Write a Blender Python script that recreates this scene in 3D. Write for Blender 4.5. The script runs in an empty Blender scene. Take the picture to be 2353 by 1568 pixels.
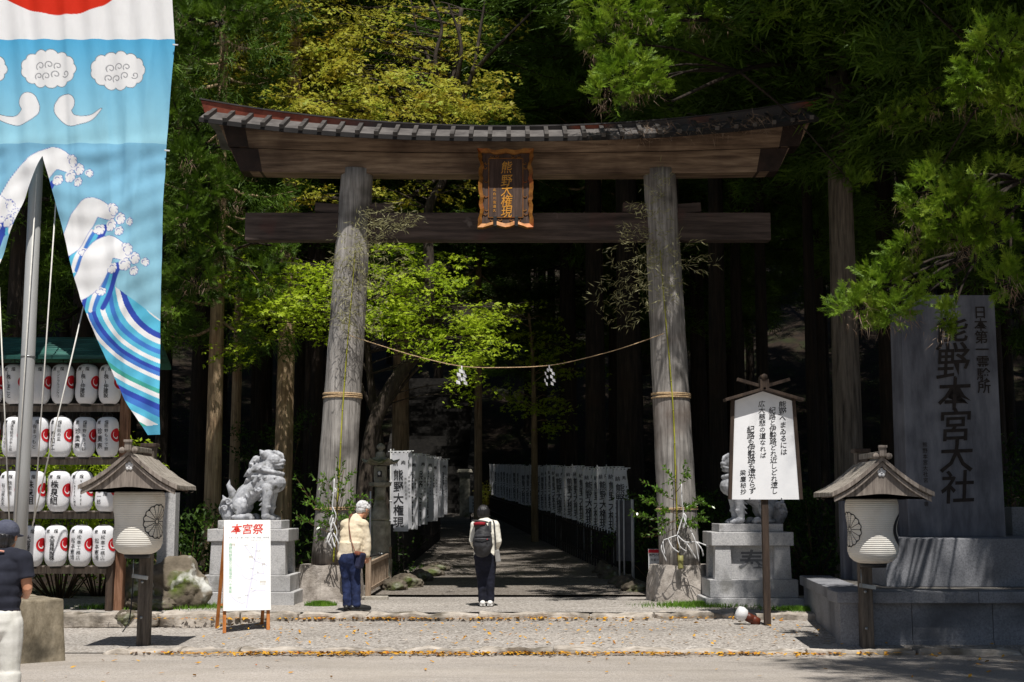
import bpy, bmesh, math, random
import numpy as np
from mathutils import Vector, Matrix, noise

S = bpy.context.scene
COL = S.collection
R = math.radians
# ------------------------------------------------------------------ camera
F, CX, CY, CAMH, HOR = 3072.0, 1176.5, 784.0, 1.75, 1165.0
PITCH = math.atan((HOR - CY) / F)
cam = bpy.data.cameras.new('camera')
cam.sensor_width = 36
cam.lens = 36 * F / 2353
cam.clip_end = 2000
camo = bpy.data.objects.new('camera', cam)
camo.location = (0, 0, CAMH)
camo.rotation_euler = (R(90) + PITCH, 0, 0)
COL.objects.link(camo)
S.camera = camo
# ------------------------------------------------------------------ light
SUN = Vector((-0.07, 0.45, -1.0)).normalized()       # direction the light travels
w = bpy.data.worlds.new('World')
S.world = w
w.use_nodes = True
nt = w.node_tree
sky = nt.nodes.new('ShaderNodeTexSky')
sky.sky_type = 'NISHITA'
sky.sun_disc = False
sky.sun_elevation = math.asin(-SUN.z)
sky.sun_rotation = math.atan2(-SUN.x, -SUN.y)
nt.nodes['Background'].inputs[1].default_value = 0.05
nt.links.new(sky.outputs[0], nt.nodes['Background'].inputs[0])
sl = bpy.data.lights.new('sun', 'SUN')
sl.energy = 5.0
sl.angle = R(0.5)
sl.color = (1.0, 0.96, 0.9)
so = bpy.data.objects.new('sun', sl)
so.rotation_euler = SUN.to_track_quat('-Z', 'Y').to_euler()
COL.objects.link(so)
S.view_settings.view_transform = 'Standard'
S.view_settings.look = 'None'
S.view_settings.exposure = 0.2
S.cycles.max_bounces = 6
S.cycles.diffuse_bounces = 3
S.cycles.transmission_bounces = 4
S.cycles.use_denoising = True


# ------------------------------------------------------------------ pixel of the 2353-wide photograph -> point at depth Y
def P(px, py, Y):
    a, b = (px - CX) / F, (CY - py) / F
    t = Y / (math.cos(PITCH) - b * math.sin(PITCH))
    return Vector((a * t, Y, CAMH + (math.sin(PITCH) + b * math.cos(PITCH)) * t))


def XA(px, py, Y): return P(px, py, Y).x
def ZA(py, Y): return P(CX, py, Y).z


# ------------------------------------------------------------------ helpers
def lin(h):
    h = h.lstrip('#')
    o = []
    for i in (0, 2, 4):
        v = int(h[i:i + 2], 16) / 255
        o.append(v / 12.92 if v <= .04045 else ((v + .055) / 1.055) ** 2.4)
    return tuple(o)


MATS = {}


def M(name, cols, scale=4, rough=.8, bump=0., bscale=30, stretch=(1, 1, 1), metal=0, spec=.3, transl=0, detail=5,
      spots=None, wave=None, contrast=(.3, .7)):
    """Procedural material: noise between cols, second noise as bump, optional spots (colour, scale, amount)."""
    if name in MATS: return MATS[name]
    m = bpy.data.materials.new(name)
    m.use_nodes = True
    t = m.node_tree
    N, L = t.nodes, t.links
    b = N['Principled BSDF']
    b.inputs['Roughness'].default_value = rough
    b.inputs['Metallic'].default_value = metal
    b.inputs['Specular IOR Level'].default_value = spec
    tc = N.new('ShaderNodeTexCoord')
    mp = N.new('ShaderNodeMapping')
    mp.inputs['Scale'].default_value = stretch
    L.new(tc.outputs['Object'], mp.inputs[0])
    no = N.new('ShaderNodeTexNoise')
    no.inputs['Scale'].default_value = scale
    no.inputs['Detail'].default_value = detail
    no.inputs['Roughness'].default_value = .65
    L.new(mp.outputs[0], no.inputs['Vector'])
    cr = N.new('ShaderNodeValToRGB')
    el = cr.color_ramp.elements
    n = len(cols)
    for i in range(n):
        p = contrast[0] + (contrast[1] - contrast[0]) * (i / (n - 1) if n > 1 else 0)
        if i < 2:
            el[i].position = p
            e = el[i]
        else:
            e = el.new(p)
        c = cols[i]
        if isinstance(c, str): c = lin(c)
        e.color = (*c, 1)
    if n == 1: el[1].color = el[0].color
    L.new(no.outputs['Fac'], cr.inputs[0])
    col = cr.outputs[0]
    for (sc_, ss, lo, hi) in (spots or []):
        n2 = N.new('ShaderNodeTexNoise')
        n2.inputs['Scale'].default_value = ss
        n2.inputs['Detail'].default_value = 4
        L.new(tc.outputs['Object'], n2.inputs['Vector'])
        r2 = N.new('ShaderNodeValToRGB')
        r2.color_ramp.elements[0].position = lo
        r2.color_ramp.elements[1].position = hi
        L.new(n2.outputs['Fac'], r2.inputs[0])
        mx = N.new('ShaderNodeMix')
        mx.data_type = 'RGBA'
        mx.inputs['B'].default_value = (*(lin(sc_) if isinstance(sc_, str) else sc_), 1)
        L.new(r2.outputs[0], mx.inputs['Factor'])
        L.new(col, mx.inputs['A'])
        col = mx.outputs['Result']
    L.new(col, b.inputs['Base Color'])
    h = None
    if bump:
        nb = N.new('ShaderNodeTexNoise')
        nb.inputs['Scale'].default_value = bscale
        nb.inputs['Detail'].default_value = 4
        L.new(mp.outputs[0], nb.inputs['Vector'])
        h = nb.outputs['Fac']
    if wave:
        wv = N.new('ShaderNodeTexWave')
        wv.bands_direction = wave[0]
        wv.inputs['Scale'].default_value = wave[1]
        L.new(tc.outputs['Object'], wv.inputs['Vector'])
        h = wv.outputs['Fac']
        bump = wave[2]
    if h is not None:
        bp = N.new('ShaderNodeBump')
        bp.inputs['Strength'].default_value = bump
        bp.inputs['Distance'].default_value = .02
        L.new(h, bp.inputs['Height'])
        L.new(bp.outputs[0], b.inputs['Normal'])
    if transl:
        tr = N.new('ShaderNodeBsdfTranslucent')
        L.new(col, tr.inputs[0])
        ms = N.new('ShaderNodeMixShader')
        ms.inputs[0].default_value = transl
        L.new(b.outputs[0], ms.inputs[1])
        L.new(tr.outputs[0], ms.inputs[2])
        L.new(ms.outputs[0], N['Material Output'].inputs[0])
    MATS[name] = m
    return m


def vcol_mat(name, rough=.8, transl=.15, bump=0, bscale=60):
    m = bpy.data.materials.new(name)
    m.use_nodes = True
    N, L = m.node_tree.nodes, m.node_tree.links
    b = N['Principled BSDF']
    b.inputs['Roughness'].default_value = rough
    b.inputs['Specular IOR Level'].default_value = .15
    tcc = N.new('ShaderNodeTexCoord')
    nz = N.new('ShaderNodeTexNoise')
    nz.inputs['Scale'].default_value = 9
    nz.inputs['Detail'].default_value = 8
    mpp = N.new('ShaderNodeMapping')
    mpp.inputs['Scale'].default_value = (1, 1, .35)
    L.new(tcc.outputs['Object'], mpp.inputs[0])
    L.new(mpp.outputs[0], nz.inputs['Vector'])
    bpp = N.new('ShaderNodeBump')
    bpp.inputs['Strength'].default_value = .35
    bpp.inputs['Distance'].default_value = .03
    L.new(nz.outputs['Fac'], bpp.inputs['Height'])
    L.new(bpp.outputs[0], b.inputs['Normal'])
    a = N.new('ShaderNodeVertexColor')
    a.layer_name = 'Col'
    L.new(a.outputs[0], b.inputs['Base Color'])
    tr = N.new('ShaderNodeBsdfTranslucent')
    L.new(a.outputs[0], tr.inputs[0])
    ms = N.new('ShaderNodeMixShader')
    ms.inputs[0].default_value = transl
    L.new(b.outputs[0], ms.inputs[1])
    L.new(tr.outputs[0], ms.inputs[2])
    L.new(ms.outputs[0], N['Material Output'].inputs[0])
    return m


def tag(o, label=None, cat=None, group=None, kind=None):
    if label: o['label'] = label
    if cat: o['category'] = cat
    if group: o['group'] = group
    if kind: o['kind'] = kind
    return o


def empty(name, loc, label, cat, group=None, rz=0):
    o = bpy.data.objects.new(name, None)
    o.location = loc
    o.rotation_euler.z = rz
    o.empty_display_size = .2
    COL.objects.link(o)
    return tag(o, label, cat, group)


def wloc(o):
    v = Vector((0, 0, 0))
    while o:
        v += o.location
        o = o.parent
    return v


class MB:
    def __init__(s): s.v, s.f, s.m, s.s = [], [], [], []

    def add(s, v, f, mi=0, sm=False):
        k = len(s.v)
        s.v += [tuple(p) for p in v]
        s.f += [tuple(i + k for i in q) for q in f]
        s.m += [mi] * len(f)
        s.s += [sm] * len(f)
        return s

    def box(s, c, d, mi=0, rot=None, taper=(1, 1), bev=0.):
        """box centred at c, taper = top scale in x, y"""
        if bev:
            bm = bmesh.new()
            bmesh.ops.create_cube(bm, size=1)
            for v in bm.verts:
                k = taper if v.co.z > 0 else (1, 1)
                v.co = (v.co.x * d[0] * k[0], v.co.y * d[1] * k[1], v.co.z * d[2])
            bmesh.ops.bevel(bm, geom=bm.edges[:], offset=bev, segments=2, profile=.6, affect='EDGES')
            vs = [v.co.copy() for v in bm.verts]
            bm.verts.index_update()
            fs = [[v.index for v in f.verts] for f in bm.faces]
            bm.free()
        else:
            vs = []
            for z in (-.5, .5):
                k = taper if z > 0 else (1, 1)
                for x, y in ((-.5, -.5), (.5, -.5), (.5, .5), (-.5, .5)):
                    vs.append(Vector((x * d[0] * k[0], y * d[1] * k[1], z * d[2])))
            fs = [(3, 2, 1, 0), (4, 5, 6, 7), (0, 1, 5, 4), (1, 2, 6, 5), (2, 3, 7, 6), (3, 0, 4, 7)]
        if rot is not None: vs = [rot @ v for v in vs]
        c = Vector(c)
        return s.add([v + c for v in vs], fs, mi)

    def bar(s, a, b, wd, ht, mi=0, bev=0., up=Vector((0, 0, 1))):
        """box from a to b, width wd, height ht"""
        a, b = Vector(a), Vector(b)
        d = b - a
        y = d.normalized()
        x = y.cross(up)
        if x.length < 1e-4: x = Vector((1, 0, 0))
        x.normalize()
        z = x.cross(y)
        m = Matrix((x, y, z)).transposed()
        return s.box((a + b) / 2, (wd, d.length, ht), mi, m, bev=bev)

    def prism(s, poly, y0, y1, mi=0, sm=False):
        """poly [(x, z)] extruded from y0 to y1"""
        n = len(poly)
        v = [(x, y0, z) for x, z in poly] + [(x, y1, z) for x, z in poly]
        f = [tuple(range(n)), tuple(range(2 * n - 1, n - 1, -1))]
        f += [(i, i + n, (i + 1) % n + n, (i + 1) % n) for i in range(n)]
        return s.add(v, f, mi, sm)

    def tube(s, pts, rad, n=8, mi=0, sm=True, round_=False, flat=1.0):
        pts = [Vector(p) for p in pts]
        if not hasattr(rad, '__len__'): rad = [rad] * len(pts)
        rad = list(rad)
        if round_:
            d0 = (pts[0] - pts[1]).normalized()
            d1 = (pts[-1] - pts[-2]).normalized()
            r0, r1 = rad[0], rad[-1]
            pre = [(pts[0] + d0 * r0 * math.sin(a), r0 * math.cos(a)) for a in (1.45, 1.1, .7, .35)]
            post = [(pts[-1] + d1 * r1 * math.sin(a), r1 * math.cos(a)) for a in (.35, .7, 1.1, 1.45)]
            pts = [p for p, _ in pre] + pts + [p for p, _ in post]
            rad = [q for _, q in pre] + rad + [q for _, q in post]
        vs, fs = [], []
        ref = None
        for i, p in enumerate(pts):
            d = (pts[min(i + 1, len(pts) - 1)] - pts[max(i - 1, 0)]).normalized()
            if ref is None:
                ref = Vector((0, 0, 1)) if abs(d.z) < .9 else Vector((1, 0, 0))
            x = ref - d * ref.dot(d)
            if x.length < 1e-5: x = d.orthogonal()
            x.normalize()
            ref = x
            y = d.cross(x)
            for k in range(n):
                a = 2 * math.pi * k / n
                vs.append(p + (x * math.cos(a) + y * math.sin(a) * flat) * rad[i])
        for i in range(len(pts) - 1):
            for k in range(n):
                a, b = i * n + k, i * n + (k + 1) % n
                fs.append((a, b, b + n, a + n))
        fs.append(tuple(range(n - 1, -1, -1)))
        fs.append(tuple(range((len(pts) - 1) * n, len(pts) * n)))
        return s.add(vs, fs, mi, sm)

    def lathe(s, prof, c, n=24, mi=0, sm=True, sx=1, sy=1, rot=0):
        vs, fs = [], []
        c = Vector(c)
        for r_, z in prof:
            for k in range(n):
                a = 2 * math.pi * k / n + rot
                vs.append(c + Vector((r_ * math.cos(a) * sx, r_ * math.sin(a) * sy, z)))
        for i in range(len(prof) - 1):
            for k in range(n):
                a, b = i * n + k, i * n + (k + 1) % n
                fs.append((a, b, b + n, a + n))
        fs.append(tuple(range(n - 1, -1, -1)))
        fs.append(tuple(range((len(prof) - 1) * n, len(prof) * n)))
        return s.add(vs, fs, mi, sm)

    def ell(s, c, r, rot=None, n=14, mi=0):
        vs, fs = [], []
        c = Vector(c)
        if not hasattr(r, '__len__'): r = (r, r, r)
        h = n // 2
        for i in range(h + 1):
            t = math.pi * (i + .02 * (i == 0) - .02 * (i == h)) / h
            for k in range(n):
                a = 2 * math.pi * k / n
                p = Vector((r[0] * math.sin(t) * math.cos(a), r[1] * math.sin(t) * math.sin(a), r[2] * math.cos(t)))
                vs.append(c + (rot @ p if rot is not None else p))
        for i in range(h):
            for k in range(n):
                a, b = i * n + k, i * n + (k + 1) % n
                fs.append((a, a + n, b + n, b))
        fs.append(tuple(range(n)))
        fs.append(tuple(range((h + 1) * n - 1, h * n - 1, -1)))
        return s.add(vs, fs, mi, True)

    def mesh(s, name, mats, off=Vector((0, 0, 0)), recalc=True):
        me = bpy.data.meshes.new(name)
        me.from_pydata([(v[0] - off.x, v[1] - off.y, v[2] - off.z) for v in s.v], [], s.f)
        for m in (mats if isinstance(mats, (list, tuple)) else [mats]): me.materials.append(m)
        me.polygons.foreach_set('material_index', s.m)
        me.polygons.foreach_set('use_smooth', s.s)
        if recalc:
            bm = bmesh.new()
            bm.from_mesh(me)
            bmesh.ops.recalc_face_normals(bm, faces=bm.faces[:])
            bm.to_mesh(me)
            bm.free()
        me.update()
        return me

    def build(s, name, mats, parent=None, world=True, recalc=True, rough=0, rscale=6, cuts=0):
        """link as ONE mesh object; coordinates are world ones unless world=False"""
        if parent is None:
            xs = np.array(s.v)
            lo, hi = xs.min(0), xs.max(0)
            off = Vector(((lo[0] + hi[0]) / 2, (lo[1] + hi[1]) / 2, lo[2]))
        else:
            off = wloc(parent) if world else Vector((0, 0, 0))
        me = s.mesh(name, mats, off, recalc)
        if rough or cuts:
            bm = bmesh.new()
            bm.from_mesh(me)
            bmesh.ops.remove_doubles(bm, verts=bm.verts[:], dist=1e-5)
            if cuts:
                bmesh.ops.triangulate(bm, faces=[f for f in bm.faces if len(f.verts) > 4])
                bmesh.ops.subdivide_edges(bm, edges=bm.edges[:], cuts=cuts, use_grid_fill=True)
            if rough:
                for v in bm.verts:
                    q = v.co * rscale + Vector((17.3, 4.1, off.x * 3))
                    v.co += Vector((noise.noise(q), noise.noise(q + Vector((31, 0, 0))), noise.noise(q + Vector((0, 57, 0))))) * rough
            bm.to_mesh(me)
            bm.free()
        o = bpy.data.objects.new(name, me)
        COL.objects.link(o)
        if parent is None: o.location = off
        else: o.parent = parent
        return o


def clone(o, parent=None, loc=None):
    c = o.copy()
    COL.objects.link(c)
    c.parent = parent
    if loc is not None: c.location = loc
    for ch in list(o.children): clone(ch, c)
    return c


def obj(name, me, parent=None, loc=(0, 0, 0)):
    o = bpy.data.objects.new(name, me)
    COL.objects.link(o)
    o.parent = parent
    o.location = loc
    return o


def fused(mb, name, mat, parent=None, voxel=.02, smooth=4, loc=None, local=True, tex=0, tscale=8):
    """the pieces of mb grown together into one continuous surface"""
    me = mb.mesh(name + '_raw', mat)
    tmp = bpy.data.objects.new(name + '_raw', me)
    COL.objects.link(tmp)
    r = tmp.modifiers.new('r', 'REMESH')
    r.mode = 'VOXEL'
    r.voxel_size = voxel
    r.use_smooth_shade = True
    if smooth:
        sm = tmp.modifiers.new('s', 'SMOOTH')
        sm.factor = .5
        sm.iterations = smooth
    dg = bpy.context.evaluated_depsgraph_get()
    out = bpy.data.meshes.new_from_object(tmp.evaluated_get(dg))
    bpy.data.objects.remove(tmp)
    bpy.data.meshes.remove(me)
    out.name = name
    out.materials.clear()
    out.materials.append(mat)
    out.polygons.foreach_set('use_smooth', [True] * len(out.polygons))
    if tex:
        for v in out.vertices:
            q = v.co * tscale
            v.co += v.normal * (noise.noise(q) * tex + noise.noise(q * 2.3) * tex * .5)
    out.update()
    o = obj(name, out, parent)
    if loc is not None: o.location = loc
    return o


# ------------------------------------------------------------------ lettering
_ALL = ('熊野大権現奉納本宮祭社日第一霊験所献燈株仲建設まことセントラルコンクリもうで餅珍重庵有樹の里塚和工浦島観光ホテル山上館泉組'
        '夫富松務店憲博屋郎へまゐるには紀路と伊勢どれ近し遠広慈悲道なばもからず梁塵秘抄吉国立公園指定八十周年月渡御午前時殿場北白川宮道久'
        '参拝者各位神門の閉時刻後七納平成VCOFFEEALMAN0123456789()（）お知らせご注意右側通行段気付くださいー朝臣書辰田つし市注意止乗入車両禁')
GL = {}


def _glyphs():
    obs = []
    for c in sorted(set(_ALL)):
        for bold in (0, 1):
            cu = bpy.data.curves.new('g', 'FONT')
            cu.body = c
            cu.resolution_u = 2
            cu.offset = .012 if bold else .003
            o = bpy.data.objects.new('g', cu)
            COL.objects.link(o)
            obs.append((c, bold, o))
    dg = bpy.context.evaluated_depsgraph_get()
    for c, bold, o in obs:
        m = o.evaluated_get(dg).to_mesh()
        GL[c, bold] = ([v.co.to_tuple() for v in m.vertices], [tuple(p.vertices) for p in m.polygons])
        o.evaluated_get(dg).to_mesh_clear()
    for c, bold, o in obs:
        cu = o.data
        bpy.data.objects.remove(o)
        bpy.data.curves.remove(cu)


_glyphs()


def glyph(mb, c, u, v, size, fn, bold=1, slant=0., wx=1.0, mi=0):
    if (c, bold) not in GL: return
    vs, fs = GL[c, bold]
    half = .33 if ord(c) < 256 else .5
    out = []
    for x, y, z in vs:
        a, b = (x - half) * wx, y - .38
        out.append(fn(u + (a + slant * b) * size, v + (b + slant * .5 * a) * size))
    mb.add(out, fs, mi)


def vtext(mb, s, u, v, size, fn, pitch=None, bold=1, slant=.0, wx=1.0):
    pitch = pitch or size
    for i, c in enumerate(s):
        if c != ' ': glyph(mb, c, u, v - i * pitch, size, fn, bold, slant, wx)


def htext(mb, s, u, v, size, fn, pitch=None, bold=1, slant=0., wx=1.0):
    pitch = pitch or size
    for i, c in enumerate(s):
        if c != ' ': glyph(mb, c, u + i * pitch, v, size, fn, bold, slant, wx)


rng = np.random.default_rng(7)
random.seed(7)
# ------------------------------------------------------------------ shared materials
INK = M('black_ink', [(.012, .012, .014), (.03, .03, .032)], scale=30, rough=.6)
GRANITE = M('pale_granite', ['#8f8f92', '#b4b3b3', '#c8c6c4'], scale=55, rough=.75, bump=.15, bscale=90, detail=8,
            spots=[('#7d7c7a', 1.1, .5, .85), ('#6e6d68', 3.2, .58, .8)])
GRANITE_D = M('grey_granite', ['#66676c', '#84858a', '#96979b'], scale=45, rough=.7, bump=.12, bscale=90, detail=8,
              spots=[('#55565b', 1.4, .45, .75)])
CONCRETE = M('weathered_stone', ['#7c776d', '#a39d92', '#b6b0a6'], scale=7, rough=.9, bump=.35, bscale=40, detail=8,
             spots=[('#5f5a50', 2.2, .5, .75)])
OLDWOOD = M('weathered_wood', ['#554d46', '#827870', '#a1978d'], scale=3, rough=.8, bump=.35, bscale=14, stretch=(9, 9, .7), detail=8)
DARKWOOD = M('dark_stained_wood', ['#2b221d', '#40342c', '#544539'], scale=3, rough=.7, bump=.25, bscale=16, stretch=(8, 8, .8), detail=7)
METAL = M('dull_metal', ['#8d9093', '#a7aaac'], scale=12, rough=.35, metal=.8)
IRON = M('black_iron', [(.012, .012, .013), (.03, .03, .03)], scale=20, rough=.5)
PAPER = M('white_paper', ['#e4e4e6', '#f0f0f0'], scale=9, rough=.7, transl=.25)
STRAW = M('straw_rope', ['#8d7658', '#b89c78', '#cfb592'], scale=40, rough=.9, bump=.6, bscale=60)
# ================================================================== the setting
def gz(x, y):
    if y < 16.45: return 0.0
    if y < 19.6: return .045 + (y - 16.45) * .034
    z = .24 + max(0, y - 22) * .033
    return z


def path_x(y): return -.085 * max(0, y - 22)


def terrain(x, y):
    z = .20 + max(0, min(y, 60) - 22) * .033
    d = abs(x - path_x(y)) - 3.2
    k = min(1, max(0, (y - 27) / 14))
    if d > 0: z += (1 - math.exp(-d / 2)) * .25 * min(1, max(0, (y - 24) / 3)) + max(0, d - 4) * .17 * k
    z += max(0, y - 60) * .42
    z += noise.noise(Vector((x * .25, y * .25, 3))) * .35 * k * min(1, max(0, d))
    if abs(x - path_x(y)) < 2.6 and y < 60: z -= .08
    return min(z, 42)


def ground_mat(name, cols, vs, bump, patch, dust):
    """stones: voronoi cells coloured one by one over a broad tone, with a bump"""
    m = bpy.data.materials.new(name)
    m.use_nodes = True
    N, L = m.node_tree.nodes, m.node_tree.links
    b = N['Principled BSDF']
    b.inputs['Roughness'].default_value = .95
    b.inputs['Specular IOR Level'].default_value = .1
    tc = N.new('ShaderNodeTexCoord')
    vo = N.new('ShaderNodeTexVoronoi')
    vo.inputs['Scale'].default_value = vs
    L.new(tc.outputs['Object'], vo.inputs['Vector'])
    sep = N.new('ShaderNodeSeparateColor')
    L.new(vo.outputs['Color'], sep.inputs[0])
    cr = N.new('ShaderNodeValToRGB')
    el = cr.color_ramp.elements
    for i, c in enumerate(cols):
        p = i / (len(cols) - 1)
        e = el[i] if i < 2 else el.new(p)
        e.position = p
        e.color = (*lin(c), 1)
    L.new(sep.outputs[0], cr.inputs[0])
    n1 = N.new('ShaderNodeTexNoise')
    n1.inputs['Scale'].default_value = .9
    n1.inputs['Detail'].default_value = 9
    n1.inputs['Roughness'].default_value = .7
    L.new(tc.outputs['Object'], n1.inputs['Vector'])
    r1 = N.new('ShaderNodeValToRGB')
    r1.color_ramp.elements[0].position = .35
    r1.color_ramp.elements[1].position = .7
    L.new(n1.outputs['Fac'], r1.inputs[0])
    mx = N.new('ShaderNodeMix')
    mx.data_type = 'RGBA'
    mu = N.new('ShaderNodeMath')
    mu.operation = 'MULTIPLY'
    mu.inputs[1].default_value = dust
    L.new(r1.outputs[0], mu.inputs[0])
    L.new(mu.outputs[0], mx.inputs['Factor'])
    L.new(cr.outputs[0], mx.inputs['A'])
    mx.inputs['B'].default_value = (*lin(patch), 1)
    n3 = N.new('ShaderNodeTexNoise')
    n3.inputs['Scale'].default_value = .22
    n3.inputs['Detail'].default_value = 6
    n3.inputs['Roughness'].default_value = .75
    mp3 = N.new('ShaderNodeMapping')
    mp3.inputs['Scale'].default_value = (.6, 2.2, 1)
    L.new(tc.outputs['Object'], mp3.inputs[0])
    L.new(mp3.outputs[0], n3.inputs['Vector'])
    r3 = N.new('ShaderNodeValToRGB')
    r3.color_ramp.elements[0].position = .3
    r3.color_ramp.elements[1].position = .72
    r3.color_ramp.elements[0].color = (.66, .65, .64, 1)
    r3.color_ramp.elements[1].color = (1.12, 1.1, 1.08, 1)
    L.new(n3.outputs['Fac'], r3.inputs[0])
    m3 = N.new('ShaderNodeMix')
    m3.data_type = 'RGBA'
    m3.blend_type = 'MULTIPLY'
    m3.inputs['Factor'].default_value = 1
    L.new(mx.outputs['Result'], m3.inputs['A'])
    L.new(r3.outputs[0], m3.inputs['B'])
    L.new(m3.outputs['Result'], b.inputs['Base Color'])
    bp = N.new('ShaderNodeBump')
    bp.inputs['Strength'].default_value = bump
    bp.inputs['Distance'].default_value = .02
    L.new(vo.outputs['Distance'], bp.inputs['Height'])
    L.new(bp.outputs[0], b.inputs['Normal'])
    return m


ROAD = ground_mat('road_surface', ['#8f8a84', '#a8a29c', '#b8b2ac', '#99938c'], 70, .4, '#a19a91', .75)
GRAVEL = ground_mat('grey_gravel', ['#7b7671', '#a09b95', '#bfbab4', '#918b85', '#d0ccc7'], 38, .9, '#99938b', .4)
EARTH = M('forest_soil', ['#14100b', '#241b13', '#30261b'], scale=3, rough=1, bump=.8, bscale=12, detail=8, spots=[('#22280f', .7, .5, .7)])


def sheet(name, xs, ys, zf, mat):
    mb = MB()
    nx = len(xs)
    mb.add([(x, y, zf(x, y)) for y in ys for x in xs],
           [(j * nx + i, j * nx + i + 1, (j + 1) * nx + i + 1, (j + 1) * nx + i) for j in range(len(ys) - 1) for i in range(nx - 1)], 0, True)
    o = mb.build(name, mat, recalc=False)
    return tag(o, kind='structure')


def fr(a, b, n): return [a + (b - a) * i / n for i in range(n + 1)]


sheet('road', fr(-300, 300, 40), fr(-300, 16.6, 60), lambda x, y: 0.0, ROAD)
xs = fr(-26, 26, 60)
sheet('gravel_terrace', xs, fr(16.4, 19.75, 12), lambda x, y: (.004 if y < 16.41 else gz(x, y) + .01 * noise.noise(Vector((x * 1.5, y * 1.5, 0)))) if x > -4.2 else .012 + .012 * noise.noise(Vector((x, y, 0))) + max(0, (y - 16.4) * .012), GRAVEL)
sheet('forecourt', fr(-26, 12, 76), fr(19.65, 23.2, 12), lambda x, y: .24 + .012 * noise.noise(Vector((x * 1.2, y * 1.2, 5))), GRAVEL)
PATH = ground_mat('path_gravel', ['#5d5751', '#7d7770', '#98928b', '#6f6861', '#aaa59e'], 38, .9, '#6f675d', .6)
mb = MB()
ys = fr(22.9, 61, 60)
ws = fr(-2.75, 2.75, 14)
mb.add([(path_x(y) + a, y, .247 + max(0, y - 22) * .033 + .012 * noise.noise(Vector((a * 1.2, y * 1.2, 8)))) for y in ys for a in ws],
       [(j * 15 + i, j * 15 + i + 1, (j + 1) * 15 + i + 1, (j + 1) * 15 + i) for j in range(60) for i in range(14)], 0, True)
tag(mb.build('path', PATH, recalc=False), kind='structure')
ty = fr(22.6, 70, 96) + fr(71, 170, 40) + [400]
tx = [-300, -120] + fr(-60, -12, 32) + fr(-11.5, 11.5, 60) + fr(12, 60, 32) + [120, 300]
sheet('forest_floor', tx, ty, lambda x, y: terrain(x, y) - (.06 if y < 23 else 0), EARTH)


# kerbs: a row of rough stones each
def kerb(name, x0, x1, yf, z, h, seed):
    rr = random.Random(seed)
    mb = MB()
    x = x0
    while x < x1:
        l = rr.uniform(.7, 1.7)
        y = yf(x)
        mb.box((x + l / 2, y + .14 + rr.uniform(-.05, .05), z + h / 2 - .05 + rr.uniform(-.02, .012)), (l - .015, .3 + rr.uniform(-.06, .1), h + .1), 0, Matrix.Rotation(rr.uniform(-.05, .05), 3, 'Z') @ Matrix.Rotation(rr.uniform(-.012, .012), 3, 'Y'), bev=.035)
        x += l
    o = mb.build(name, M('kerb_stone', ['#857d72', '#aaa196', '#c2bab0'], scale=6, rough=.95, bump=.6, bscale=25, detail=8, spots=[('#5d564b', 2.5, .5, .7)]), rough=.055, rscale=4.5, cuts=6)
    tag(o, kind='structure')


kerb('lower_kerb', -4.9, 12.5, lambda x: 16.3 - .012 * max(0, x), 0, .055, 3)
kerb('upper_kerb', -9.2, 4.3, lambda x: 19.42 + .02 * x, .14, .105, 9)

# grass strip and fallen leaves (nobody could count them)
GRASS = M('grass_blade', ['#3c5c14', '#5d8423', '#7aa032'], scale=5, rough=.6, transl=.3)


def blades(name, n, sampler, hgt, wd, mat, seed=1):
    g = np.random.default_rng(seed)
    p = sampler(g, n)
    a = g.uniform(0, 2 * np.pi, n)
    d = np.stack([np.cos(a), np.sin(a), np.zeros(n)], 1)
    t = np.stack([g.normal(0, .35, n), g.normal(0, .35, n), np.ones(n)], 1) * (hgt * g.uniform(.5, 1.2, n))[:, None]
    v = np.concatenate([p - d * wd, p + d * wd, p + t], 1).reshape(-1, 3)
    return raw_tris(name, v, mat)


def raw_mesh(name, v, k, mat):
    """v: (n*k, 3) vertices of n separate k-gons"""
    n = len(v) // k
    me = bpy.data.meshes.new(name)
    me.vertices.add(len(v))
    me.vertices.foreach_set('co', np.ascontiguousarray(v, dtype=np.float32).ravel())
    me.loops.add(len(v))
    me.loops.foreach_set('vertex_index', np.arange(len(v), dtype=np.int32))
    me.polygons.add(n)
    me.polygons.foreach_set('loop_start', np.arange(0, len(v), k, dtype=np.int32))
    me.materials.append(mat)
    me.update()
    return me


def raw_tris(name, v, mat): return obj(name, raw_mesh(name, v, 3, mat))


def gs(g, n):
    out = []
    c = [(-5.05, 20.6, 1.0, .55), (-2.95, 20.95, .2, .14), (2.9, 20.9, .9, .5), (4.2, 20.0, .8, .35), (-5.5, 20.3, .4, .2), (-5.9, 20.4, .7, .3)]
    for i in range(n):
        q = c[min(int(g.integers(0, 9)), 8) % 6]
        r_, a = min(abs(g.normal(0, .5)), 1.25), g.uniform(0, 6.283)
        out.append((q[0] + q[2] * r_ * math.cos(a), q[1] + q[3] * r_ * math.sin(a), .235))
    return np.array(out)


tag(blades('grass', 16000, gs, .075, .006, GRASS), 'short bright green grass growing beside the statue pedestals', 'grass', kind='stuff')
LEAFM = M('fallen_leaf', ['#7a4a16', '#b07a1e', '#c99a2c', '#a5521c'], scale=9, rough=.7, detail=1, contrast=(.25, .75))


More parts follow.
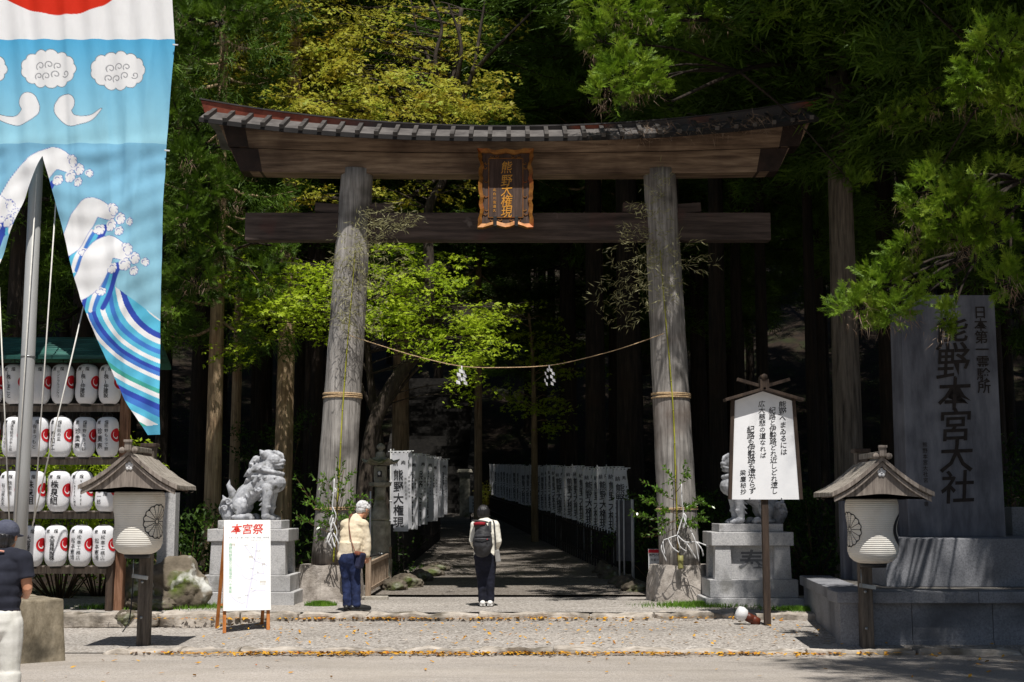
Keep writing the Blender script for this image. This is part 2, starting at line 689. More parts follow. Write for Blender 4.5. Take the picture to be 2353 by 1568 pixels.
def fallen(n, seed):
    g = np.random.default_rng(seed)
    out = []
    for i in range(n):
        u = g.uniform()
        if u < .55:
            x = g.triangular(-4.8, -2.2, 5.5)
            y = 16.28 - abs(g.normal(0, .06 + .07 * abs(math.sin(x * 2.3)))) - .012 * max(0, x)
            z = .012 + .02 * g.uniform()
        elif u < .78:
            x = g.triangular(-5.8, -1.5, 4)
            y = 19.40 + .02 * x - abs(g.normal(0, .09))
            z = .165 + .02 * g.uniform()
        elif u < .83:
            x, y = g.uniform(-5.5, 6.5), g.uniform(11, 16.1)
            z = .008
        else:
            x, y = g.uniform(-4, 6), g.uniform(16.7, 19.2)
            z = gz(x, y) + .022
        a = g.uniform(0, 6.283)
        s_ = g.uniform(.022, .042)
        e1 = np.array([math.cos(a), math.sin(a), g.normal(0, .25)]) * s_
        e2 = np.array([-math.sin(a), math.cos(a), g.normal(0, .25)]) * s_ * .5
        c = np.array([x, y, z + .01])
        out += [c - e1, c + e2 - .15 * e1, c + e1, c - e2 - .15 * e1]
    return obj('fallen_leaves', raw_mesh('fallen_leaves', np.array(out), 4, LEAFM))


tag(fallen(2600, 4), 'yellow and orange fallen leaves drifted along both kerbs', 'fallen leaves', kind='stuff')
# ================================================================== torii gate
TY = 22.2
WOODG = M('grey_pillar_wood', ['#625f5c', '#96918c', '#b9b4af'], scale=2.5, rough=.85, bump=.4, bscale=16, stretch=(10, 10, .5), detail=9,
          spots=[('#65564c', .9, .54, .75), ('#403c39', 1.6, .53, .76)])
WOODB = M('brown_beam_wood', ['#43342a', '#7b6654', '#a38d76'], scale=2.2, rough=.85, bump=.3, bscale=16, stretch=(.45, 6, 6), detail=9,
          spots=[('#35231a', .8, .52, .75)])
WOODN = M('dark_tie_beam_wood', ['#2a2320', '#4a3f3a', '#665852'], scale=2.2, rough=.85, bump=.4, bscale=16, stretch=(.45, 6, 6), detail=9, spots=[('#5f3a34', .8, .58, .72), ('#8a7f78', 1.9, .66, .74)])
COPPER = M('red_brown_copper', ['#5b2a20', '#8a4634', '#9a5a46'], scale=3, rough=.55, metal=.1)
_t = COPPER.node_tree                       # the sheet has gone grey along its middle and kept its red towards the ends
_b = _t.nodes['Principled BSDF']
_src = _b.inputs['Base Color'].links[0].from_socket
_tc = _t.nodes.new('ShaderNodeTexCoord')
_sp = _t.nodes.new('ShaderNodeSeparateXYZ')
_t.links.new(_tc.outputs['Object'], _sp.inputs[0])
_ab = _t.nodes.new('ShaderNodeMapRange')
_ab.inputs['From Min'].default_value = -3.3
_ab.inputs['From Max'].default_value = -2.2
_t.links.new(_sp.outputs[0], _ab.inputs['Value'])
_nz = _t.nodes.new('ShaderNodeTexNoise')
_nz.inputs['Scale'].default_value = .55
_t.links.new(_tc.outputs['Object'], _nz.inputs['Vector'])
_rp = _t.nodes.new('ShaderNodeValToRGB')
_rp.color_ramp.elements[0].position = .36
_rp.color_ramp.elements[1].position = .42
_t.links.new(_nz.outputs['Fac'], _rp.inputs[0])
_mu = _t.nodes.new('ShaderNodeMath')
_mu.operation = 'MULTIPLY'
_t.links.new(_ab.outputs[0], _mu.inputs[0])
_t.links.new(_rp.outputs[0], _mu.inputs[1])
_mx = _t.nodes.new('ShaderNodeMix')
_mx.data_type = 'RGBA'
_mx.inputs['B'].default_value = (*lin('#4a4647'), 1)
_t.links.new(_mu.outputs[0], _mx.inputs['Factor'])
_t.links.new(_src, _mx.inputs['A'])
_t.links.new(_mx.outputs['Result'], _b.inputs['Base Color'])
DECK = M('grey_roof_sheet', ['#433f3e', '#5c5856', '#6f6b68'], scale=4, rough=.6, bump=.1, bscale=20)
gate = empty('torii_gate', (0, TY, .24), 'huge wooden shrine gate with grey pillars and a curved roofed lintel', 'torii gate')
base = [(762, 1293), (1562, 1293)]
top = [(821, 393), (1515, 393)]
PIL = []
for i in (0, 1):
    a, b = P(*base[i], TY), P(*top[i], TY)
    a.z = .78
    PIL.append((a, b))
    n = 24
    mb = MB()
    mb.tube([a.lerp(b, k / n) for k in range(n + 1)], [.335 - .062 * k / n + .004 * math.sin(k * 2.1 + i) for k in range(n + 1)], 28)
    pil = mb.build('pillar', WOODG, gate)
    # footing
    mb = MB()
    c = Vector((a.x, TY, .24))
    prof = []
    n8 = 9
    rings = []
    for z, k in ((-.08, 1.0), (.1, .99), (.3, .95), (.5, .90), (.575, .88)):
        rings.append([c + Vector(((.57 + .03 * math.sin(j * 5.3 + i)) * k * math.cos(6.283 * (j + .5) / n8) , (.52) * k * math.sin(6.283 * (j + .5) / n8), z)) for j in range(n8)])
    vs = [p for r_ in rings for p in r_]
    fs = [(r_ * n8 + j, r_ * n8 + (j + 1) % n8, (r_ + 1) * n8 + (j + 1) % n8, (r_ + 1) * n8 + j) for r_ in range(4) for j in range(n8)]
    fs.append(tuple(range(4 * n8, 5 * n8)))
    mb.add(vs, fs)
    mb.build('footing_stone', M('footing_stone', ['#867e76', '#aaa29a', '#bfb7ae'], scale=9, rough=.9, bump=.4, bscale=45, detail=8, spots=[('#6f665c', 1.8, .5, .75)]), gate, rough=.02, rscale=5, cuts=2)


def pill_pt(i, py):
    """centre of pillar i at picture height py, and its radius"""
    a, b = PIL[i]
    z = ZA(py, TY - .3)
    t = (z - a.z) / (b.z - a.z)
    return a.lerp(b, t), .335 - .062 * t


# lintel (two layers) and roof follow the same upward sweep
def lift(x, k=.33): return k * abs(x / 5.07) ** 2.3


def sweep(name, mat, sec, x0, x1, kf, parent, n=36, slant=0):
    """sec(x) -> [(y, z)] closed section"""
    mb = MB()
    cx = 0
    rows = []
    for i in range(n + 1):
        x = x0 + (x1 - x0) * i / n
        rows.append([(x + slant * (z - sec(x)[0][1]) * (1 if x > 0 else -1) * (i in (0, n)), y, z) for y, z in sec(x)])
    m = len(rows[0])
    vs = [p for r_ in rows for p in r_]
    fs = [(i * m + j, i * m + (j + 1) % m, (i + 1) * m + (j + 1) % m, (i + 1) * m + j) for i in range(n) for j in range(m)]
    fs += [tuple(range(m)), tuple(range(n * m, (n + 1) * m))]
    mb.add(vs, fs)
    return mb.build(name, mat, parent)


xc = XA(1168, 400, TY)
z_sb, z_sk, z_ke = ZA(400, TY - .2), ZA(352, TY - .24), ZA(325, TY - .86)
sweep('lower_lintel', WOODB, lambda x: [(TY - .2, z_sb + lift(x - xc, .06)), (TY + .2, z_sb + lift(x - xc, .06)), (TY + .22, z_sk + .0 + lift(x - xc, .12)), (TY - .22, z_sk + lift(x - xc, .12))],
      XA(551, 400, TY - .28), XA(1790, 400, TY - .28), 0, gate, slant=.5)
sweep('upper_lintel', WOODB, lambda x: [(TY - .25, z_sk + .012 + lift(x - xc, .12)), (TY + .25, z_sk + .012 + lift(x - xc, .12)), (TY + .3, z_ke + .22 + lift(x - xc, .3)), (TY - .3, z_ke + .22 + lift(x - xc, .3))],
      XA(524, 330, TY - .3), XA(1838, 330, TY - .3), 0, gate, slant=.45)
zr = z_ke


def roof_sec(x):
    l = lift(x - xc)
    q = abs((x - xc) / 5.07)
    hb = .05 + .12 * q ** 1.5
    return [(TY - .86, zr + l), (TY - .86, zr + .07 + l), (TY - .27, zr + .36 + l), (TY - .27, zr + .362 + l), (TY + .27, zr + .362 + l),
            (TY + .27, zr + .36 + l), (TY + .86, zr + .07 + l), (TY + .86, zr + l), (TY + .33, zr + .17 + l), (TY - .33, zr + .17 + l)]


def ridge_sec(x):
    l = lift(x - xc)
    q = abs((x - xc) / 5.07)
    hb = .045 + .12 * q ** 1.5
    return [(TY - .255, zr + .33 + l), (TY + .255, zr + .33 + l), (TY + .29, zr + .36 + hb + l), (TY - .29, zr + .36 + hb + l)]


def cap_sec(x):
    l = lift(x - xc)
    q = abs((x - xc) / 5.07)
    hb = .045 + .12 * q ** 1.5
    return [(TY - .31, zr + .362 + hb + l), (TY + .31, zr + .362 + hb + l), (TY + .31, zr + .385 + hb + l), (TY - .31, zr + .385 + hb + l)]


x0r, x1r = XA(458, 270, TY - .86), XA(1880, 262, TY - .86)
ENDP = M('dark_end_paint', ['#1c1411', '#2c201b', '#3a2a23'], scale=4, rough=.7, bump=.2, bscale=16)
for s in (-1, 1):
    for (e0, wd, za_, zb_, la, lb, yo) in ((XA(551, 400, TY - .28) if s < 0 else XA(1790, 400, TY - .28), .36, z_sb, z_sk, .06, .12, .2), (XA(524, 330, TY - .3) if s < 0 else XA(1838, 330, TY - .3), .34, z_sk + .012, z_ke + .22, .12, .3, .25)):
        mb = MB()
        dz_ = zb_ - za_
        ya, yb = yo + .004, yo + (.024 if yo < .22 else .054)
        p = [(e0 - s * wd, za_ + lift(e0 - s * wd - xc, la)), (e0 + s * .004, za_ + lift(e0 - xc, la)), (e0 + s * (.5 if yo < .22 else .45) * dz_, zb_ + lift(e0 - xc, lb)), (e0 - s * wd * .8, zb_ + lift(e0 - s * wd - xc, lb))]
        vs = [(p[0][0], TY - ya, p[0][1]), (p[1][0], TY - ya, p[1][1]), (p[2][0], TY - yb, p[2][1]), (p[3][0], TY - yb, p[3][1])]
        vs += [(x, TY + (2 * TY - 2 * TY) + (TY - y), z) for x, y, z in vs]
        mb.add(vs, [(0, 1, 2, 3), (7, 6, 5, 4), (0, 4, 5, 1), (1, 5, 6, 2), (2, 6, 7, 3), (3, 7, 4, 0)])
        mb.build('end_board', ENDP, gate)
roof = sweep('roof', DECK, roof_sec, x0r, x1r, 0, gate, 40)
sweep('ridge', COPPER, ridge_sec, x0r - .06, x1r + .06, 0, roof, 40, slant=.3)
sweep('ridge_cap', M('dark_cap_sheet', ['#2b2828', '#464242'], scale=3, rough=.5), cap_sec, x0r - .14, x1r + .14, 0, roof, 40)
sweep('eave_board', M('dark_eave_sheet', ['#141211', '#231f1e'], scale=4, rough=.6), lambda x: [(TY - .885, zr - .005 + lift(x - xc)), (TY - .862, zr - .005 + lift(x - xc)), (TY - .862, zr + .072 + lift(x - xc)), (TY - .885, zr + .072 + lift(x - xc))], x0r, x1r, 0, roof, 40)
nb = 33
for i in range(nb):
    x = x0r + .12 + (x1r - x0r - .24) * i / (nb - 1)
    l = lift(x - xc)
    mb = MB()
    mb.bar((x, TY - .925, zr + .04 + .03 + l), (x, TY - .25, zr + .37 + .03 + l), .07, .07)
    mb.build('roof_batten', M('dark_batten', ['#2f2b2a', '#4a4644', '#5c5855'], scale=5, rough=.6), roof)
# tie beam
zt, zb = ZA(489, TY - .12), ZA(552, TY - .12)
mb = MB()
xa, xb = XA(563, 520, TY - .12), XA(1771, 520, TY - .12)
mb.box(((xa + xb) / 2, TY, (zt + zb) / 2), (xb - xa, .26, zt - zb), bev=.012)
mb.build('tie_beam', WOODN, gate)
for i in (0, 1):
    c, r_ = pill_pt(i, 478)
    for s in (-1, 1):
        mb = MB()
        mb.box((c.x + s * .38, TY, zt + .084), (.56, .2, .16), rot=Matrix.Rotation(-s * .07, 3, 'Y'), bev=.01)
        mb.build('wedge', WOODN, gate)
# rope bindings, rope and its paper streamers
for i in (0, 1):
    for py, co, rr_, nm in ((909, 4, .013, 'of several turns'), (1168, 2, .01, 'of two turns')):
        c, r_ = pill_pt(i, py)
        mb = MB()
        for k in range(co):
            tilt = .02 * math.sin(k * 2)
            mb.tube([(c.x + (r_ + .012) * math.cos(a), c.y + (r_ + .012) * math.sin(a), c.z + k * .021 - .02 + tilt * math.cos(a)) for a in fr(0, 6.3, 36)], rr_, 6)
        o = mb.build('rope_binding', STRAW)
        tag(o, ('upper' if py < 1000 else 'lower') + ' straw rope binding ' + nm + ' around the ' + ('left' if i == 0 else 'right') + ' gate pillar', 'rope', 'rope bindings on the gate pillars')
ry = TY - .36
rp = [(800, 770), (870, 793), (960, 820), (1061, 842), (1160, 845), (1262, 840), (1350, 822), (1440, 797), (1527, 766)]
rpt = [P(x, y, ry - (.03 if 0 < k < 8 else 0)) for k, (x, y) in enumerate(rp)]


def smooth_line(p, n):
    out = []
    for i in range(len(p) - 1):
        p0, p1, p2, p3 = p[max(i - 1, 0)], p[i], p[i + 1], p[min(i + 2, len(p) - 1)]
        for k in range(n):
            t = k / n
            out.append(.5 * ((2 * p1) + (p2 - p0) * t + (2 * p0 - 5 * p1 + 4 * p2 - p3) * t * t + (3 * p1 - p0 - 3 * p2 + p3) * t ** 3))
    return out + [p[-1]]


mb = MB()
mb.tube(smooth_line(rpt, 6), .007, 7)
tag(mb.build('straw_rope', STRAW), 'thin straw rope sagging across the gate between its two pillars', 'rope')


def streamer(c, hh, wd, k, label, yaw=.3, grp='paper streamers on the rope'):
    """folded zigzag paper: steps of slightly turned sheets"""
    mb = MB()
    m = Matrix.Rotation(yaw, 3, 'Z')
    for s in (-1, 1):
        x, z = 0., 0.
        for i in range(k):
            h = hh / k * 1.25
            z0 = -i * hh / k
            xo = s * (.02 + (.028 if i % 2 else .0) + i * .006)
            poly = [Vector((xo - wd / 2, s * .012 * (1 + i % 2), z0)), Vector((xo + wd / 2, s * .02 * (1 + i % 2), z0 - .02)),
                    Vector((xo + wd * .62, s * .025 * (1 + i % 2), z0 - h)), Vector((xo - wd * .42, s * .012 * (1 + i % 2), z0 - h + .02))]
            nrm = Vector((0, .003, 0))
            vs = [Vector(c) + m @ p for p in poly] + [Vector(c) + m @ (p + nrm) for p in poly]
            mb.add(vs, [(0, 1, 2, 3), (7, 6, 5, 4), (0, 4, 5, 1), (1, 5, 6, 2), (2, 6, 7, 3), (3, 7, 4, 0)])
    mb.tube([Vector(c) + Vector((0, 0, .05)), Vector(c) + Vector((0, 0, -.05))], .012, 6)
    return tag(mb.build('paper_streamer', PAPER), label, 'paper streamer', grp)


streamer(P(1061, 848, ry - .03), .25, .06, 4, 'left of the two white paper streamers hanging from the gate rope, plump', .2)
streamer(P(1262, 846, ry - .03), .28, .042, 5, 'right of the two white paper streamers hanging from the gate rope, thin', -.7)

# name plaque: wavy gilt frame, dark panel, gilt brush lettering
GILT = M('faded_gilt', ['#5a3610', '#80501a', '#96692a'], scale=8, rough=.45, metal=.25, spots=[('#8d3f14', 3, .5, .75)])
PANEL = M('dark_plaque_wood', ['#2d2019', '#433128', '#54423a'], scale=3, rough=.7, bump=.15, bscale=20, stretch=(8, 1, .7))


def pk(cx, cy, Y): return P(1084.6 + cx * .14657, 321.7 + cy * .14657, Y)


PY = TY - .62
A, B = pk(525, 90, PY), pk(525, 1420, PY)
plq = empty('name_plaque', (A.x, PY, B.z), 'dark carved name plaque with wavy gilt frame hung on the gate lintel', 'plaque')
hgt = A.z - B.z
tiltm = Matrix.Rotation(-.10, 3, 'X')


def pl(x, y, z):  # local of the plaque, leaning forward at the top
    return tiltm @ Vector((x, y, z))


outer = [(70, 90), (150, 95), (230, 90), (300, 115), (370, 125), (440, 112), (525, 93), (610, 112), (690, 125), (760, 112), (820, 90), (900, 95), (985, 95),
         (972, 170), (978, 230), (950, 300), (935, 370), (962, 440), (965, 520), (950, 580), (972, 660), (975, 760), (960, 850), (965, 930), (945, 980), (965, 1050), (962, 1130), (950, 1200), (975, 1290), (970, 1420),
         (870, 1425), (800, 1395), (735, 1375), (670, 1380), (600, 1410), (525, 1422), (450, 1405), (390, 1385), (330, 1375), (260, 1395), (170, 1425), (78, 1425),
         (90, 1340), (85, 1290), (115, 1200), (125, 1130), (100, 1050), (105, 980), (125, 930), (100, 850), (88, 760), (90, 660), (110, 580), (92, 520), (95, 440), (125, 370), (110, 300), (82, 230), (88, 170)]
sc_ = .14657 * (PY / F)
ocx, ocy = 525., 760.


def loc2(x, y): return (x - ocx) * sc_, hgt / 2 + (ocy - y) * sc_


ol = [loc2(x, y) for x, y in outer]
il = [(x * .855, (z - hgt / 2) * .9 + hgt / 2) for x, z in ol]
mb = MB()
n = len(ol)
vs = []
for ring, y in ((ol, -.075), (ol, .03), (il, -.055), (il, .03)):
    vs += [pl(x, y, z) for x, z in ring]
fs = []
for i in range(n):
    j = (i + 1) % n
    fs += [(i, j, n + j, n + i), (i, 2 * n + i, 2 * n + j, j), (2 * n + i, 3 * n + i, 3 * n + j, 2 * n + j), (n + i, n + j, 3 * n + j, 3 * n + i)]
mb.add(vs, fs)
mb.build('frame', GILT, plq, world=False)
mb = MB()
mid = (0, hgt / 2)
vs = [pl(x, -.02, z) for x, z in il] + [pl(x, .028, z) for x, z in il] + [pl(0, -.02, hgt / 2), pl(0, .028, hgt / 2)]
fs = [(i, (i + 1) % n, 2 * n) for i in range(n)] + [(n + (i + 1) % n, n + i, 2 * n + 1) for i in range(n)]
mb.add(vs, fs)
mb.build('panel', PANEL, plq, world=False)
mb = MB()
x0, z1 = loc2(255, 250)
x1, z0 = loc2(805, 1248)
for a, b in (((x0, z0), (x1, z0)), ((x1, z0), (x1, z1)), ((x1, z1), (x0, z1)), ((x0, z1), (x0, z0))):
    mb.bar(pl(a[0], -.03, a[1]), pl(b[0], -.03, b[1]), .012, .012)
for (sx_, sy_, fl) in [(300, 215, 1), (400, 215, -1), (640, 215, 1), (750, 215, -1), (210, 330, 1), (210, 410, -1), (840, 330, -1), (840, 410, 1), (205, 640, 1), (850, 640, -1), (205, 890, 1), (850, 890, -1), (215, 1120, 1), (215, 1190, -1), (840, 1120, -1), (840, 1190, 1), (300, 1285, 1), (450, 1285, -1), (610, 1285, 1), (750, 1285, -1)]:
    pts = []
    for k in range(9):
        a = k / 8 * 4.2
        q = (1 - k / 11) * 38
        pts.append(pl(loc2(sx_ + fl * q * math.cos(a), sy_)[0], -.03, loc2(0, sy_ + q * .7 * math.sin(a))[1]))
    mb.tube(pts, .006, 5)
mb.build('gilt_scroll', GILT, plq, world=False)
mb = MB()
fn = lambda u, v: pl(u, -.026, v)
for ch, cy in zip('熊野大権現', (400, 620, 785, 965, 1145)):
    x, z = loc2(545, cy)
    glyph(mb, ch, x, z, .225, fn, 0, slant=.12, wx=.85)
for k, ch in enumerate('北白川宮道久'):
    x, z = loc2(350, 780 + k * 70)
    glyph(mb, ch, x, z, .055, fn, 0)
mb.build('lettering', M('gold_letter', ['#b87a24', '#d79a3c'], scale=10, rough=.4, metal=.2), plq, world=False)
for sx_ in (360, 700):
    mb = MB()
    x, z = loc2(sx_, 1330)
    mb.box(pl(x, -.06, z), (.055, .12, .17), bev=.006)
    mb.build('bracket', IRON, plq, world=False)
# ================================================================== bamboo and evergreen branches tied to the pillars
BAMBOO = M('green_bamboo', ['#7a7a1e', '#9a9a30', '#b5b048'], scale=4, rough=.4)
BLEAF = M('dry_bamboo_leaf', ['#6f6c44', '#99966a', '#b9b692'], scale=6, rough=.6, transl=.3)
SAKAKI = M('glossy_evergreen_leaf', ['#34500f', '#557c20', '#7fa236'], scale=7, rough=.28, spec=.6, transl=.2)
TWIG = M('brown_twig', ['#3d2f20', '#6a5539'], scale=8, rough=.8)


def leaf_quads(pos, dirs, L, W, g, fold=.0, nz=None):
    """diamond leaves: base, two sides, tip"""
    n = len(pos)
    dirs = dirs / np.linalg.norm(dirs, axis=1, keepdims=True)
    rnd = g.normal(size=(n, 3)) if nz is None else nz
    side = np.cross(dirs, rnd)
    side /= np.linalg.norm(side, axis=1, keepdims=True) + 1e-9
    L = np.broadcast_to(L, n)[:, None]
    W = np.broadcast_to(W, n)[:, None]
    mid = pos + dirs * L * .45
    up = np.cross(side, dirs) * fold
    return np.stack([pos, mid + side * W / 2 + up * L, pos + dirs * L, mid - side * W / 2 + up * L], 1).reshape(-1, 3)


def bamboo(i, cane_px, areas, label, seed):
    g = np.random.default_rng(seed)
    b0 = P(*cane_px[0], TY - .4)
    root = empty('tied_bamboo', b0, label, 'bamboo', 'bamboo stems tied to the gate pillars')
    pts = []
    for (x, y) in cane_px:
        c, r_ = pill_pt(i, y)
        yy = c.y - math.sqrt(max(r_ ** 2 - (P(x, y, c.y).x - c.x) ** 2, 0)) - .02
        pts.append(P(x, y, yy))
    mb = MB()
    line = smooth_line(pts, 6)
    mb.tube(line, [.015 - .009 * k / len(line) for k in range(len(line))], 8)
    for k in range(3, len(line), 4):
        mb.tube([line[k] - Vector((0, 0, .008)), line[k] + Vector((0, 0, .008))], .018 - .009 * k / len(line), 8)
    mb.build('cane', BAMBOO, root)
    lv, tw = [], MB()
    for (px, py, rx, ry_, n, dx, dz) in areas:
        for s in range(int(n * .62)):
            a = g.uniform(0, 6.28)
            q = g.uniform() ** .5 * 1.15
            y = TY - .42 - abs(g.normal(0, .2))
            c = np.array(P(px + rx * q * math.cos(a), py + ry_ * q * math.sin(a), y))
            d = np.array([dx + g.normal(0, .6), g.normal(0, .35) - .15, dz + g.normal(0, .45)])
            d /= np.linalg.norm(d)
            m = 6
            dirs = d + g.normal(0, .55, (m, 3)) - np.array([0, 0, .2])
            pos = c + d * np.linspace(-.1, .1, m)[:, None] + g.normal(0, .015, (m, 3))
            lv.append(leaf_quads(pos, dirs, g.uniform(.07, .15, m), .012, g, .03))
    o = obj('foliage', raw_mesh('foliage', np.concatenate(lv) - np.array(wloc(root)), 4, BLEAF), root)


bamboo(0, [(766, 1292), (772, 1200), (780, 1080), (786, 960), (793, 860), (800, 770), (806, 700), (812, 630), (816, 575)],
       [(845, 535, 30, 50, 60, .4, .5), (905, 500, 55, 28, 60, 1, .5), (870, 610, 60, 70, 90, .5, .1), (810, 660, 50, 90, 110, 0, .0), (840, 730, 60, 40, 36, 0, -.3), (790, 600, 30, 60, 45, -.4, 0)],
       'bamboo stem with dry pale leaves tied up the left gate pillar', 21)
bamboo(1, [(1559, 1292), (1556, 1200), (1552, 1080), (1548, 960), (1541, 860), (1533, 770), (1527, 700), (1521, 630), (1517, 575)],
       [(1520, 440, 25, 45, 30, 0, .5), (1500, 540, 60, 60, 75, -.4, .2), (1470, 580, 70, 50, 60, -.8, 0), (1430, 690, 60, 55, 80, -.8, -.2), (1515, 640, 45, 70, 75, 0, -.2), (1600, 590, 45, 30, 26, 1, .1), (1480, 480, 30, 20, 16, -.6, .2)],
       'bamboo stem with sparse grey leaves tied up the right gate pillar', 22)


def evergreen(i, stem_px, twigs, label, seed, holder_px):
    g = np.random.default_rng(seed)
    Y = TY - .58
    b0 = P(*stem_px[0], Y)
    root = empty('evergreen_branch', b0, label, 'evergreen branch', 'evergreen branches at the pillar feet')
    mb = MB()
    st = smooth_line([P(x, y, Y + .12 * k / len(stem_px)) for k, (x, y) in enumerate(stem_px)], 4)
    mb.tube(st, [.014 - .009 * k / len(st) for k in range(len(st))], 7)
    lv = []
    for (x0, y0, x1, y1, n) in twigs:
        dy = g.uniform(-.45, .1)
        a, b = P(x0, y0, Y), P(x1, y1, Y + dy)
        m_ = a.lerp(b, .5) + Vector((0, 0, -.04))
        ln = smooth_line([a, m_, b], 5)
        mb.tube(ln, [.006 - .004 * k / len(ln) for k in range(len(ln))], 5)
        for s in range(3):
            t0 = g.uniform(.35, .9)
            c = a.lerp(b, t0)
            e = c + Vector(((b - a).x * .3 + g.normal(0, .08), g.normal(0, .1), (b - a).z * .3 + g.normal(0, .09)))
            mb.tube([c, e], [.003, .0015], 4)
            for k in range(n // 2):
                p = c.lerp(e, g.uniform(.1, 1.05))
                d = np.array(e - c) / max((e - c).length, .01) * .7 + g.normal(0, .6, 3)
                lv.append((np.array(p), d))
        for k in range(n):
            p = a.lerp(b, g.uniform(.3, 1.02))
            d = np.array(b - a) / (b - a).length * .8 + g.normal(0, .6, 3)
            lv.append((np.array(p), d))
    mb.build('stem', TWIG, root)
    pos = np.array([p for p, d in lv])
    dr = np.array([d for p, d in lv])
    nz = g.normal(0, .7, (len(lv), 3)) + np.array([0, -.5, .9])
    v = leaf_quads(pos, dr, g.uniform(.055, .09, len(lv)), g.uniform(.026, .036, len(lv)), g, .06, np.cross(dr, nz))
    obj('foliage', raw_mesh('foliage', v - np.array(wloc(root)), 4, SAKAKI), root)
    # bamboo vase
    h0, h1 = P(*holder_px[0], Y - .02), P(*holder_px[1], Y - .02)
    mb = MB()
    hz = .78
    mb.lathe([(.045, 0), (.048, .02), (.044, .05), (.044, .12), (.049, .13), (.044, .14), (.044, .21), (.038, .21), (.038, .16)], (h0.x, h0.y, hz - .01), 16)
    tag(mb.build('bamboo_vase', M('pale_bamboo', ['#6f6c3c', '#9a9660'], scale=6, rough=.5)), 'short bamboo vase standing on the footing stone of the %s gate pillar' % ('left' if i == 0 else 'right'), 'vase', 'bamboo vases at the pillar feet')


evergreen(0, [(776, 1290), (772, 1230), (775, 1160), (790, 1080)],
          [(775, 1200, 690, 1120, 26), (775, 1230, 680, 1182, 26), (776, 1190, 735, 1105, 24), (775, 1170, 800, 1090, 26), (774, 1220, 830, 1150, 22), (775, 1200, 740, 1160, 30), (774, 1235, 715, 1235, 12), (780, 1140, 775, 1068, 18), (776, 1180, 815, 1140, 26), (776, 1215, 795, 1190, 22), (774, 1210, 735, 1200, 24), (770, 1190, 700, 1150, 18), (774, 1150, 745, 1090, 18)],
          'leafy evergreen branch in a vase at the foot of the left gate pillar', 5, ((789, 1293), (789, 1266)))
evergreen(1, [(1558, 1290), (1556, 1230), (1553, 1160), (1555, 1070)],
          [(1553, 1200, 1465, 1185, 30), (1552, 1180, 1490, 1150, 30), (1553, 1150, 1505, 1120, 26), (1555, 1130, 1580, 1080, 26), (1555, 1180, 1612, 1150, 30), (1555, 1200, 1620, 1190, 30), (1550, 1215, 1478, 1235, 14), (1553, 1170, 1520, 1175, 30), (1556, 1160, 1592, 1165, 30), (1555, 1110, 1535, 1085, 18), (1553, 1195, 1515, 1200, 28), (1556, 1215, 1600, 1200, 24), (1555, 1190, 1575, 1195, 26)],
          'leafy evergreen branch in a vase at the foot of the right gate pillar', 6, ((1564, 1293), (1564, 1266)))


def paper_knots(lines, label, Y):
    mb = MB()
    for pts, wd in lines:
        p3 = smooth_line([P(x, y, Y - .02 * math.sin(k * 2)) for k, (x, y) in enumerate(pts)], 5)
        k = len(p3)
        mb.tube(p3, [wd * (.7 + .6 * abs(math.sin(j * 1.3))) for j in range(k)], 5, flat=.35)
    return tag(mb.build('paper_streamer', PAPER), label, 'paper streamer', 'paper streamers on the evergreen branches')


paper_knots([([(768, 1100), (767, 1130), (764, 1165), (766, 1195)], .011), ([(766, 1190), (760, 1215), (762, 1235), (770, 1258)], .014), ([(764, 1215), (750, 1245), (748, 1250)], .009), ([(764, 1165), (772, 1185), (768, 1205)], .010), ([(765, 1180), (758, 1200), (764, 1222)], .008), ([(766, 1200), (774, 1222), (770, 1248)], .010), ([(762, 1230), (756, 1248), (764, 1262)], .008),
             ([(766, 1225), (776, 1245), (782, 1262)], .012), ([(758, 1225), (752, 1240), (760, 1255)], .014), ([(767, 1120), (772, 1128), (763, 1135)], .012)],
            'twisted white paper streamer trailing down the left evergreen branch', TY - .75)
paper_knots([([(1566, 1112), (1567, 1150), (1570, 1180), (1562, 1210), (1556, 1230)], .008), ([(1556, 1230), (1535, 1238), (1524, 1245), (1528, 1275)], .008), ([(1556, 1230), (1575, 1246), (1600, 1246), (1628, 1256)], .010),
             ([(1570, 1180), (1575, 1200), (1590, 1225)], .009), ([(1575, 1246), (1585, 1260), (1600, 1285)], .01), ([(1600, 1246), (1612, 1262), (1616, 1278)], .01), ([(1556, 1230), (1562, 1255), (1578, 1268)], .008), ([(1535, 1238), (1545, 1258), (1560, 1270)], .01), ([(1524, 1245), (1520, 1262), (1532, 1290)], .009),
             ([(1590, 1225), (1598, 1245), (1606, 1290)], .008), ([(1570, 1180), (1576, 1190), (1570, 1215)], .014)],
            'branching white paper streamer tied over the right evergreen branch', TY - .78)
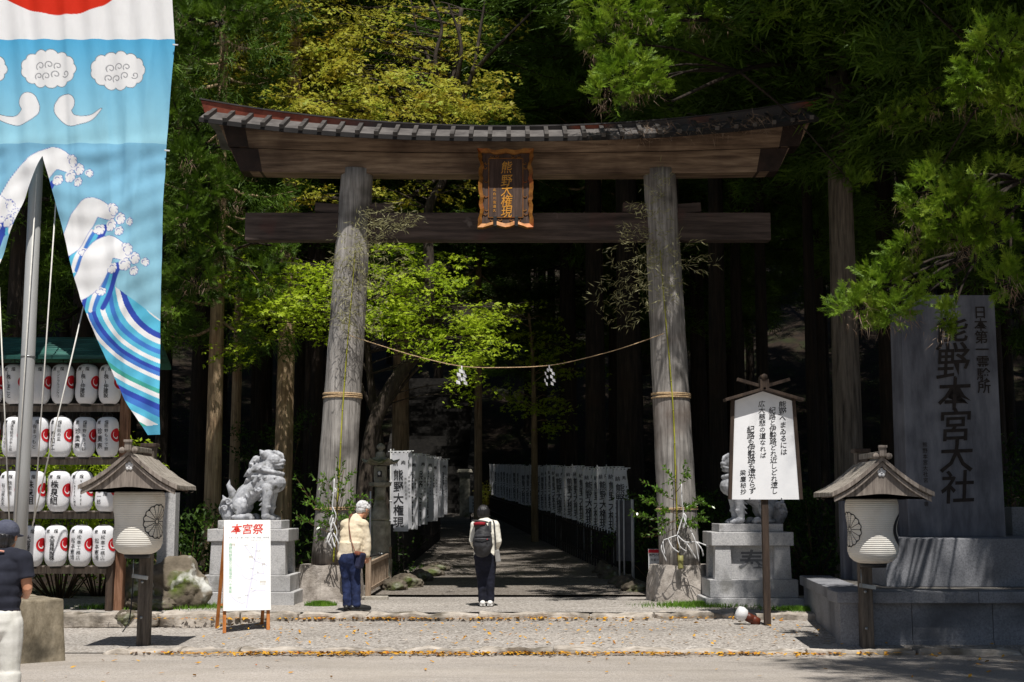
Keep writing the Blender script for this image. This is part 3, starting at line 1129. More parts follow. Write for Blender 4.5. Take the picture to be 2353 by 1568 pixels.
# ================================================================== flagpole and the long printed banner
POLEX, POLEY = XA(44, 1276, 19.2), 19.2
fp = empty('flagpole', (POLEX, POLEY, .1), 'tall grey metal flagpole standing before the lantern rack', 'flagpole')
mb = MB()
mb.tube([(POLEX, POLEY, .05), (POLEX, POLEY, 2.3), (POLEX, POLEY, 11)], [.102, .1, .09], 20)
mb.build('shaft', M('grey_pole_metal', ['#9c9c9c', '#b4b4b2'], scale=2, rough=.45, metal=.25, stretch=(1, 1, .2)), fp)
mb = MB()
mb.lathe([(.107, 0), (.107, .01), (.1, .012), (.1, 0)], (POLEX, POLEY, 3.9), 20)
mb.build('joint_ring', METAL, fp)
ROPEW = M('white_cord', ['#c9c6c0', '#e0ddd6'], scale=20, rough=.8)
for (a, b, ya, yb, lab) in [((85, 400), (30, 1280), 19.05, 19.05, 'white cord running close beside the flagpole, on its left'),
                            ((130, 440), (78, 1200), 19.05, 19.05, 'white cord running close beside the flagpole, on its right'),
                            ((-2, 660), (22, 1210), 18.9, 19.1, 'white cord leaning in from far left of the flagpole'),
                            ((193, 700), (74, 1212), 18.95, 19.1, 'white cord slanting from the split banner down to the flagpole')]:
    mb = MB()
    mb.tube([P(*a, ya), P(*b, yb)], .010, 6)
    tag(mb.build('cord', ROPEW), lab, 'cord', 'cords of the flagpole')

# --- printed design evaluated on a fine cloth grid
BY = 18.85
RED, WHITE = np.array(lin('#e0331c')), np.array(lin('#fbfbfd'))
NAVY, BLUE, CYAN, SKYB, TEAL, GREY = [np.array(lin(c)) for c in ('#3c55bc', '#4d86da', '#64c8ea', '#8fd0f0', '#4fb4a6', '#c9ccd6')]


def seg_d(x, y, pts, rad):
    """signed distance to a chain of discs with changing radius"""
    d = np.full(x.shape, 1e9)
    for (ax, ay), (bx, by), r0, r1 in zip(pts[:-1], pts[1:], rad[:-1], rad[1:]):
        vx, vy = bx - ax, by - ay
        t = np.clip(((x - ax) * vx + (y - ay) * vy) / (vx * vx + vy * vy + 1e-9), 0, 1)
        d = np.minimum(d, np.hypot(x - ax - t * vx, y - ay - t * vy) - (r0 + (r1 - r0) * t))
    return d


def line2(p, n=6):
    return [(v.x, v.y) for v in smooth_line([Vector((a, b, 0)) for a, b in p], n)]


def paint(c, d, col, outline=None, ow=1.6, soft=.8):
    if outline is not None:
        a = np.clip((ow - d) / soft, 0, 1)[..., None]
        c[:] = c * (1 - a) + outline * a
    a = np.clip(-d / soft + .5, 0, 1)[..., None]
    c[:] = c * (1 - a) + col * a


def cloud(c, x, y, cx, cy, rx, ry, g):
    d = np.full(x.shape, 1e9)
    n = 13
    for k in range(n):
        a = 6.283 * k / n
        d = np.minimum(d, np.hypot(x - cx - (rx - 13) * math.cos(a), y - cy - (ry - 12) * math.sin(a)) - 14)
    d = np.minimum(d, np.hypot((x - cx) / (rx - 10), (y - cy) / (ry - 10)) * 20 - 20)
    paint(c, d, WHITE, np.array(lin('#6b6e78')), 1.8)
    for (sx, sy, r_, fl) in [(-18, -6, 11, 1), (2, -9, 10, 1), (20, -8, 9, 1), (-22, 17, 9, 1), (-4, 18, 10, 1), (16, 12, 10, 1), (38, 10, 9, -1)]:
        pts = [(cx + sx + r_ * (1 - t / 9) * math.cos(fl * t + 2.4), cy + sy + r_ * (1 - t / 9) * math.sin(fl * t + 2.4)) for t in np.linspace(0, 6.5, 14)]
        paint(c, seg_d(x, y, pts, [.9] * 14), np.array(lin('#74767f')))


def comma(c, x, y, pts, rad):
    p = line2(pts, 6)
    r = np.interp(np.linspace(0, 1, len(p)), np.linspace(0, 1, len(rad)), rad)
    paint(c, seg_d(x, y, p, list(r)), WHITE, np.array(lin('#5d6a86')), 1.7)


def foam(c, x, y, spots, g):
    """plain round foam knobs in scalloped rows"""
    for (cx, cy, r_, ang, n) in spots:
        for k in range(n + 2):
            a = ang + (k - (n + 1) / 2) * .75
            paint(c, np.hypot(x - cx - r_ * .8 * math.cos(a), y - cy - r_ * .8 * math.sin(a)) - r_ * .45, WHITE, NAVY, 1.4)
        paint(c, np.hypot(x - cx, y - cy) - r_ * .85, WHITE)
        a0 = ang + 2.6
        paint(c, seg_d(x, y, [(cx + r_ * .5 * math.cos(a0 + t), cy + r_ * .5 * math.sin(a0 + t)) for t in np.linspace(0, 2.2, 8)], [.8] * 8), NAVY)


def design(x, y, part):
    g = np.random.default_rng(3)
    c = np.zeros(x.shape + (3,))
    if part == 0:
        c[:] = WHITE
        paint(c, np.hypot(x - 135, y + 201) - 232, RED)
        return c
    if part == 1:
        t = np.clip((y - 88) / 245, 0, 1)[..., None]
        c[:] = np.array(lin('#5ab8e8')) * (1 - t) + np.array(lin('#a9e2f6')) * t
        c[:] *= (1 + .05 * np.sin(y * .9)[..., None] * 0)
        cloud(c, x, y, 110, 157, 62, 43, g)
        cloud(c, x, y, 270, 161, 62, 43, g)
        cloud(c, x, y, -50, 157, 62, 43, g)
        comma(c, x, y, [(150, 236), (143, 252), (160, 274), (185, 277), (212, 268), (233, 250)], [21, 19, 14, 9, 5, .6])
        comma(c, x, y, [(64, 234), (70, 252), (50, 272), (26, 276), (-4, 268), (-30, 250)], [21, 19, 14, 9, 5, .6])
        return c
    t = np.clip((y - 330) / 330, 0, 1)[..., None]
    c[:] = np.array(lin('#86c4e6')) * (1 - t) + np.array(lin('#9fd6ec')) * t

    def band(pts, rad, col, out=None):
        p = line2(pts, 6)
        r = np.interp(np.linspace(0, 1, len(p)), np.linspace(0, 1, len(rad)), rad)
        paint(c, seg_d(x, y, p, list(r)), col, out, 1.4)

    # body of the sea below the crests: alternating ribbons sweeping down to the right
    body = y - (690 - .55 * np.clip(x - 190, -300, 300)) - 25
    cols = [NAVY, CYAN, WHITE, CYAN, CYAN, NAVY, WHITE, CYAN, BLUE, CYAN, WHITE, CYAN, NAVY, BLUE, WHITE, CYAN, CYAN, TEAL, WHITE, CYAN, NAVY, BLUE, CYAN, WHITE, TEAL, TEAL, CYAN, WHITE, BLUE, NAVY, WHITE, CYAN]
    u = np.hypot((x - 470) * 1.0, (y - 540) * .78)          # ring-like ribbons round a far centre
    q = (u - 150) / 9.5 + 1.6 * np.sin(y * .012 + x * .008) + .5 * np.sin(y * .03 - x * .02)
    idx = np.clip(np.floor(q), 0, 400).astype(int) % len(cols)
    m = y > np.where(x > 225, 628 + .75 * (x - 225), 640 - .2 * (225 - x))
    cc = np.array(cols)[idx]
    thick = (q - np.floor(q))
    c[m] = cc[m]
    low = y > 985 - .1 * (x - 300)
    c[low] = np.array(lin('#5fb3d4'))
    # three plain rounded crests, white over blue ribbons
    for (x0, y0, x1, y1, w_) in [(20, 470, 120, 365, 34), (165, 560, 215, 478, 28), (205, 650, 250, 570, 34), (-60, 560, -20, 470, 34)]:
        for k, col in enumerate((NAVY, CYAN, WHITE, BLUE, CYAN, NAVY)):
            band([(x0 - 10 + k * 9, y0 + 70 - k * 2), (x0 + k * 10, y0 + 26), ((x0 + x1) / 2 + 6 + k * 9, (y0 + y1) / 2 + 24 - k * 4)], [5, 6, 7], col)
        band([(x0 - 28, y0 + 30), (x0, y0), ((x0 + x1) / 2, (y0 + y1) / 2 - 10), (x1, y1), (x1 + 40, y1 + 16)], [w_ * .5, w_ * .85, w_, w_ * .8, w_ * .45], WHITE, NAVY)
        foam(c, x, y, [(x1 + 44, y1 + 6, 12, -.4, 3), (x1 + 62, y1 + 26, 11, .1, 3), (x1 + 40, y1 + 40, 12, .5, 3), (x1 + 12, y1 + 48, 11, .9, 3), (x0 + 30, y0 + 20, 9, 1.2, 3), (x1 + 84, y1 + 34, 8, 0, 2), (x1 + 60, y1 + 54, 9, .6, 3)], g)
    return c


def cloth_xyz(x, y):
    """cloth position: depth folds and a flutter of the tail"""
    f = .03 * np.sin(x * .05 + y * .004) * np.clip(y / 300, .25, 1) + .02 * np.sin(x * .11 - y * .012 + 1) + .010 * np.sin(y * .09 + x * .02) * np.exp(-((y - 350) / 40.) ** 2)
    f = f + .05 * np.sin((x + y * .5) * .02) * np.clip((y - 400) / 300, 0, 1)
    f = f + .016 * np.sin((y - x * .55) * .035 + 2 * np.sin(x * .013 + y * .006)) * np.clip((y - 340) / 60, 0, 1) + .004 * np.sin((y + x * .2) * .13 + 3 * np.sin(x * .021)) * np.clip((y - 330) / 40, 0, 1)
    crease = np.zeros_like(x)
    for cx_, k_ in ((60, .12), (150, .05), (300, -.04), (230, .08), (350, -.1)):
        crease = crease + .012 * np.exp(-((x - cx_ - (y - 90) * k_) / 7.) ** 2)
    f = f - crease
    Y = BY + f - (y - 330) * .0002
    a = (x - CX) / F
    b = (CY - y) / F
    t = BY / (math.cos(PITCH) - b * math.sin(PITCH))
    return np.stack([a * t, Y, CAMH + (math.sin(PITCH) + b * math.cos(PITCH)) * t], -1)


RIGHT = lambda y: np.interp(y, [-60, 0, 100, 240, 340, 560, 740, 1000], [392, 393, 400, 388, 380, 373, 368, 377])
TL = lambda y: np.interp(y, [330, 358, 545, 690, 800, 920, 1001], [97, 97, 150, 190, 235, 290, 345])
TR = lambda y: np.interp(y, [330, 358, 610, 700], [97, 97, 0, -30])
CLOTH = vcol_mat('printed_cloth', .8, .28)
bn = empty('wave_banner', P(200, 1000, BY), 'tall festival banner with red disc, clouds and blue waves hanging by the flagpole', 'banner')


def cloth(name, y0, y1, xl, xr, part, step=1.55):
    ny = int((y1 - y0) / step)
    nx = int(max(abs(xr(np.array([y0, y1])) - xl(np.array([y0, y1])))) / step) + 2
    ys = np.linspace(y0, y1, ny)
    l, r_ = xl(ys), xr(ys)
    u = np.linspace(0, 1, nx)
    X = l[:, None] + (r_ - l)[:, None] * u[None]
    Yp = np.repeat(ys[:, None], nx, 1)
    if part == 2 and name == 'wave_panel': pass
    v = cloth_xyz(X, Yp).reshape(-1, 3)
    col = design(X, Yp, part).reshape(-1, 3)
    me = bpy.data.meshes.new(name)
    i = np.arange(ny * nx).reshape(ny, nx)
    q = np.stack([i[:-1, :-1], i[1:, :-1], i[1:, 1:], i[:-1, 1:]], -1).reshape(-1, 4)
    me.vertices.add(len(v))
    me.vertices.foreach_set('co', (v - np.array(wloc(bn))).astype(np.float32).ravel())
    me.loops.add(q.size)
    me.loops.foreach_set('vertex_index', q.astype(np.int32).ravel())
    me.polygons.add(len(q))
    me.polygons.foreach_set('loop_start', np.arange(0, q.size, 4, dtype=np.int32))
    me.polygons.foreach_set('use_smooth', [True] * len(q))
    at = me.color_attributes.new('Col', 'FLOAT_COLOR', 'POINT')
    at.data.foreach_set('color', np.concatenate([np.clip(col, 0, 1), np.ones((len(col), 1))], 1).astype(np.float32).ravel())
    me.materials.append(CLOTH)
    me.update()
    return obj(name, me, bn)


LEFT = lambda y: np.full(np.shape(y), -210.)
cloth('sun_panel', -160, 88.5, LEFT, RIGHT, 0)
cloth('sky_panel', 88, 330.5, LEFT, RIGHT, 1)
cloth('wave_panel', 330, 358.5, LEFT, RIGHT, 2)
cloth('wave_tail', 358, 1001, TL, RIGHT, 2)
cloth('wave_tail', 358, 900, lambda y: np.interp(y, [330, 600, 900], [-210, -212, -150]), lambda y: np.interp(y, [330, 358, 610, 900], [97, 97, 0, -140]), 2, 2.5)
for (x, y) in ((404, 103), (385, 346)):
    mb = MB()
    mb.tube([P(x - 7, y, BY - .01), P(x + 5, y + 1, BY - .01)], .012, 8)
    mb.build('toggle', PAPER, bn)

# concrete block carrying the pole
mb = MB()
c = Vector((-5.9, 15.75, 0))
mb.box((c.x, c.y, .335), (1.12, 1.12, .72), rot=Matrix.Rotation(R(38), 3, 'Z'), taper=(.93, .93), bev=.02)
tag(mb.build('concrete_block', M('stained_concrete', ['#574e3f', '#80766410'[:7], '#9c917e'], scale=3.5, rough=.95, bump=.3, bscale=30, stretch=(2, 2, .9), detail=9, spots=[('#3f3a30', 2.6, .5, .72)]), rough=.012, cuts=4),
    'stained square concrete block beside the person in the navy cap', 'concrete block')

# ================================================================== rack of paper lanterns
LY = 19.85
RWOOD = M('red_brown_post_wood', ['#4a3326', '#7d5a44', '#9d7760'], scale=3, rough=.75, bump=.2, bscale=14, stretch=(8, 8, .8), detail=7)
rows = [(838, 929), (959, 1051), (1083, 1176), (1207, 1302)]
colx = XA(253, 884, LY)
dx = 54.4 * LY / F
rk = empty('lantern_rack', (colx - 1.0, LY + .2, .12), 'wooden rack with green copper roof carrying four rows of paper lanterns', 'lantern rack')
pxr = XA(284, 1050, LY + .18)
for xx in (pxr, pxr - .22):
    pass
mb = MB()
mb.box((pxr, LY + .2, 2.1), (.13, .15, 4.1), bev=.01)
mb.build('post', RWOOD, rk)
mb = MB()
mb.box((pxr - 2.55, LY + .2, 2.1), (.13, .15, 4.1), bev=.01)
mb.build('post', RWOOD, rk)
mb = MB()
mb.box((pxr - .10, LY + .06, .62), (.10, .10, 1.2), bev=.01)
mb.build('post_brace', DARKWOOD, rk)
xl = pxr - 2.5
for (py, hh) in ((939, .09), (1061, .09), (1185, .1), (1311, .1)):
    z = ZA(py, LY + .1)
    mb = MB()
    mb.box(((xl + pxr) / 2 - .03, LY + .17, z), (pxr - xl - .07, .05, hh), bev=.006)
    mb.box(((xl + pxr) / 2 - .03, LY + .1, z + hh / 2 + .012), (pxr - xl - .07, .16, .022))
    mb.build('rail', OLDWOOD, rk)
z0, z1 = ZA(826, LY - .3), ZA(790, LY + .2)
mb = MB()
ra, rb = xl - .6, pxr + .42
prof = [(-.62, 0), (-.62, .055), (-.5, .075), (.18, .42), (.24, .42), (.95, .06), (.95, 0), (.2, .33), (-.45, .02)]
zr0 = ZA(822, LY - .6)
vs = [(ra, LY + .2 + y, zr0 + z) for y, z in prof] + [(rb, LY + .2 + y, zr0 + z) for y, z in prof]
n = len(prof)
mb.add(vs, [tuple(range(n)), tuple(range(2 * n - 1, n - 1, -1))] + [(i, i + n, (i + 1) % n + n, (i + 1) % n) for i in range(n)])
mb.build('roof', M('green_copper', ['#16302c', '#27504a', '#3f7268'], scale=3, rough=.4, metal=.3, stretch=(.4, 3, 3)), rk)
mb = MB()
for k in range(10):
    yy = -.56 + k * .072
    mb.tube([(ra, LY + .2 + yy, zr0 + .075 + (yy + .5) * .5), (rb, LY + .2 + yy, zr0 + .075 + (yy + .5) * .5)], .012, 6)
mb.build('roof_seam', M('green_copper', []), rk)
mb = MB()
mb.box(((xl + pxr) / 2, LY + .2, zr0 - .06), (pxr - xl + .5, .14, .13), bev=.01)
mb.build('top_beam', DARKWOOD, rk)

LANT = M('lantern_paper', ['#ececf0', '#f6f6f8'], scale=6, rough=.75, transl=.15, wave=('Z', 22, .35))
LRING = M('lantern_ring', [(.02, .018, .016), (.04, .036, .032)], scale=20, rough=.5)
LRED = M('lantern_red', ['#b3101c', '#cc1c26'], scale=8, rough=.6)
HH = 91.5 * LY / F
RR = 25.6 * LY / F
PROF = [(.0, 0), (.45, 0), (.62, .02), (.8, .075), (.93, .16), (.985, .26), (.985, .36), (.955, .46), (.94, .52), (.955, .6), (.985, .7), (.99, .78), (.95, .87), (.82, .945), (.62, .985), (.45, 1.0), (0, 1.0)]


def prof_r(v): return float(np.interp(v, [p[1] for p in PROF[1:-1]], [p[0] for p in PROF[1:-1]]))


mb = MB()
mb.lathe([(max(r_, .01) * RR, z * HH) for r_, z in PROF], (0, 0, 0), 32)
LBODY = mb.mesh('lantern_body', LANT)
mb = MB()
mb.lathe([(.01, -.03), (RR * .46, -.03), (RR * .47, .004), (RR * .46, .006), (.01, .006)], (0, 0, 0), 20)
LBOT = mb.mesh('bottom_ring', LRING)
mb = MB()
mb.lathe([(.01, HH - .006), (RR * .46, HH - .006), (RR * .46, HH + .02), (.01, HH + .02)], (0, 0, 0), 20)
mb.tube([(0, 0, HH + .02), (0, 0, HH + .075)], .006, 6)
mb.tube([(-.09, 0, HH + .02), (-.05, 0, HH + .06), (0, 0, HH + .075), (.05, 0, HH + .06), (.09, 0, HH + .02)], .004, 5)
LTOP = mb.mesh('top_ring', LRING)


def lfn(off, a0=0.):
    def f(u, v):
        """u metres along the skin, v metres up"""
        r_ = prof_r(v / HH) * RR + off
        a = -math.pi / 2 + a0 + u / RR
        return Vector((r_ * math.cos(a), r_ * math.sin(a), v))
    return f


def skin_disc(f, cu, cv, r_, mb, inner=0):
    vs, fs = [], []
    for k in range(5):
        for j in range(28):
            a = 6.283 * j / 28
            q = inner + (r_ - inner) * k / 4
            vs.append(f(cu + q * math.cos(a), cv + q * math.sin(a)))
    for k in range(4):
        for j in range(28):
            b = k * 28
            fs.append((b + j, b + (j + 1) % 28, b + 28 + (j + 1) % 28, b + 28 + j))
    mb.add(vs, fs)


def skin_swirl(f, cu, cv, r_, mb, turn=0):
    """one curling comma of a swirl crest"""
    vs = []
    m = 18
    for i in range(m + 1):
        t = i / m
        a = turn + 1.2 + t * 3.4
        q = r_ * (.80 - .42 * t)
        wd = r_ * (.035 + .15 * t ** 1.5) if t < .9 else r_ * .12
        vs += [f(cu + (q - wd) * math.cos(a), cv + (q - wd) * math.sin(a)), f(cu + (q + wd) * math.cos(a), cv + (q + wd) * math.sin(a))]
    mb.add(vs, [(2 * i, 2 * i + 1, 2 * i + 3, 2 * i + 2) for i in range(m)])


LCREST, LSWIRL = [], []
for cu_ in (RR * 1.32, -RR * 1.9):
    mb = MB()
    skin_disc(lfn(.004), cu_, HH * .54, HH * .17, mb)
    LCREST.append(mb.mesh('red_crest', LRED))
    mb = MB()
    skin_swirl(lfn(.007), cu_, HH * .54, HH * .15, mb, 1.2)
    LSWIRL.append(mb.mesh('swirl', M('lantern_white', ['#e6e2e2', '#f0eeee'], scale=6)))
TX = {
    (0, 0): [('(株)仲建設', .0, .8, .095)], (0, 1): [('(株)仲建設', .0, .8, .095)], (0, 2): [('セントラルコンクリ', .0, .8, .058)], (0, 3): [], (0, 4): [('(株)まこと', -.02, .8, .1)], (0, 5): [('(株)和田', 0, .8, .1)],
    (1, 0): [('熊野もうで餅', .05, .78, .062), ('珍重庵', -.055, .66, .1)], (1, 1): [('熊野もうで餅', .05, .78, .062), ('珍重庵', -.055, .66, .1)],
    (1, 2): [('有樹の里', .045, .78, .06), ('塚和工', -.05, .58, .095)], (1, 3): [('有まつもと', 0.02, .76, .07)], (1, 4): [('浦島観光ホテル株', .04, .78, .052), ('山上館まもる', -.065, .78, .056)], (1, 5): [('泉夫富', 0, .76, .1)],
    (2, 0): [('松本屋', .045, .72, .075), ('松本一郎', -.055, .66, .085)], (2, 1): [('VCOFFEE', .05, .76, .052), ('CAFEALMA', -.05, .72, .05)], (2, 2): [('株泉組', 0, .7, .13)], (2, 3): [('株泉組', 0, .7, .13)],
    (2, 4): [('株泉熊', .05, .72, .07), ('有山泉夫夫', -.05, .66, .08)], (2, 5): [('大場組', 0, .7, .12)],
    (3, 0): [('松本工務店', .04, .74, .07), ('松本憲博', -.055, .66, .085)], (3, 1): [('松本工務店', .04, .74, .07), ('松本憲博', -.055, .66, .085)], (3, 2): [('大富建設株', 0, .72, .092)], (3, 3): [('大富建設株', 0, .72, .092)], (3, 4): [('大富建設株', 0, .72, .092)], (3, 5): [('大場組', 0, .7, .12)],
}
ORD = ['rightmost', 'second from the right', 'third from the right', 'fourth from the right', 'fifth from the right', 'sixth from the right']
RW = ['top row', 'second row', 'third row', 'bottom row']
_l = None
for r_ in range(4):
    zc = ZA(rows[r_][1], LY)
    for k in range(6):
        if r_ == 0 and k == 5: pass
        x = colx - k * dx
        lt = empty('paper_lantern', (x, LY, zc), 'white paper lantern hanging in the %s of the rack, %s' % (RW[r_], ORD[k]), 'paper lantern', 'white paper lanterns on the rack', rz=R(-4) + .05 * math.sin(k * 3 + r_ * 5))
        lt.rotation_euler.x = .035 * math.sin(k * 5.1 + r_ * 2.3)
        lt.rotation_euler.y = .03 * math.sin(k * 2.7 + r_ * 4.1)
        body = obj('lantern_body', LBODY, lt)
        obj('top_ring', LTOP, lt)
        obj('bottom_ring', LBOT, lt)
        for a_, b_ in zip(LCREST, LSWIRL): obj('swirl', b_, obj('red_crest', a_, lt))
        mb = MB()
        f = lfn(.005)
        glyph(mb, '献', -RR * .42, HH * .865, .062, f)
        glyph(mb, '燈', RR * .33, HH * .865, .062, f)
        for (s_, u, v, sz) in TX[r_, k]:
            tot = HH * v - .06
            vtext(mb, s_, u * 1.0, HH * v - sz * .1, min(sz * .96, 1.1 * tot / len(s_)), f, pitch=min(sz * 1.08, tot / len(s_)), bold=1 if sz > .085 else 0)
        mb.build('lettering', INK, lt, world=False)

# ================================================================== roofed lanterns on posts (a pair)
CREAM = M('aged_lantern_paper', ['#e0dacf', '#ece8df', '#f2efe8'], scale=3, rough=.75, transl=.15, wave=('Z', 14, .35), spots=[('#c4b08e', 1.6, .58, .82)])
BARK = M('weathered_bark_roof', ['#645e55', '#928a80', '#b0a99f'], scale=5, rough=.95, bump=.7, bscale=30, stretch=(1, 4, 1), detail=8)


def roofed_lamp(c, label):
    """c = middle of the paper lantern on the ground plan"""
    gzc = gz(c[0], c[1]) if c[0] > 0 else .09
    t = empty('roofed_lantern', (c[0], c[1], gzc), label, 'lantern post', 'roofed lanterns on posts')
    L = lambda x, y, z: (x, y, z)
    z0, z1 = 1.08, 1.885       # lantern bottom, top
    mb = MB()
    mb.box((0, .42, 1.18), (.15, .15, 2.5), bev=.008)
    mb.build('post', M('grey_post_wood', ['#3a342f', '#5c544c', '#756b61'], scale=3, rough=.8, bump=.3, bscale=14, stretch=(8, 8, .8), detail=7), t, world=False)
    mb = MB()
    mb.box((0, .42, 2.44), (.2, .2, .05), bev=.01)
    mb.build('post_cap', DARKWOOD, t, world=False)
    for z in (.28, .72):
        mb = MB()
        mb.tube([(-.02, .335, z), (-.02, .35, z)], .018, 8)
        mb.build('bolt', METAL, t, world=False)
    mb = MB()
    mb.box((-.02, .22, .79), (.20, .035, .05), rot=Matrix.Rotation(.15, 3, 'Y'), bev=.005)
    mb.tube([(-.1, .2, .78), (-.1, .2, 1.0)], .006, 6)
    mb.build('cleat', METAL, t, world=False)
    mb = MB()
    mb.bar((0, .42, 2.28), (0, -.05, 2.28), .09, .10, bev=.006)
    mb.bar((0, .40, 1.08), (0, -.02, 1.06), .06, .05)
    mb.build('arm', DARKWOOD, t, world=False)
    # lantern
    r_ = .315
    prof = [(.0, 0), (.52, 0), (.72, .03), (.88, .09), (.95, .17), (.955, .27), (.93, .37), (.915, .45), (.93, .55), (.97, .66), (1.0, .76), (1.0, .86), (.96, .93), (.85, .985), (.7, 1), (0, 1)]
    mb = MB()
    mb.lathe([(max(q, .01) * r_, z0 + z * (z1 - z0)) for q, z in prof], (0, 0, 0), 40)
    lb = mb.build('lantern_body', CREAM, t, world=False)

    def f(off, a0):
        def g(u, v):
            rr = float(np.interp((v - z0) / (z1 - z0), [p[1] for p in prof[1:-1]], [p[0] for p in prof[1:-1]])) * r_ + off
            a = -math.pi / 2 + a0 + u / r_
            return Vector((rr * math.cos(a), rr * math.sin(a), v))
        return g
    # sixteen-petal flower crest on one side, swirl crest on the other
    for a0, kind in ((R(62), 0), (R(-118), 0), (R(152), 1), (R(-62) if c[0] < 0 else R(62), 2)):
        if c[0] > 0: a0 -= 0
        break
    ang_f, ang_s = (R(64), R(-100)) if c[0] < 0 else (R(-78), R(76))
    mb = MB()
    g = f(.004, ang_f)
    cv = z0 + .40
    rad = .21

    def arc(pts, wd):
        vs, fs = [], []
        for i, (u, v) in enumerate(pts):
            u0, v0 = pts[max(i - 1, 0)]
            u1, v1 = pts[min(i + 1, len(pts) - 1)]
            l = math.hypot(u1 - u0, v1 - v0) + 1e-9
            nx_, ny_ = -(v1 - v0) / l * wd, (u1 - u0) / l * wd
            vs += [g(u + nx_, v + ny_), g(u - nx_, v - ny_)]
        fs = [(2 * i, 2 * i + 2, 2 * i + 3, 2 * i + 1) for i in range(len(pts) - 1)]
        mb.add(vs, fs)
    for k in range(16):
        a = 6.283 * k / 16
        h = 6.283 / 32
        arc([(rad * q * math.cos(a), cv + rad * q * math.sin(a)) for q in fr(.14, .9, 6)], .0035)
        arc([(rad * (.9 + .1 * math.sin(math.pi * s)) * math.cos(a + 2 * h * s), cv + rad * (.9 + .1 * math.sin(math.pi * s)) * math.sin(a + 2 * h * s)) for s in fr(0, 1, 6)], .006)
        arc([(rad * .97 * math.cos(a + h * 2 * (s - .5) * .5), cv + rad * (.97 + .0 * s) * math.sin(a + h * 2 * (s - .5) * .5)) for s in fr(0, 1, 3)], .004)
    arc([(rad * .14 * math.cos(a), cv + rad * .14 * math.sin(a)) for a in fr(0, 6.2832, 16)], .004)
    mb.build('flower_crest', INK, lb, world=False)
    mb = MB()
    g2 = f(.004, ang_s)
    skin_disc(g2, 0, cv, rad * .95, mb)
    sw = mb.build('swirl_crest', INK, lb, world=False)
    mb = MB()
    skin_swirl(f(.008, ang_s), 0, cv, rad * .9, mb, .6)
    mb.build('swirl', CREAM, lb, world=False)
    mb = MB()
    mb.lathe([(.01, z0 - .05), (.15, z0 - .05), (.16, z0 - .002), (.01, z0 - .002)], (0, 0, 0), 24)
    mb.build('base_ring', IRON, t, world=False)
    mb = MB()
    mb.lathe([(.01, z1), (.22, z1), (.2, z1 + .05), (.01, z1 + .05)], (0, 0, 0), 24)
    mb.build('top_ring', IRON, t, world=False)
    # roof: two slightly curved slopes, bargeboards, gable boards, ridge
    ze, zp = 1.87, 2.285
    hw, y0, y1 = .58, -.52, .52

    def slope(u): return ze + (zp - ze) * (1 - u) - .05 * math.sin(math.pi * u) * (.6 + .4 * u)
    mb = MB()
    top, bot = [], []
    for u in fr(-1, 1, 20):
        top.append((u * hw, slope(abs(u)) + .05))
        bot.append((u * hw, slope(abs(u))))
    mb.prism(top + bot[::-1], y0 + .02, y1)
    rf = mb.build('roof', BARK, t, world=False, rough=.012, rscale=14, cuts=1)
    for yy, dz, th in ((y0 - .012, .0, .052), (y0 + .012, -.062, .05)):
        mb = MB()
        k = 1.03 if dz == 0 else .98
        a = [(u * hw * k, slope(abs(u)) + dz + th) for u in fr(-1, 1, 20)] + [(u * hw * k, slope(abs(u)) + dz) for u in fr(1, -1, 20)]
        mb.prism(a, yy - .012, yy + .014)
        mb.build('bargeboard', OLDWOOD, rf, world=False)
    for yy in (y0 + .05, y1 - .06):
        mb = MB()
        a = [(u * hw * .93, slope(abs(u)) - .03) for u in fr(-1, 1, 16)]
        low = [(.56, ze - .02), (.46, ze - .035), (.42, ze - .01), (.3, ze - .0), (.16, ze + .015), (.05, ze + .03), (0, ze + .012)]
        low = low + [(-x, z) for x, z in low[-2::-1]]
        mb.prism(a + low, yy - .012, yy + .012)
        mb.build('gable_board', OLDWOOD, rf, world=False)
    mb = MB()
    for k in range(5):
        a = 6.283 * k / 5 + .3
        mb.lathe([(.001, 0), (.026, 0), (.024, .008), (.001, .01)], (0, 0, 0), 10) if 0 else mb.ell((.032 * math.cos(a), y0 + .03, zp - .135 + .032 * math.sin(a)), (.024, .008, .024), n=8)
    mb.ell((0, y0 + .026, zp - .135), (.018, .01, .018), n=8)
    mb.build('flower_boss', PAPER, rf, world=False)
    mb = MB()
    mb.bar((0, y0 - .03, zp + .075), (0, y1, zp + .075), .09, .07, bev=.012)
    mb.build('ridge_pole', BARK, rf, world=False)
    mb = MB()
    mb.box((0, y0 - .04, zp + .115), (.085, .05, .13), bev=.01)
    mb.ell((-.075, y0 - .03, zp + .055), (.045, .03, .04), n=8)
    mb.ell((.075, y0 - .03, zp + .055), (.045, .03, .04), n=8)
    mb.box((0, y0 - .055, zp + .165), (.1, .05, .03), bev=.006)
    mb.build('ridge_ornament', OLDWOOD, rf, world=False)
    return t


roofed_lamp((XA(318, 1210, 16.75), 16.75), 'sunlit roofed lantern with a flower crest, on a dark post before the lantern rack')
roofed_lamp((XA(2004, 1204, 16.25), 16.25), 'shaded roofed lantern on a dark post before the big stone monument')
mb = MB()
mb.tube(smooth_line([P(308, 1270, 17.0), P(305, 1350, 17.0), P(298, 1420, 16.9), P(290, 1440, 16.7), P(282, 1452, 16.5)], 5), .008, 6)
tag(mb.build('cable', IRON), 'black cable hanging beside the post of the sunlit roofed lantern', 'cable')

# stones and marker behind the left lamp
MOSSROCK = M('mossy_rock', ['#3c352a', '#6a6154', '#8d8474'], scale=2.2, rough=1, bump=.9, bscale=12, detail=9, spots=[('#4c5a1e', 1.6, .55, .66), ('#c2c2bc', 2.6, .565, .66)])


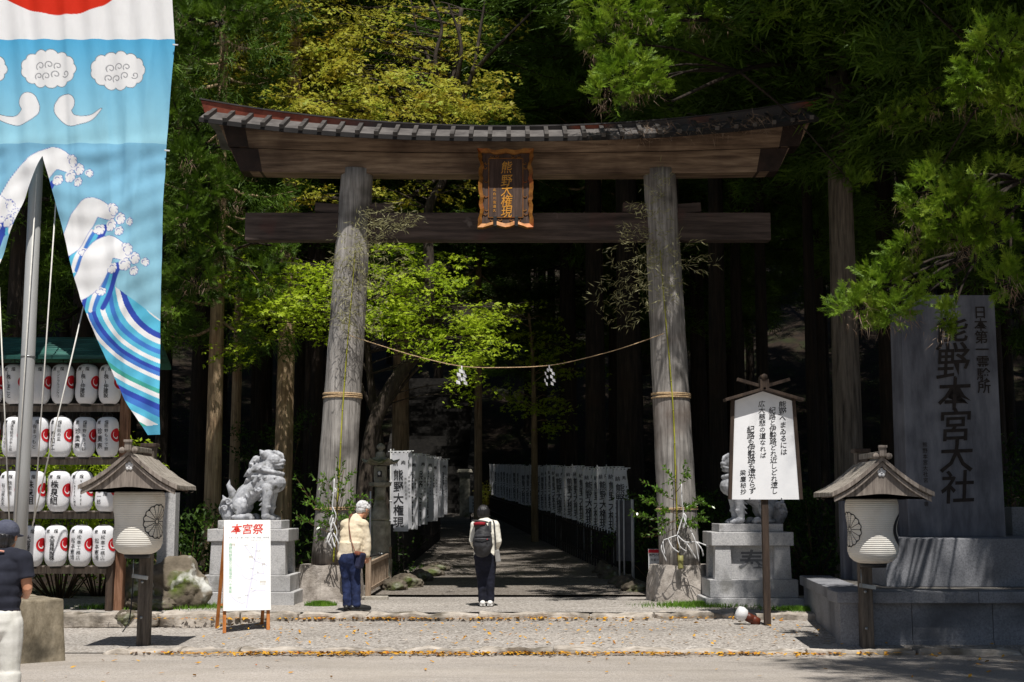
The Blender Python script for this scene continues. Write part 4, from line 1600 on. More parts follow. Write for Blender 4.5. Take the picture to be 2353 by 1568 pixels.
PLAINROCK = M('mossy_edging_rock', ['#2f2a22', '#5a5247', '#7c7466'], scale=3, rough=1, bump=.9, bscale=12, detail=9, spots=[('#45521e', 1.8, .55, .68), ('#96948a', 3.1, .6, .72)])


def boulder(c, r_, seed, label, grp='mossy boulders behind the lantern post'):
    bm = bmesh.new()
    bmesh.ops.create_icosphere(bm, subdivisions=5, radius=1)
    for v in bm.verts:
        q = v.co * 1.3 + Vector((seed * 7.1, 0, 0))
        k = 1 + .28 * noise.noise(q) + .14 * noise.noise(q * 2.7) + .05 * noise.noise(q * 7) + .02 * noise.noise(q * 17)
        v.co = Vector((v.co.x * r_[0], v.co.y * r_[1], v.co.z * r_[2])) * k
    me = bpy.data.meshes.new('boulder')
    bm.to_mesh(me)
    bm.free()
    me.materials.append(MOSSROCK if seed in (1, 2) else PLAINROCK)
    me.polygons.foreach_set('use_smooth', [True] * len(me.polygons))
    return tag(obj('boulder', me, None, c), label, 'boulder', grp)


boulder(P(402, 1350, 20.7), (.52, .42, .42), 1, 'big lichen-spotted mossy boulder between the roofed lantern and the easel')
boulder(P(312, 1362, 20.5), (.34, .35, .42), 2, 'brown mossy boulder between the rack post and the roofed lantern post')
boulder(P(345, 1390, 20.2), (.36, .25, .13), 3, 'low flat mossy stone in front of the bigger boulders')
boulder(P(292, 1420, 19.4), (.16, .14, .12), 4, 'small dark stone at the foot of the rack post')
mb = MB()
mk = P(371, 1295, 20.9)
mb.box((mk.x + .05, 21.05, .1 + 1.15), (.27, .27, 1.75 - .0), bev=.012)
mt = mb.build('stone_marker', GRANITE)
tag(mt, 'square pale granite marker post standing behind the sunlit roofed lantern', 'stone marker')
# ================================================================== guardian lion-dogs on granite pedestals
KOMA = M('carved_granite', ['#8d8f96', '#aeb0b5', '#c4c4c6'], scale=22, rough=.7, bump=.12, bscale=90, detail=8, spots=[('#6c6d70', 3.2, .46, .72), ('#55554f', 7, .58, .72)])


def lion_mb():
    """lion-dog sitting, looking to +x; picture units of a close crop are turned to metres"""
    k = .00096
    mb = MB()

    def q(x, z, y=0.): return Vector(((x - 560) * k, y, (1305 - z) * k))
    E = lambda x, z, y, a, b, c_, rot=None: mb.ell(q(x, z, y), (a * k, b, c_ * k), rot, n=16)
    RY = lambda d: Matrix.Rotation(R(d), 3, 'Y')

    def T(pts, rad, n=12): mb.tube([q(*p) for p in pts], [r_ * k for r_ in rad], n, round_=True)
    # trunk rising from haunches to chest
    T([(400, 1010, 0), (500, 900, 0), (640, 790, 0), (780, 700, 0), (900, 660, 0)], [165, 180, 185, 205, 220], 18)
    for i, (x, z) in enumerate([(470, 905), (540, 850), (610, 800), (680, 750)]):
        mb.tube([q(x - 30 + 60 * t + 40 * math.sin(3.1416 * t), z + 150 * (t - .2) + 20, -.185 * math.sin(3.1416 * (.15 + .7 * t)) - .0) for t in fr(0, 1, 8)], .017, 8, round_=True)
        mb.tube([q(x - 30 + 60 * t + 40 * math.sin(3.1416 * t), z + 150 * (t - .2) + 20, .185 * math.sin(3.1416 * (.15 + .7 * t))) for t in fr(0, 1, 8)], .017, 8, round_=True)
    E(990, 690, 0, 190, .185, 165)
    E(900, 740, -.08, 120, .11, 130)
    # mane and neck
    T([(820, 620, 0), (830, 480, 0), (900, 360, 0)], [190, 205, 170], 18)
    E(740, 520, 0, 150, .17, 170)
    # head
    E(960, 300, 0, 175, .165, 150)
    E(870, 250, 0, 140, .155, 120)
    E(1085, 330, 0, 75, .10, 62)          # muzzle
    E(1125, 318, 0, 42, .075, 36)         # nose
    E(1060, 425, 0, 85, .095, 40)         # lower jaw
    T([(930, 185, -.07), (1000, 170, -.09), (1080, 215, -.075), (1110, 262, -.05)], [26, 34, 34, 22])   # brow
    T([(930, 185, .07), (1000, 170, .09), (1080, 215, .075), (1110, 262, .05)], [26, 34, 34, 22])
    for s in (-1, 1):
        mb.ell(q(1000, 290, s * .135), (.034, .028, .026), n=12)       # eyeball
        T([(940, 255, s * .13), (1000, 256, s * .148), (1045, 300, s * .125)], [13, 15, 12])
        T([(945, 330, s * .13), (1000, 340, s * .145), (1060, 335, s * .115)], [12, 14, 12])
        T([(940, 350, s * .12), (1000, 385, s * .115), (1075, 395, s * .09), (1135, 372, s * .05)], [16, 20, 20, 18])   # lip
        mb.ell(q(1130, 345, s * .045), (.018, .02, .016), n=10)
        # ears, folded back
        mb.tube([q(850, 245, s * .12), q(810, 190, s * .15), q(765, 135, s * .15)], [.062, .052, .006], 10, round_=True)
        T([(775, 150, s * .16), (830, 235, s * .175)], [10, 16])
        # beard and mane curls along the collar
        for (x, z, r_) in [(685, 590, 46), (775, 590, 44), (885, 600, 48), (1035, 600, 38), (760, 470, 34), (815, 440, 28), (945, 455, 26), (640, 380, 30), (700, 330, 28)]:
            yy = s * (.20 if x < 900 else .15)
            pts = []
            for j in range(12):
                a = j / 11 * 7.5 + 1
                w_ = r_ * (1 - j / 15)
                pts.append((x + w_ * .75 * math.cos(a), z + w_ * .75 * math.sin(a), yy))
            T(pts, [r_ * .36] * 12, 8)
            mb.ell(q(x, z, yy), (r_ * k * .5, .035, r_ * k * .5), n=10)
        for pts, rad in [([(700, 300, s * .12), (620, 380, s * .13), (565, 440, s * .10)], [70, 45, 4]), ([(700, 430, s * .14), (600, 520, s * .15), (485, 590, s * .11)], [80, 62, 4]),
                         ([(660, 560, s * .12), (560, 640, s * .13), (492, 712, s * .11)], [60, 36, 4]), ([(740, 600, s * .17), (690, 680, s * .19), (672, 715, s * .17)], [50, 34, 4]),
                         ([(770, 440, s * .19), (880, 490, s * .19), (1000, 510, s * .14), (1090, 530, s * .06)], [30, 34, 36, 40]), ([(840, 430, s * .18), (930, 455, s * .16)], [28, 22])]:
            T(pts, rad, 10)
        # front leg
        T([(900, 760, s * .13), (915, 880, s * .145), (900, 1000, s * .145), (890, 1100, s * .145), (880, 1190, s * .145)], [105, 88, 72, 72, 62], 14)
        E(905, 1085, s * .145, 76, .068, 48)
        E(895, 1240, s * .145, 80, .075, 60)
        E(960, 1260, s * .145, 85, .075, 45)
        for j in range(4): E(1015 + 4 * (j % 2), 1272, s * .145 + (j - 1.5) * .034, 34, .02, 30)
        for (x, z) in [(800, 890), (790, 960), (800, 1035), (800, 1115)]:
            T([(x + 70, z - 45, s * .13), (x + 10, z + 5, s * .13), (x - 40, z + 30, s * .13)], [34, 24, 3], 8)
        pts = [(780 + (34 - 2.2 * j) * math.cos(j * .62), 800 + (34 - 2.2 * j) * math.sin(j * .62), s * .2) for j in range(12)]
        T(pts, [15] * 12, 8)
        # haunch, shank, foot
        E(455, 1075, s * .14, 130, .10, 150, RY(20))
        T([(520, 1010, s * .17), (520, 1080, s * .19), (430, 1190, s * .18)], [62, 60, 56])
        E(500, 1250, s * .175, 190, .07, 52)
        E(610, 1240, s * .175, 80, .075, 55)
        for j in range(4): E(665, 1268, s * .175 + (j - 1.5) * .034, 34, .02, 32)
    mb.ell(q(1110, 540, 0), (.05, .06, .04), n=12)
    # flame-shaped tail
    T([(290, 900, 0), (240, 800, 0), (195, 720, 0), (215, 625, 0)], [80, 58, 38, 3], 14)
    T([(200, 1220, 0), (170, 1130, 0), (160, 1020, 0)], [110, 110, 90], 14)
    T([(230, 1180, 0), (260, 1080, 0), (290, 950, 0)], [100, 95, 90], 14)
    T([(150, 1000, 0), (130, 940, 0), (95, 882, 0)], [55, 36, 3], 10)
    T([(110, 1150, 0), (75, 1100, 0), (100, 1010, 0)], [70, 40, 20], 10)
    for s in (-1, 1):
        for (x, z, r_) in [(235, 1005, 62), (180, 1110, 52), (310, 1090, 40)]:
            pts = [(x + r_ * (1 - j / 15) * math.cos(j * .6 + 3.6), z + r_ * (1 - j / 15) * math.sin(j * .6 + 3.6), s * .12) for j in range(13)]
            T(pts, [r_ * .3] * 13, 8)
        T([(90, 1060, s * .08), (150, 980, s * .11), (240, 950, s * .11), (285, 1000, s * .11)], [16, 22, 24, 20], 8)
        T([(90, 1110, s * .08), (150, 1070, s * .11), (220, 1070, s * .11)], [14, 20, 18], 8)
    return mb


SY = 21.62
zsl = ZA(1196, SY)
lion = fused(lion_mb(), 'lion_dog_statue', KOMA, None, voxel=.0085, smooth=1)
lcx = XA(496.3 + 560 * .1348, 1190, SY)
lion.location = (lcx, SY, zsl)
lion.rotation_euler.z = R(-6)
tag(lion, 'sunlit pale granite lion-dog statue sitting on its pedestal behind the easel, looking over the path', 'statue', 'guardian lion-dog statues')
lion2 = lion.copy()
COL.objects.link(lion2)
me = lion.data.copy()
for v in me.vertices: v.co.x = -v.co.x
me.flip_normals()
lion2.data = me
lcx2 = XA(1740, 1190, 21.3)
lion2.location = (lcx2, 21.3, ZA(1205, 21.0))
lion2.rotation_euler.z = R(8)
tag(lion2, 'shaded granite lion-dog statue half hidden behind the white poem board', 'statue', 'guardian lion-dog statues')


def pedestal(xc_, yf, ys, label, seed, letter):
    """ys = picture heights of: slab top, cap top, cap bottom, body bottom, step bottom, foot"""
    t = empty('stone_pedestal', (xc_, yf + .5, .24), label, 'pedestal', 'granite pedestals of the lion-dogs')
    zs = [ZA(y, yf) for y in ys]
    zs[-1] = .2
    D = 1.0
    for nm, wd, dp, a, b in (('slab', 1.0, .78, zs[1], zs[0]), ('cap', 1.27, 1.0, zs[2], zs[1]), ('step', 1.36, 1.08, zs[4], zs[3]), ('foot', 1.52, 1.24, zs[5], zs[4])):
        mb = MB()
        mb.box((xc_, yf + .5, (a + b) / 2), (wd, dp, b - a - .003), bev=.012)
        mb.build(nm, GRANITE, t)
    a, b = zs[3], zs[2]
    for sx in (-1, 1):
        for sy in (-1, 1):
            mb = MB()
            mb.box((xc_ + sx * .46, yf + .5 + sy * .37, (a + b) / 2), (.27, .22, b - a - .003), taper=(.88, .88), bev=.008)
            mb.build('corner_post', GRANITE, t)
    mb = MB()
    mb.box((xc_, yf + .5, (a + b) / 2), (.94, .74, b - a - .004), bev=.004)
    mb.build('panel', GRANITE, t)
    if letter:
        mb = MB()
        glyph(mb, letter, xc_, (a + b) / 2 - .0, .42, lambda u, v: Vector((u, yf + .123, v)), 1)
        mb.build('lettering', M('carved_shade', ['#5f6063', '#77787b'], scale=20, rough=.9), t)
    return t


pedestal(XA(568, 1300, 21.1), 21.1, (1196, 1216, 1245, 1322, 1360, 1388), 'sunlit granite pedestal half hidden behind the white easel', 1, '献')
pedestal(XA(1731, 1300, 20.9), 20.9, (1204, 1223, 1255, 1332, 1374, 1390), 'shaded granite pedestal with a carved character, behind the pole of the poem board', 2, '奉')

# ================================================================== easel with the festival map
EY = 18.25
fl, frr = P(521, 1444, EY), P(618, 1441, EY + .12)
eb = empty('easel_board', ((fl.x + frr.x) / 2, EY, .1), 'white festival map board with red title on a wooden easel', 'easel', rz=0)
yaw = R(17)
rotz = Matrix.Rotation(yaw, 3, 'Z')
TILT = R(12)


def ez(u, v, d=0.):
    """u across, v up along the leaning board, d out of its face"""
    return rotz @ Vector((u, math.sin(TILT) * v - d * math.cos(TILT), math.cos(TILT) * v + d * math.sin(TILT)))


EW = M('orange_easel_wood', ['#8a4f22', '#b06c34', '#c2824a'], scale=4, rough=.5, stretch=(6, 6, .6), bump=.1)
hwid = .315
for u in (-hwid + .02, hwid - .03):
    mb = MB()
    mb.bar(ez(u, -.02, -.03), ez(u, 1.42, -.03), .045, .03, bev=.004)
    mb.build('leg', EW, eb, world=False)
for u in (-hwid + .02, hwid - .03):
    mb = MB()
    a = ez(u, 1.3, -.07)
    b = rotz @ Vector((u + (-.05 if u < 0 else -.02), .62, -.01))
    mb.bar(a, b, .045, .03, bev=.004)
    mb.build('leg', EW, eb, world=False)
mb = MB()
mb.bar(rotz @ Vector((-hwid, .47, .32)), rotz @ Vector((hwid, .47, .32)), .03, .03)
mb.build('cross_bar', EW, eb, world=False)
v0, v1 = .27, 1.5
mb = MB()
vs = [ez(u, v, d) for d in (0., .02) for u, v in ((-hwid, v0), (hwid, v0), (hwid, v1), (-hwid, v1))]
mb.add(vs, [(0, 3, 2, 1), (4, 5, 6, 7), (0, 1, 5, 4), (1, 2, 6, 5), (2, 3, 7, 6), (3, 0, 4, 7)])
bd = mb.build('board', M('white_board', ['#eeeeec', '#f4f4f2'], scale=4, rough=.5), eb, world=False)
fn = lambda u, v: ez(u, v, .0225)
mb = MB()
for i, ch in enumerate('本宮祭'): glyph(mb, ch, -.145 + i * .145, 1.375, .15, fn, 1, slant=.1)
mb.build('title', M('red_ink', ['#c8291c', '#d8392a'], scale=10, rough=.6), bd, world=False)
mb = MB()
htext(mb, '4月15日例祭 午前10時 本殿 参拝場', -.24, 1.255, .027, fn, pitch=.0275, bold=0)
htext(mb, 'お知らせください', .06, 1.22, .02, fn, pitch=.022, bold=0)
for (u, v, s_) in [(-.03, 1.15, '本宮'), (.07, 1.12, '御旅'), (.12, 1.07, '大社前'), (.15, .97, '山上'), (.05, .83, '本宮'), (.14, .78, '場'), (.2, .62, '大社'), (.06, .56, '宮'), (-.02, .47, '大野'), (-.12, .44, '月野')]:
    htext(mb, s_, u, v, .022, fn, pitch=.024, bold=0)
mb.build('small_lettering', M('grey_ink', ['#8a8a92', '#a0a0a8'], scale=10, rough=.6), bd, world=False)
mb = MB()
vtext(mb, '吉野熊野国立公園指定八十周年', -.225, 1.16, .047, fn, pitch=.049, bold=0)
mb.build('green_lettering', M('green_ink', ['#8fc2a0', '#a3ceb0'], scale=10, rough=.6), bd, world=False)


def ribbon(mb, pts, wd, fn):
    p = smooth_line([Vector((a, b, 0)) for a, b in pts], 5)
    vs = []
    for i, v in enumerate(p):
        d = (p[min(i + 1, len(p) - 1)] - p[max(i - 1, 0)]).normalized()
        vs += [fn(v.x - d.y * wd, v.y + d.x * wd), fn(v.x + d.y * wd, v.y - d.x * wd)]
    mb.add(vs, [(2 * i, 2 * i + 2, 2 * i + 3, 2 * i + 1) for i in range(len(p) - 1)])


mb = MB()
for pts, wd in [([(.13, 1.19), (.12, 1.08), (.1, .95), (.06, .7), (.02, .5), (-.01, .3)], .012), ([(.1, .94), (.2, .9), (.27, .87)], .008), ([(-.03, 1.14), (.04, 1.04), (.1, .95)], .007),
                ([(-.17, 1.08), (-.17, .92), (-.08, .83), (-.06, .73), (.02, .69), (.08, .7)], .005), ([(.08, .74), (.16, .77), (.22, .76)], .006), ([(.06, .7), (.13, .66), (.12, .56), (.05, .5)], .005),
                ([(.2, .88), (.22, .78), (.24, .7)], .006), ([(.04, .53), (.14, .53), (.24, .53)], .005), ([(-.22, .49), (-.17, .42), (-.08, .37), (-.02, .38)], .006)]:
    ribbon(mb, pts, wd, lambda u, v: ez(u, v, .0215))
mb.build('map_road', M('lilac_ink', ['#d3d2e4', '#dcdbea'], scale=10, rough=.6), bd, world=False)
mb = MB()
for (u, v, s_) in [(-.19, 1.17, .05), (.05, 1.0, .05), (.22, .9, .04), (.21, .66, .08)]:
    for a, b in (((u - s_ / 2, v), (u + s_ / 2, v)), ((u - s_ / 2, v - .014), (u + s_ / 2, v - .014)), ((u - s_ * .35, v), (u - s_ * .38, v - s_ * .7)), ((u + s_ * .35, v), (u + s_ * .38, v - s_ * .7))):
        ribbon(mb, [a, ((a[0] + b[0]) / 2, (a[1] + b[1]) / 2), b], .002, fn)
mb.build('map_gate', M('tan_ink', ['#b3a896', '#c2b8a6'], scale=10, rough=.6), bd, world=False)
# ================================================================== people
SKIN = M('skin', ['#b07a5c', '#c48e70', '#cf9c80'], scale=8, rough=.55)


def limb(mb, pts, rad, n=12):
    mb.tube([Vector(p) for p in pts], rad, n, round_=True)


def hand(mb, wrist, direction, palm_n, size=.18, curl=.5, grip=False):
    """palm, four unequal bent fingers, thumb from the side"""
    d = Vector(direction).normalized()
    n_ = Vector(palm_n)
    n_ = (n_ - d * n_.dot(d)).normalized()
    s_ = d.cross(n_)
    w_ = Vector(wrist)
    L = size
    m = Matrix((s_, d, n_)).transposed()
    mb.ell(w_ + d * L * .28, (L * .22, L * .29, L * .09), m, n=12)
    for j, ln in enumerate((.42, .47, .44, .34)):
        b = w_ + d * L * .5 + s_ * L * (.165 - .11 * j)
        c1 = b + (d * math.cos(curl * .6) + n_ * math.sin(curl * .6)) * L * ln * .5
        c2 = c1 + (d * math.cos(curl * 1.8) + n_ * math.sin(curl * 1.8)) * L * ln * .3
        c3 = c2 + (d * math.cos(curl * 2.8) + n_ * math.sin(curl * 2.8)) * L * ln * .22
        mb.tube([b, c1, c2, c3], [L * .055, L * .05, L * .045, L * .038], 8, round_=True)
    b = w_ + d * L * .14 + s_ * L * .2
    mb.tube([b, b + s_ * L * .16 + d * L * .16 + n_ * L * .06, b + s_ * L * .18 + d * L * .34 + n_ * L * .14], [L * .07, L * .06, L * .045], 8, round_=True)


def head(mb, c, fwd, up, h=.22):
    """head with brow, nose, mouth, chin and ears; c = centre"""
    f = Vector(fwd).normalized()
    u = Vector(up)
    u = (u - f * u.dot(f)).normalized()
    s_ = f.cross(u)
    m = Matrix((s_, f, u)).transposed()
    c = Vector(c)
    at = lambda a, b, e: c + m @ Vector((a * h, b * h, e * h))
    mb.ell(at(0, -.05, .08), (h * .355, h * .43, h * .42), m, n=18)
    mb.ell(at(0, .1, -.2), (h * .27, h * .3, h * .3), m, n=16)
    mb.ell(at(0, .3, -.42), (h * .12, h * .1, h * .08), m, n=10)
    mb.tube([at(0, .38, .06), at(0, .46, -.08), at(0, .42, -.14)], [h * .045, h * .06, h * .055], 8, round_=True)
    for q in (-1, 1):
        mb.ell(at(q * .15, .36, .08), (h * .07, h * .03, h * .03), m, n=8)
        mb.ell(at(q * .37, -.02, -.02), (h * .04, h * .09, h * .15), m, n=10)
        mb.ell(at(q * .16, .33, .0), (h * .05, h * .04, h * .025), m, n=8)
    mb.ell(at(0, .38, -.26), (h * .12, h * .05, h * .035), m, n=10)
    return m, at


def skeleton_body(mb, J, g=0., parts='all', hands=True):
    """continuous body from joints J, grown outward by g for clothing"""
    V = {k: Vector(v) for k, v in J.items()}
    fwd = V['fwd'].normalized()
    side = (V['sr'] - V['sl']).normalized()
    if parts in ('all', 'legs'):
        for s in 'lr':
            h_, k_, a_ = V['h' + s], V['k' + s], V['a' + s]
            limb(mb, [h_, h_.lerp(k_, .35), h_.lerp(k_, .75), k_, k_.lerp(a_, .3), k_.lerp(a_, .7), a_], [r_ + g for r_ in (.088, .083, .066, .058, .056, .045, .038)])
        if parts == 'legs':
            mid = V['hl'].lerp(V['hr'], .5)
            mb.ell(mid + Vector((0, 0, .03)), (.168 + g, .122 + g, .15 + g), None, n=16)
    if parts in ('all', 'torso'):
        mid = V['hl'].lerp(V['hr'], .5)
        sm = V['sl'].lerp(V['sr'], .5)
        nk = V['neck']
        wdt = (V['sr'] - V['sl']).length / 2
        ax = (sm - mid).normalized()
        ff = (fwd - ax * fwd.dot(ax)).normalized()
        m = Matrix((side, ff, ax)).transposed()
        for t, a, b in ((0, .135, .092), (.12, .16, .108), (.3, .145, .1), (.5, .15, .105), (.7, .165, .112), (.85, wdt * .88, .105), (.97, wdt * .75, .085)):
            if g > 0 and t < .1: continue
            mb.ell(mid.lerp(sm, t), (a + g, b + g, .13 + g), m, n=18)
        limb(mb, [V['sl'], sm + ax * .02, V['sr']], [.058 + g, .065 + g, .058 + g])
        if g == 0: limb(mb, [sm - ax * .02, nk, V['head'] - ax * .02], [.062, .052, .052])
        else: limb(mb, [sm - ax * .02, nk - (nk - sm) * .35], [.075 + g * .6, .058 + g * .5])
    if parts in ('all', 'torso'):
        for s in 'lr':
            a, b, c_ = V['s' + s], V['e' + s], V['w' + s]
            limb(mb, [a, a.lerp(b, .5), b, b.lerp(c_, .4), c_], [r_ + g for r_ in (.052, .047, .04, .038, .028)])
    return V


def shoe(mb, ank, toe, w_=.045, L=.27, z0=0.):
    a = Vector(ank)
    d = Vector((toe[0], toe[1], 0)).normalized()
    s_ = Vector((-d.y, d.x, 0))
    m = Matrix((s_, d, Vector((0, 0, 1)))).transposed()
    h_ = Vector((a.x, a.y, z0))
    mb.tube([h_ - d * .06 + Vector((0, 0, .045)), h_ + d * .02 + Vector((0, 0, .05)), h_ + d * .11 + Vector((0, 0, .04)), h_ + d * (L - .1) + Vector((0, 0, .033))], [.042, .046, .046, .036], 12, round_=True)
    mb.box(h_ + d * (L / 2 - .09) + Vector((0, 0, .012)), (w_ * 1.9, L * .98, .024), 0, m, bev=.01)


def person(loc, label): return empty('person', loc, label, 'person')


# ---- man bowing at the left gate pillar (seen from behind, leaning to his right)
GX, GY = XA(753.7 + 330 * .17578, 1400, 19.75), 19.75
k = .00113
gzz = .255
q = lambda x, z, y=0.: Vector((((x - 330) * k), y, (1490 - z) * k))
J = dict(hl=q(225, 850, .0), hr=q(325, 850, -.01), kl=q(235, 1120, .03), kr=q(362, 1110, -.02), al=q(252, 1425, .02), ar=q(372, 1420, -.04), sl=q(205, 395, .13), sr=q(432, 400, .13), neck=q(375, 300, .2), head=q(420, 205, .27),
         el=q(172, 580, .22), wl=q(240, 665, .40), er=q(482, 600, .12), wr=q(488, 785, .10), fwd=(.45, .9, -.1))
man = person((GX, GY, gzz), 'grey-haired person in a beige jacket and jeans bowing by the left gate pillar')
mb = MB()
skeleton_body(mb, J)
for s in 'lr': mb.ell(Vector(J['a' + s]) + Vector((.02, .05, -.03)), (.04, .09, .035), n=10)
m_, at = head(mb, J['head'], (.62, .62, -.42), (.25, .35, .9))
hand(mb, J['wr'], (.0, .05, -1), (-.6, .8, 0), curl=1.0)
hand(mb, J['wl'], (.4, .5, -.8), (.6, .3, 0), curl=.6)
b = fused(mb, 'body', SKIN, man, voxel=.008, smooth=2)
mb = MB()
hc = Vector(J['head'])
HAIRG = M('white_hair', ['#8d8b8a', '#c9c8c8', '#e6e6e6'], scale=26, rough=.6, bump=.5, bscale=60, stretch=(1, 1, .4))
mb.ell(at(0, -.16, .12), (.092, .108, .098), m_, n=18)
mb.ell(at(0, .08, .28), (.08, .085, .05), m_, n=14)
mb.ell(at(0, -.28, -.12), (.076, .06, .07), m_, n=14)
for j in range(40):
    a, e = random.uniform(-2.8, 2.8), random.uniform(-.5, 1.2)
    p0 = at(.40 * math.sin(a) * math.cos(e), -.12 - .44 * math.cos(a) * math.cos(e), .12 + .42 * math.sin(e))
    mb.ell(p0, (.02, .022, .016), n=6)
fused(mb, 'hair', HAIRG, man, voxel=.008, smooth=1, tex=.006, tscale=45)
BEIGE = M('beige_jacket', ['#c0b094', '#d2c4aa', '#dfd4c0'], scale=4, rough=.85, bump=.35, bscale=7, stretch=(1, 1, .6))
mb = MB()
Jj = dict(J)
skeleton_body(mb, Jj, .024, 'torso')
mid = Vector(J['hl']).lerp(Vector(J['hr']), .5)
mb.tube([mid + Vector((-.0, .0, .26)), mid + Vector((-.005, .0, .10)), mid + Vector((-.012, -.005, .035))], [.158, .164, .16], 20, flat=.72)
mb.tube([q(330, 330, .17), q(365, 290, .2)], [.085, .07], 14, flat=.8)
fused(mb, 'jacket', BEIGE, man, voxel=.01, smooth=3, tex=.0055, tscale=15)
JEANS = M('dark_blue_jeans', ['#141a33', '#1f2a4c', '#2a3760'], scale=7, rough=.85, bump=.4, bscale=9, stretch=(1, 1, .8))
mb = MB()
skeleton_body(mb, J, .014, 'legs')
for s in 'lr': mb.tube([Vector(J['k' + s]), Vector(J['k' + s]).lerp(Vector(J['a' + s]), .5), Vector(J['a' + s]) + Vector((.003, 0, -.015))], [.072, .068, .07], 14, round_=False)
fused(mb, 'trousers', JEANS, man, voxel=.012, smooth=3, tex=.008, tscale=15)
BLK = M('black_leather', [(.012, .012, .013), (.03, .03, .03)], scale=12, rough=.35)
for s, toe in (('l', (.15, 1)), ('r', (.95, .35))):
    mb = MB()
    shoe(mb, J['a' + s], toe, .05, .29, 0)
    mb.build('shoe', BLK, man, world=False)
W0 = Vector((GX, GY, gzz))
LBROWN = M('brown_leather', ['#5f3526', '#7d4a38', '#93604c'], scale=10, rough=.5)
bag = empty('shoulder_bag', W0 + Vector(q(430, 960, -.1)), 'navy shoulder bag with a brown strap slung on the bowing person', 'bag')
mb = MB()
mb.tube(smooth_line([W0 + Vector(q(285, 268, .14)), W0 + Vector(q(262, 300, .03)), W0 + Vector(q(262, 400, -.02)), W0 + Vector(q(300, 580, -.105)), W0 + Vector(q(345, 700, -.155)), W0 + Vector(q(378, 790, -.16))], 6), .018, 6, flat=.3)
mb.build('strap', LBROWN, bag)
mb = MB()
m = Matrix.Rotation(R(12), 3, 'Y') @ Matrix.Rotation(R(-25), 3, 'Z')
mb.box(W0 + Vector(q(425, 850, -.12)), (.085, .15, .23), rot=m, bev=.03)
mb.build('pouch', M('navy_canvas', ['#1d2036', '#2b2e48', '#373a55'], scale=8, rough=.9, bump=.3, bscale=14), bag)
mb = MB()
mb.box(W0 + Vector(q(415, 760, -.12)), (.10, .17, .05), rot=m, bev=.02)
mb.build('flap', LBROWN, bag)
um = empty('folded_umbrella', W0 + Vector(q(500, 805, .12)), 'black folded umbrella held out by the bowing person', 'umbrella')
a, b_ = W0 + Vector(q(478, 815, .13)), W0 + Vector(q(690, 768, .1))
mb = MB()
mb.tube([a, a.lerp(b_, .3), a.lerp(b_, .75), a.lerp(b_, .78), a.lerp(b_, .86), a.lerp(b_, .87)], [.012, .016, .02, .034, .036, .012], 10)
mb.build('canopy', BLK, um)
mb = MB()
mb.tube([a.lerp(b_, .86), b_], .009, 8)
mb.build('tip', METAL, um)

# ---- woman with backpack on the path
GX, GY = XA(1066.2 + 300 * .16413, 1387, 20.75), 20.75
k = .001117
q = lambda x, z, y=0.: Vector((((x - 300) * k), y, (1515 - z) * k))
J = dict(hl=q(235, 880), hr=q(360, 880), kl=q(250, 1180, .02), kr=q(365, 1180, -.01), al=q(258, 1450), ar=q(368, 1445), sl=q(160, 430), sr=q(425, 430), neck=q(280, 355, .03), head=q(270, 255, .07),
         el=q(125, 640, -.02), wl=q(190, 760, .2), er=q(470, 640, -.02), wr=q(440, 730, .2), fwd=(0, 1, 0))
wo = person((GX, GY, .252), 'person with bobbed black hair, white top and dark trousers standing on the path')
mb = MB()
skeleton_body(mb, J)
for s in 'lr': mb.ell(Vector(J['a' + s]) + Vector((0, .05, -.03)), (.035, .085, .032), n=10)
m_, at = head(mb, J['head'], (0, .93, -.35), (0, .3, .95), .2)
hand(mb, J['wl'], (.6, .6, -.2), (.3, -.4, .8), .165, .6)
hand(mb, J['wr'], (-.6, .6, -.2), (-.3, -.4, .8), .165, .6)
fused(mb, 'body', SKIN, wo, voxel=.008, smooth=2)
HAIRB = M('black_hair', ['#0b0a0b', '#19171a', '#2c282c'], scale=18, rough=.38, spec=.6, bump=.6, bscale=40, stretch=(3, 3, .3))
mb = MB()
mb.ell(q(268, 235, .03), (.098, .105, .105), None, n=20)
mb.tube([q(268, 215, .02), q(268, 270, .02), q(266, 318, .02)], [.1, .103, .084], 22, flat=.92)
fused(mb, 'hair', HAIRB, wo, voxel=.008, smooth=3, tex=.003, tscale=30)
CREAMC = M('white_tunic', ['#cfcabd', '#e0dcd0', '#e8e5da'], scale=4, rough=.9, bump=.3, bscale=8, stretch=(1, 1, .6))
mb = MB()
skeleton_body(mb, J, .022, 'torso')
mb.tube([q(295, 600, 0), q(293, 760, 0), q(292, 895, 0)], [.165, .17, .168], 22, flat=.72)
fused(mb, 'tunic', CREAMC, wo, voxel=.012, smooth=4, tex=.007, tscale=12)
mb = MB()
skeleton_body(mb, J, .016, 'legs')
mb.ell(Vector(J['hl']).lerp(Vector(J['hr']), .5) + Vector((0, 0, -.03)), (.165, .12, .13), n=18)
for s in 'lr': mb.tube([Vector(J['k' + s]), Vector(J['k' + s]).lerp(Vector(J['a' + s]), .5), Vector(J['a' + s]) + Vector((0, 0, -.005))], [.064, .06, .066], 14)
fused(mb, 'trousers', M('navy_trousers', ['#0d0e17', '#171927', '#222536'], scale=6, rough=.85, bump=.3, bscale=9), wo, voxel=.012, smooth=3, tex=.006, tscale=15)
for s in 'lr':
    mb = MB()
    shoe(mb, J['a' + s], (-.12 if s == 'l' else .1, 1), .043, .25, 0)
    mb.build('shoe', M('white_shoe', ['#d8d6d2', '#e6e4e0'], scale=10, rough=.6), wo, world=False)
W0 = Vector((GX, GY, .252))
BPM = M('black_backpack', [(.014, .014, .016), (.028, .028, .031), (.05, .05, .055)], scale=5, rough=.6, bump=.4, bscale=9)
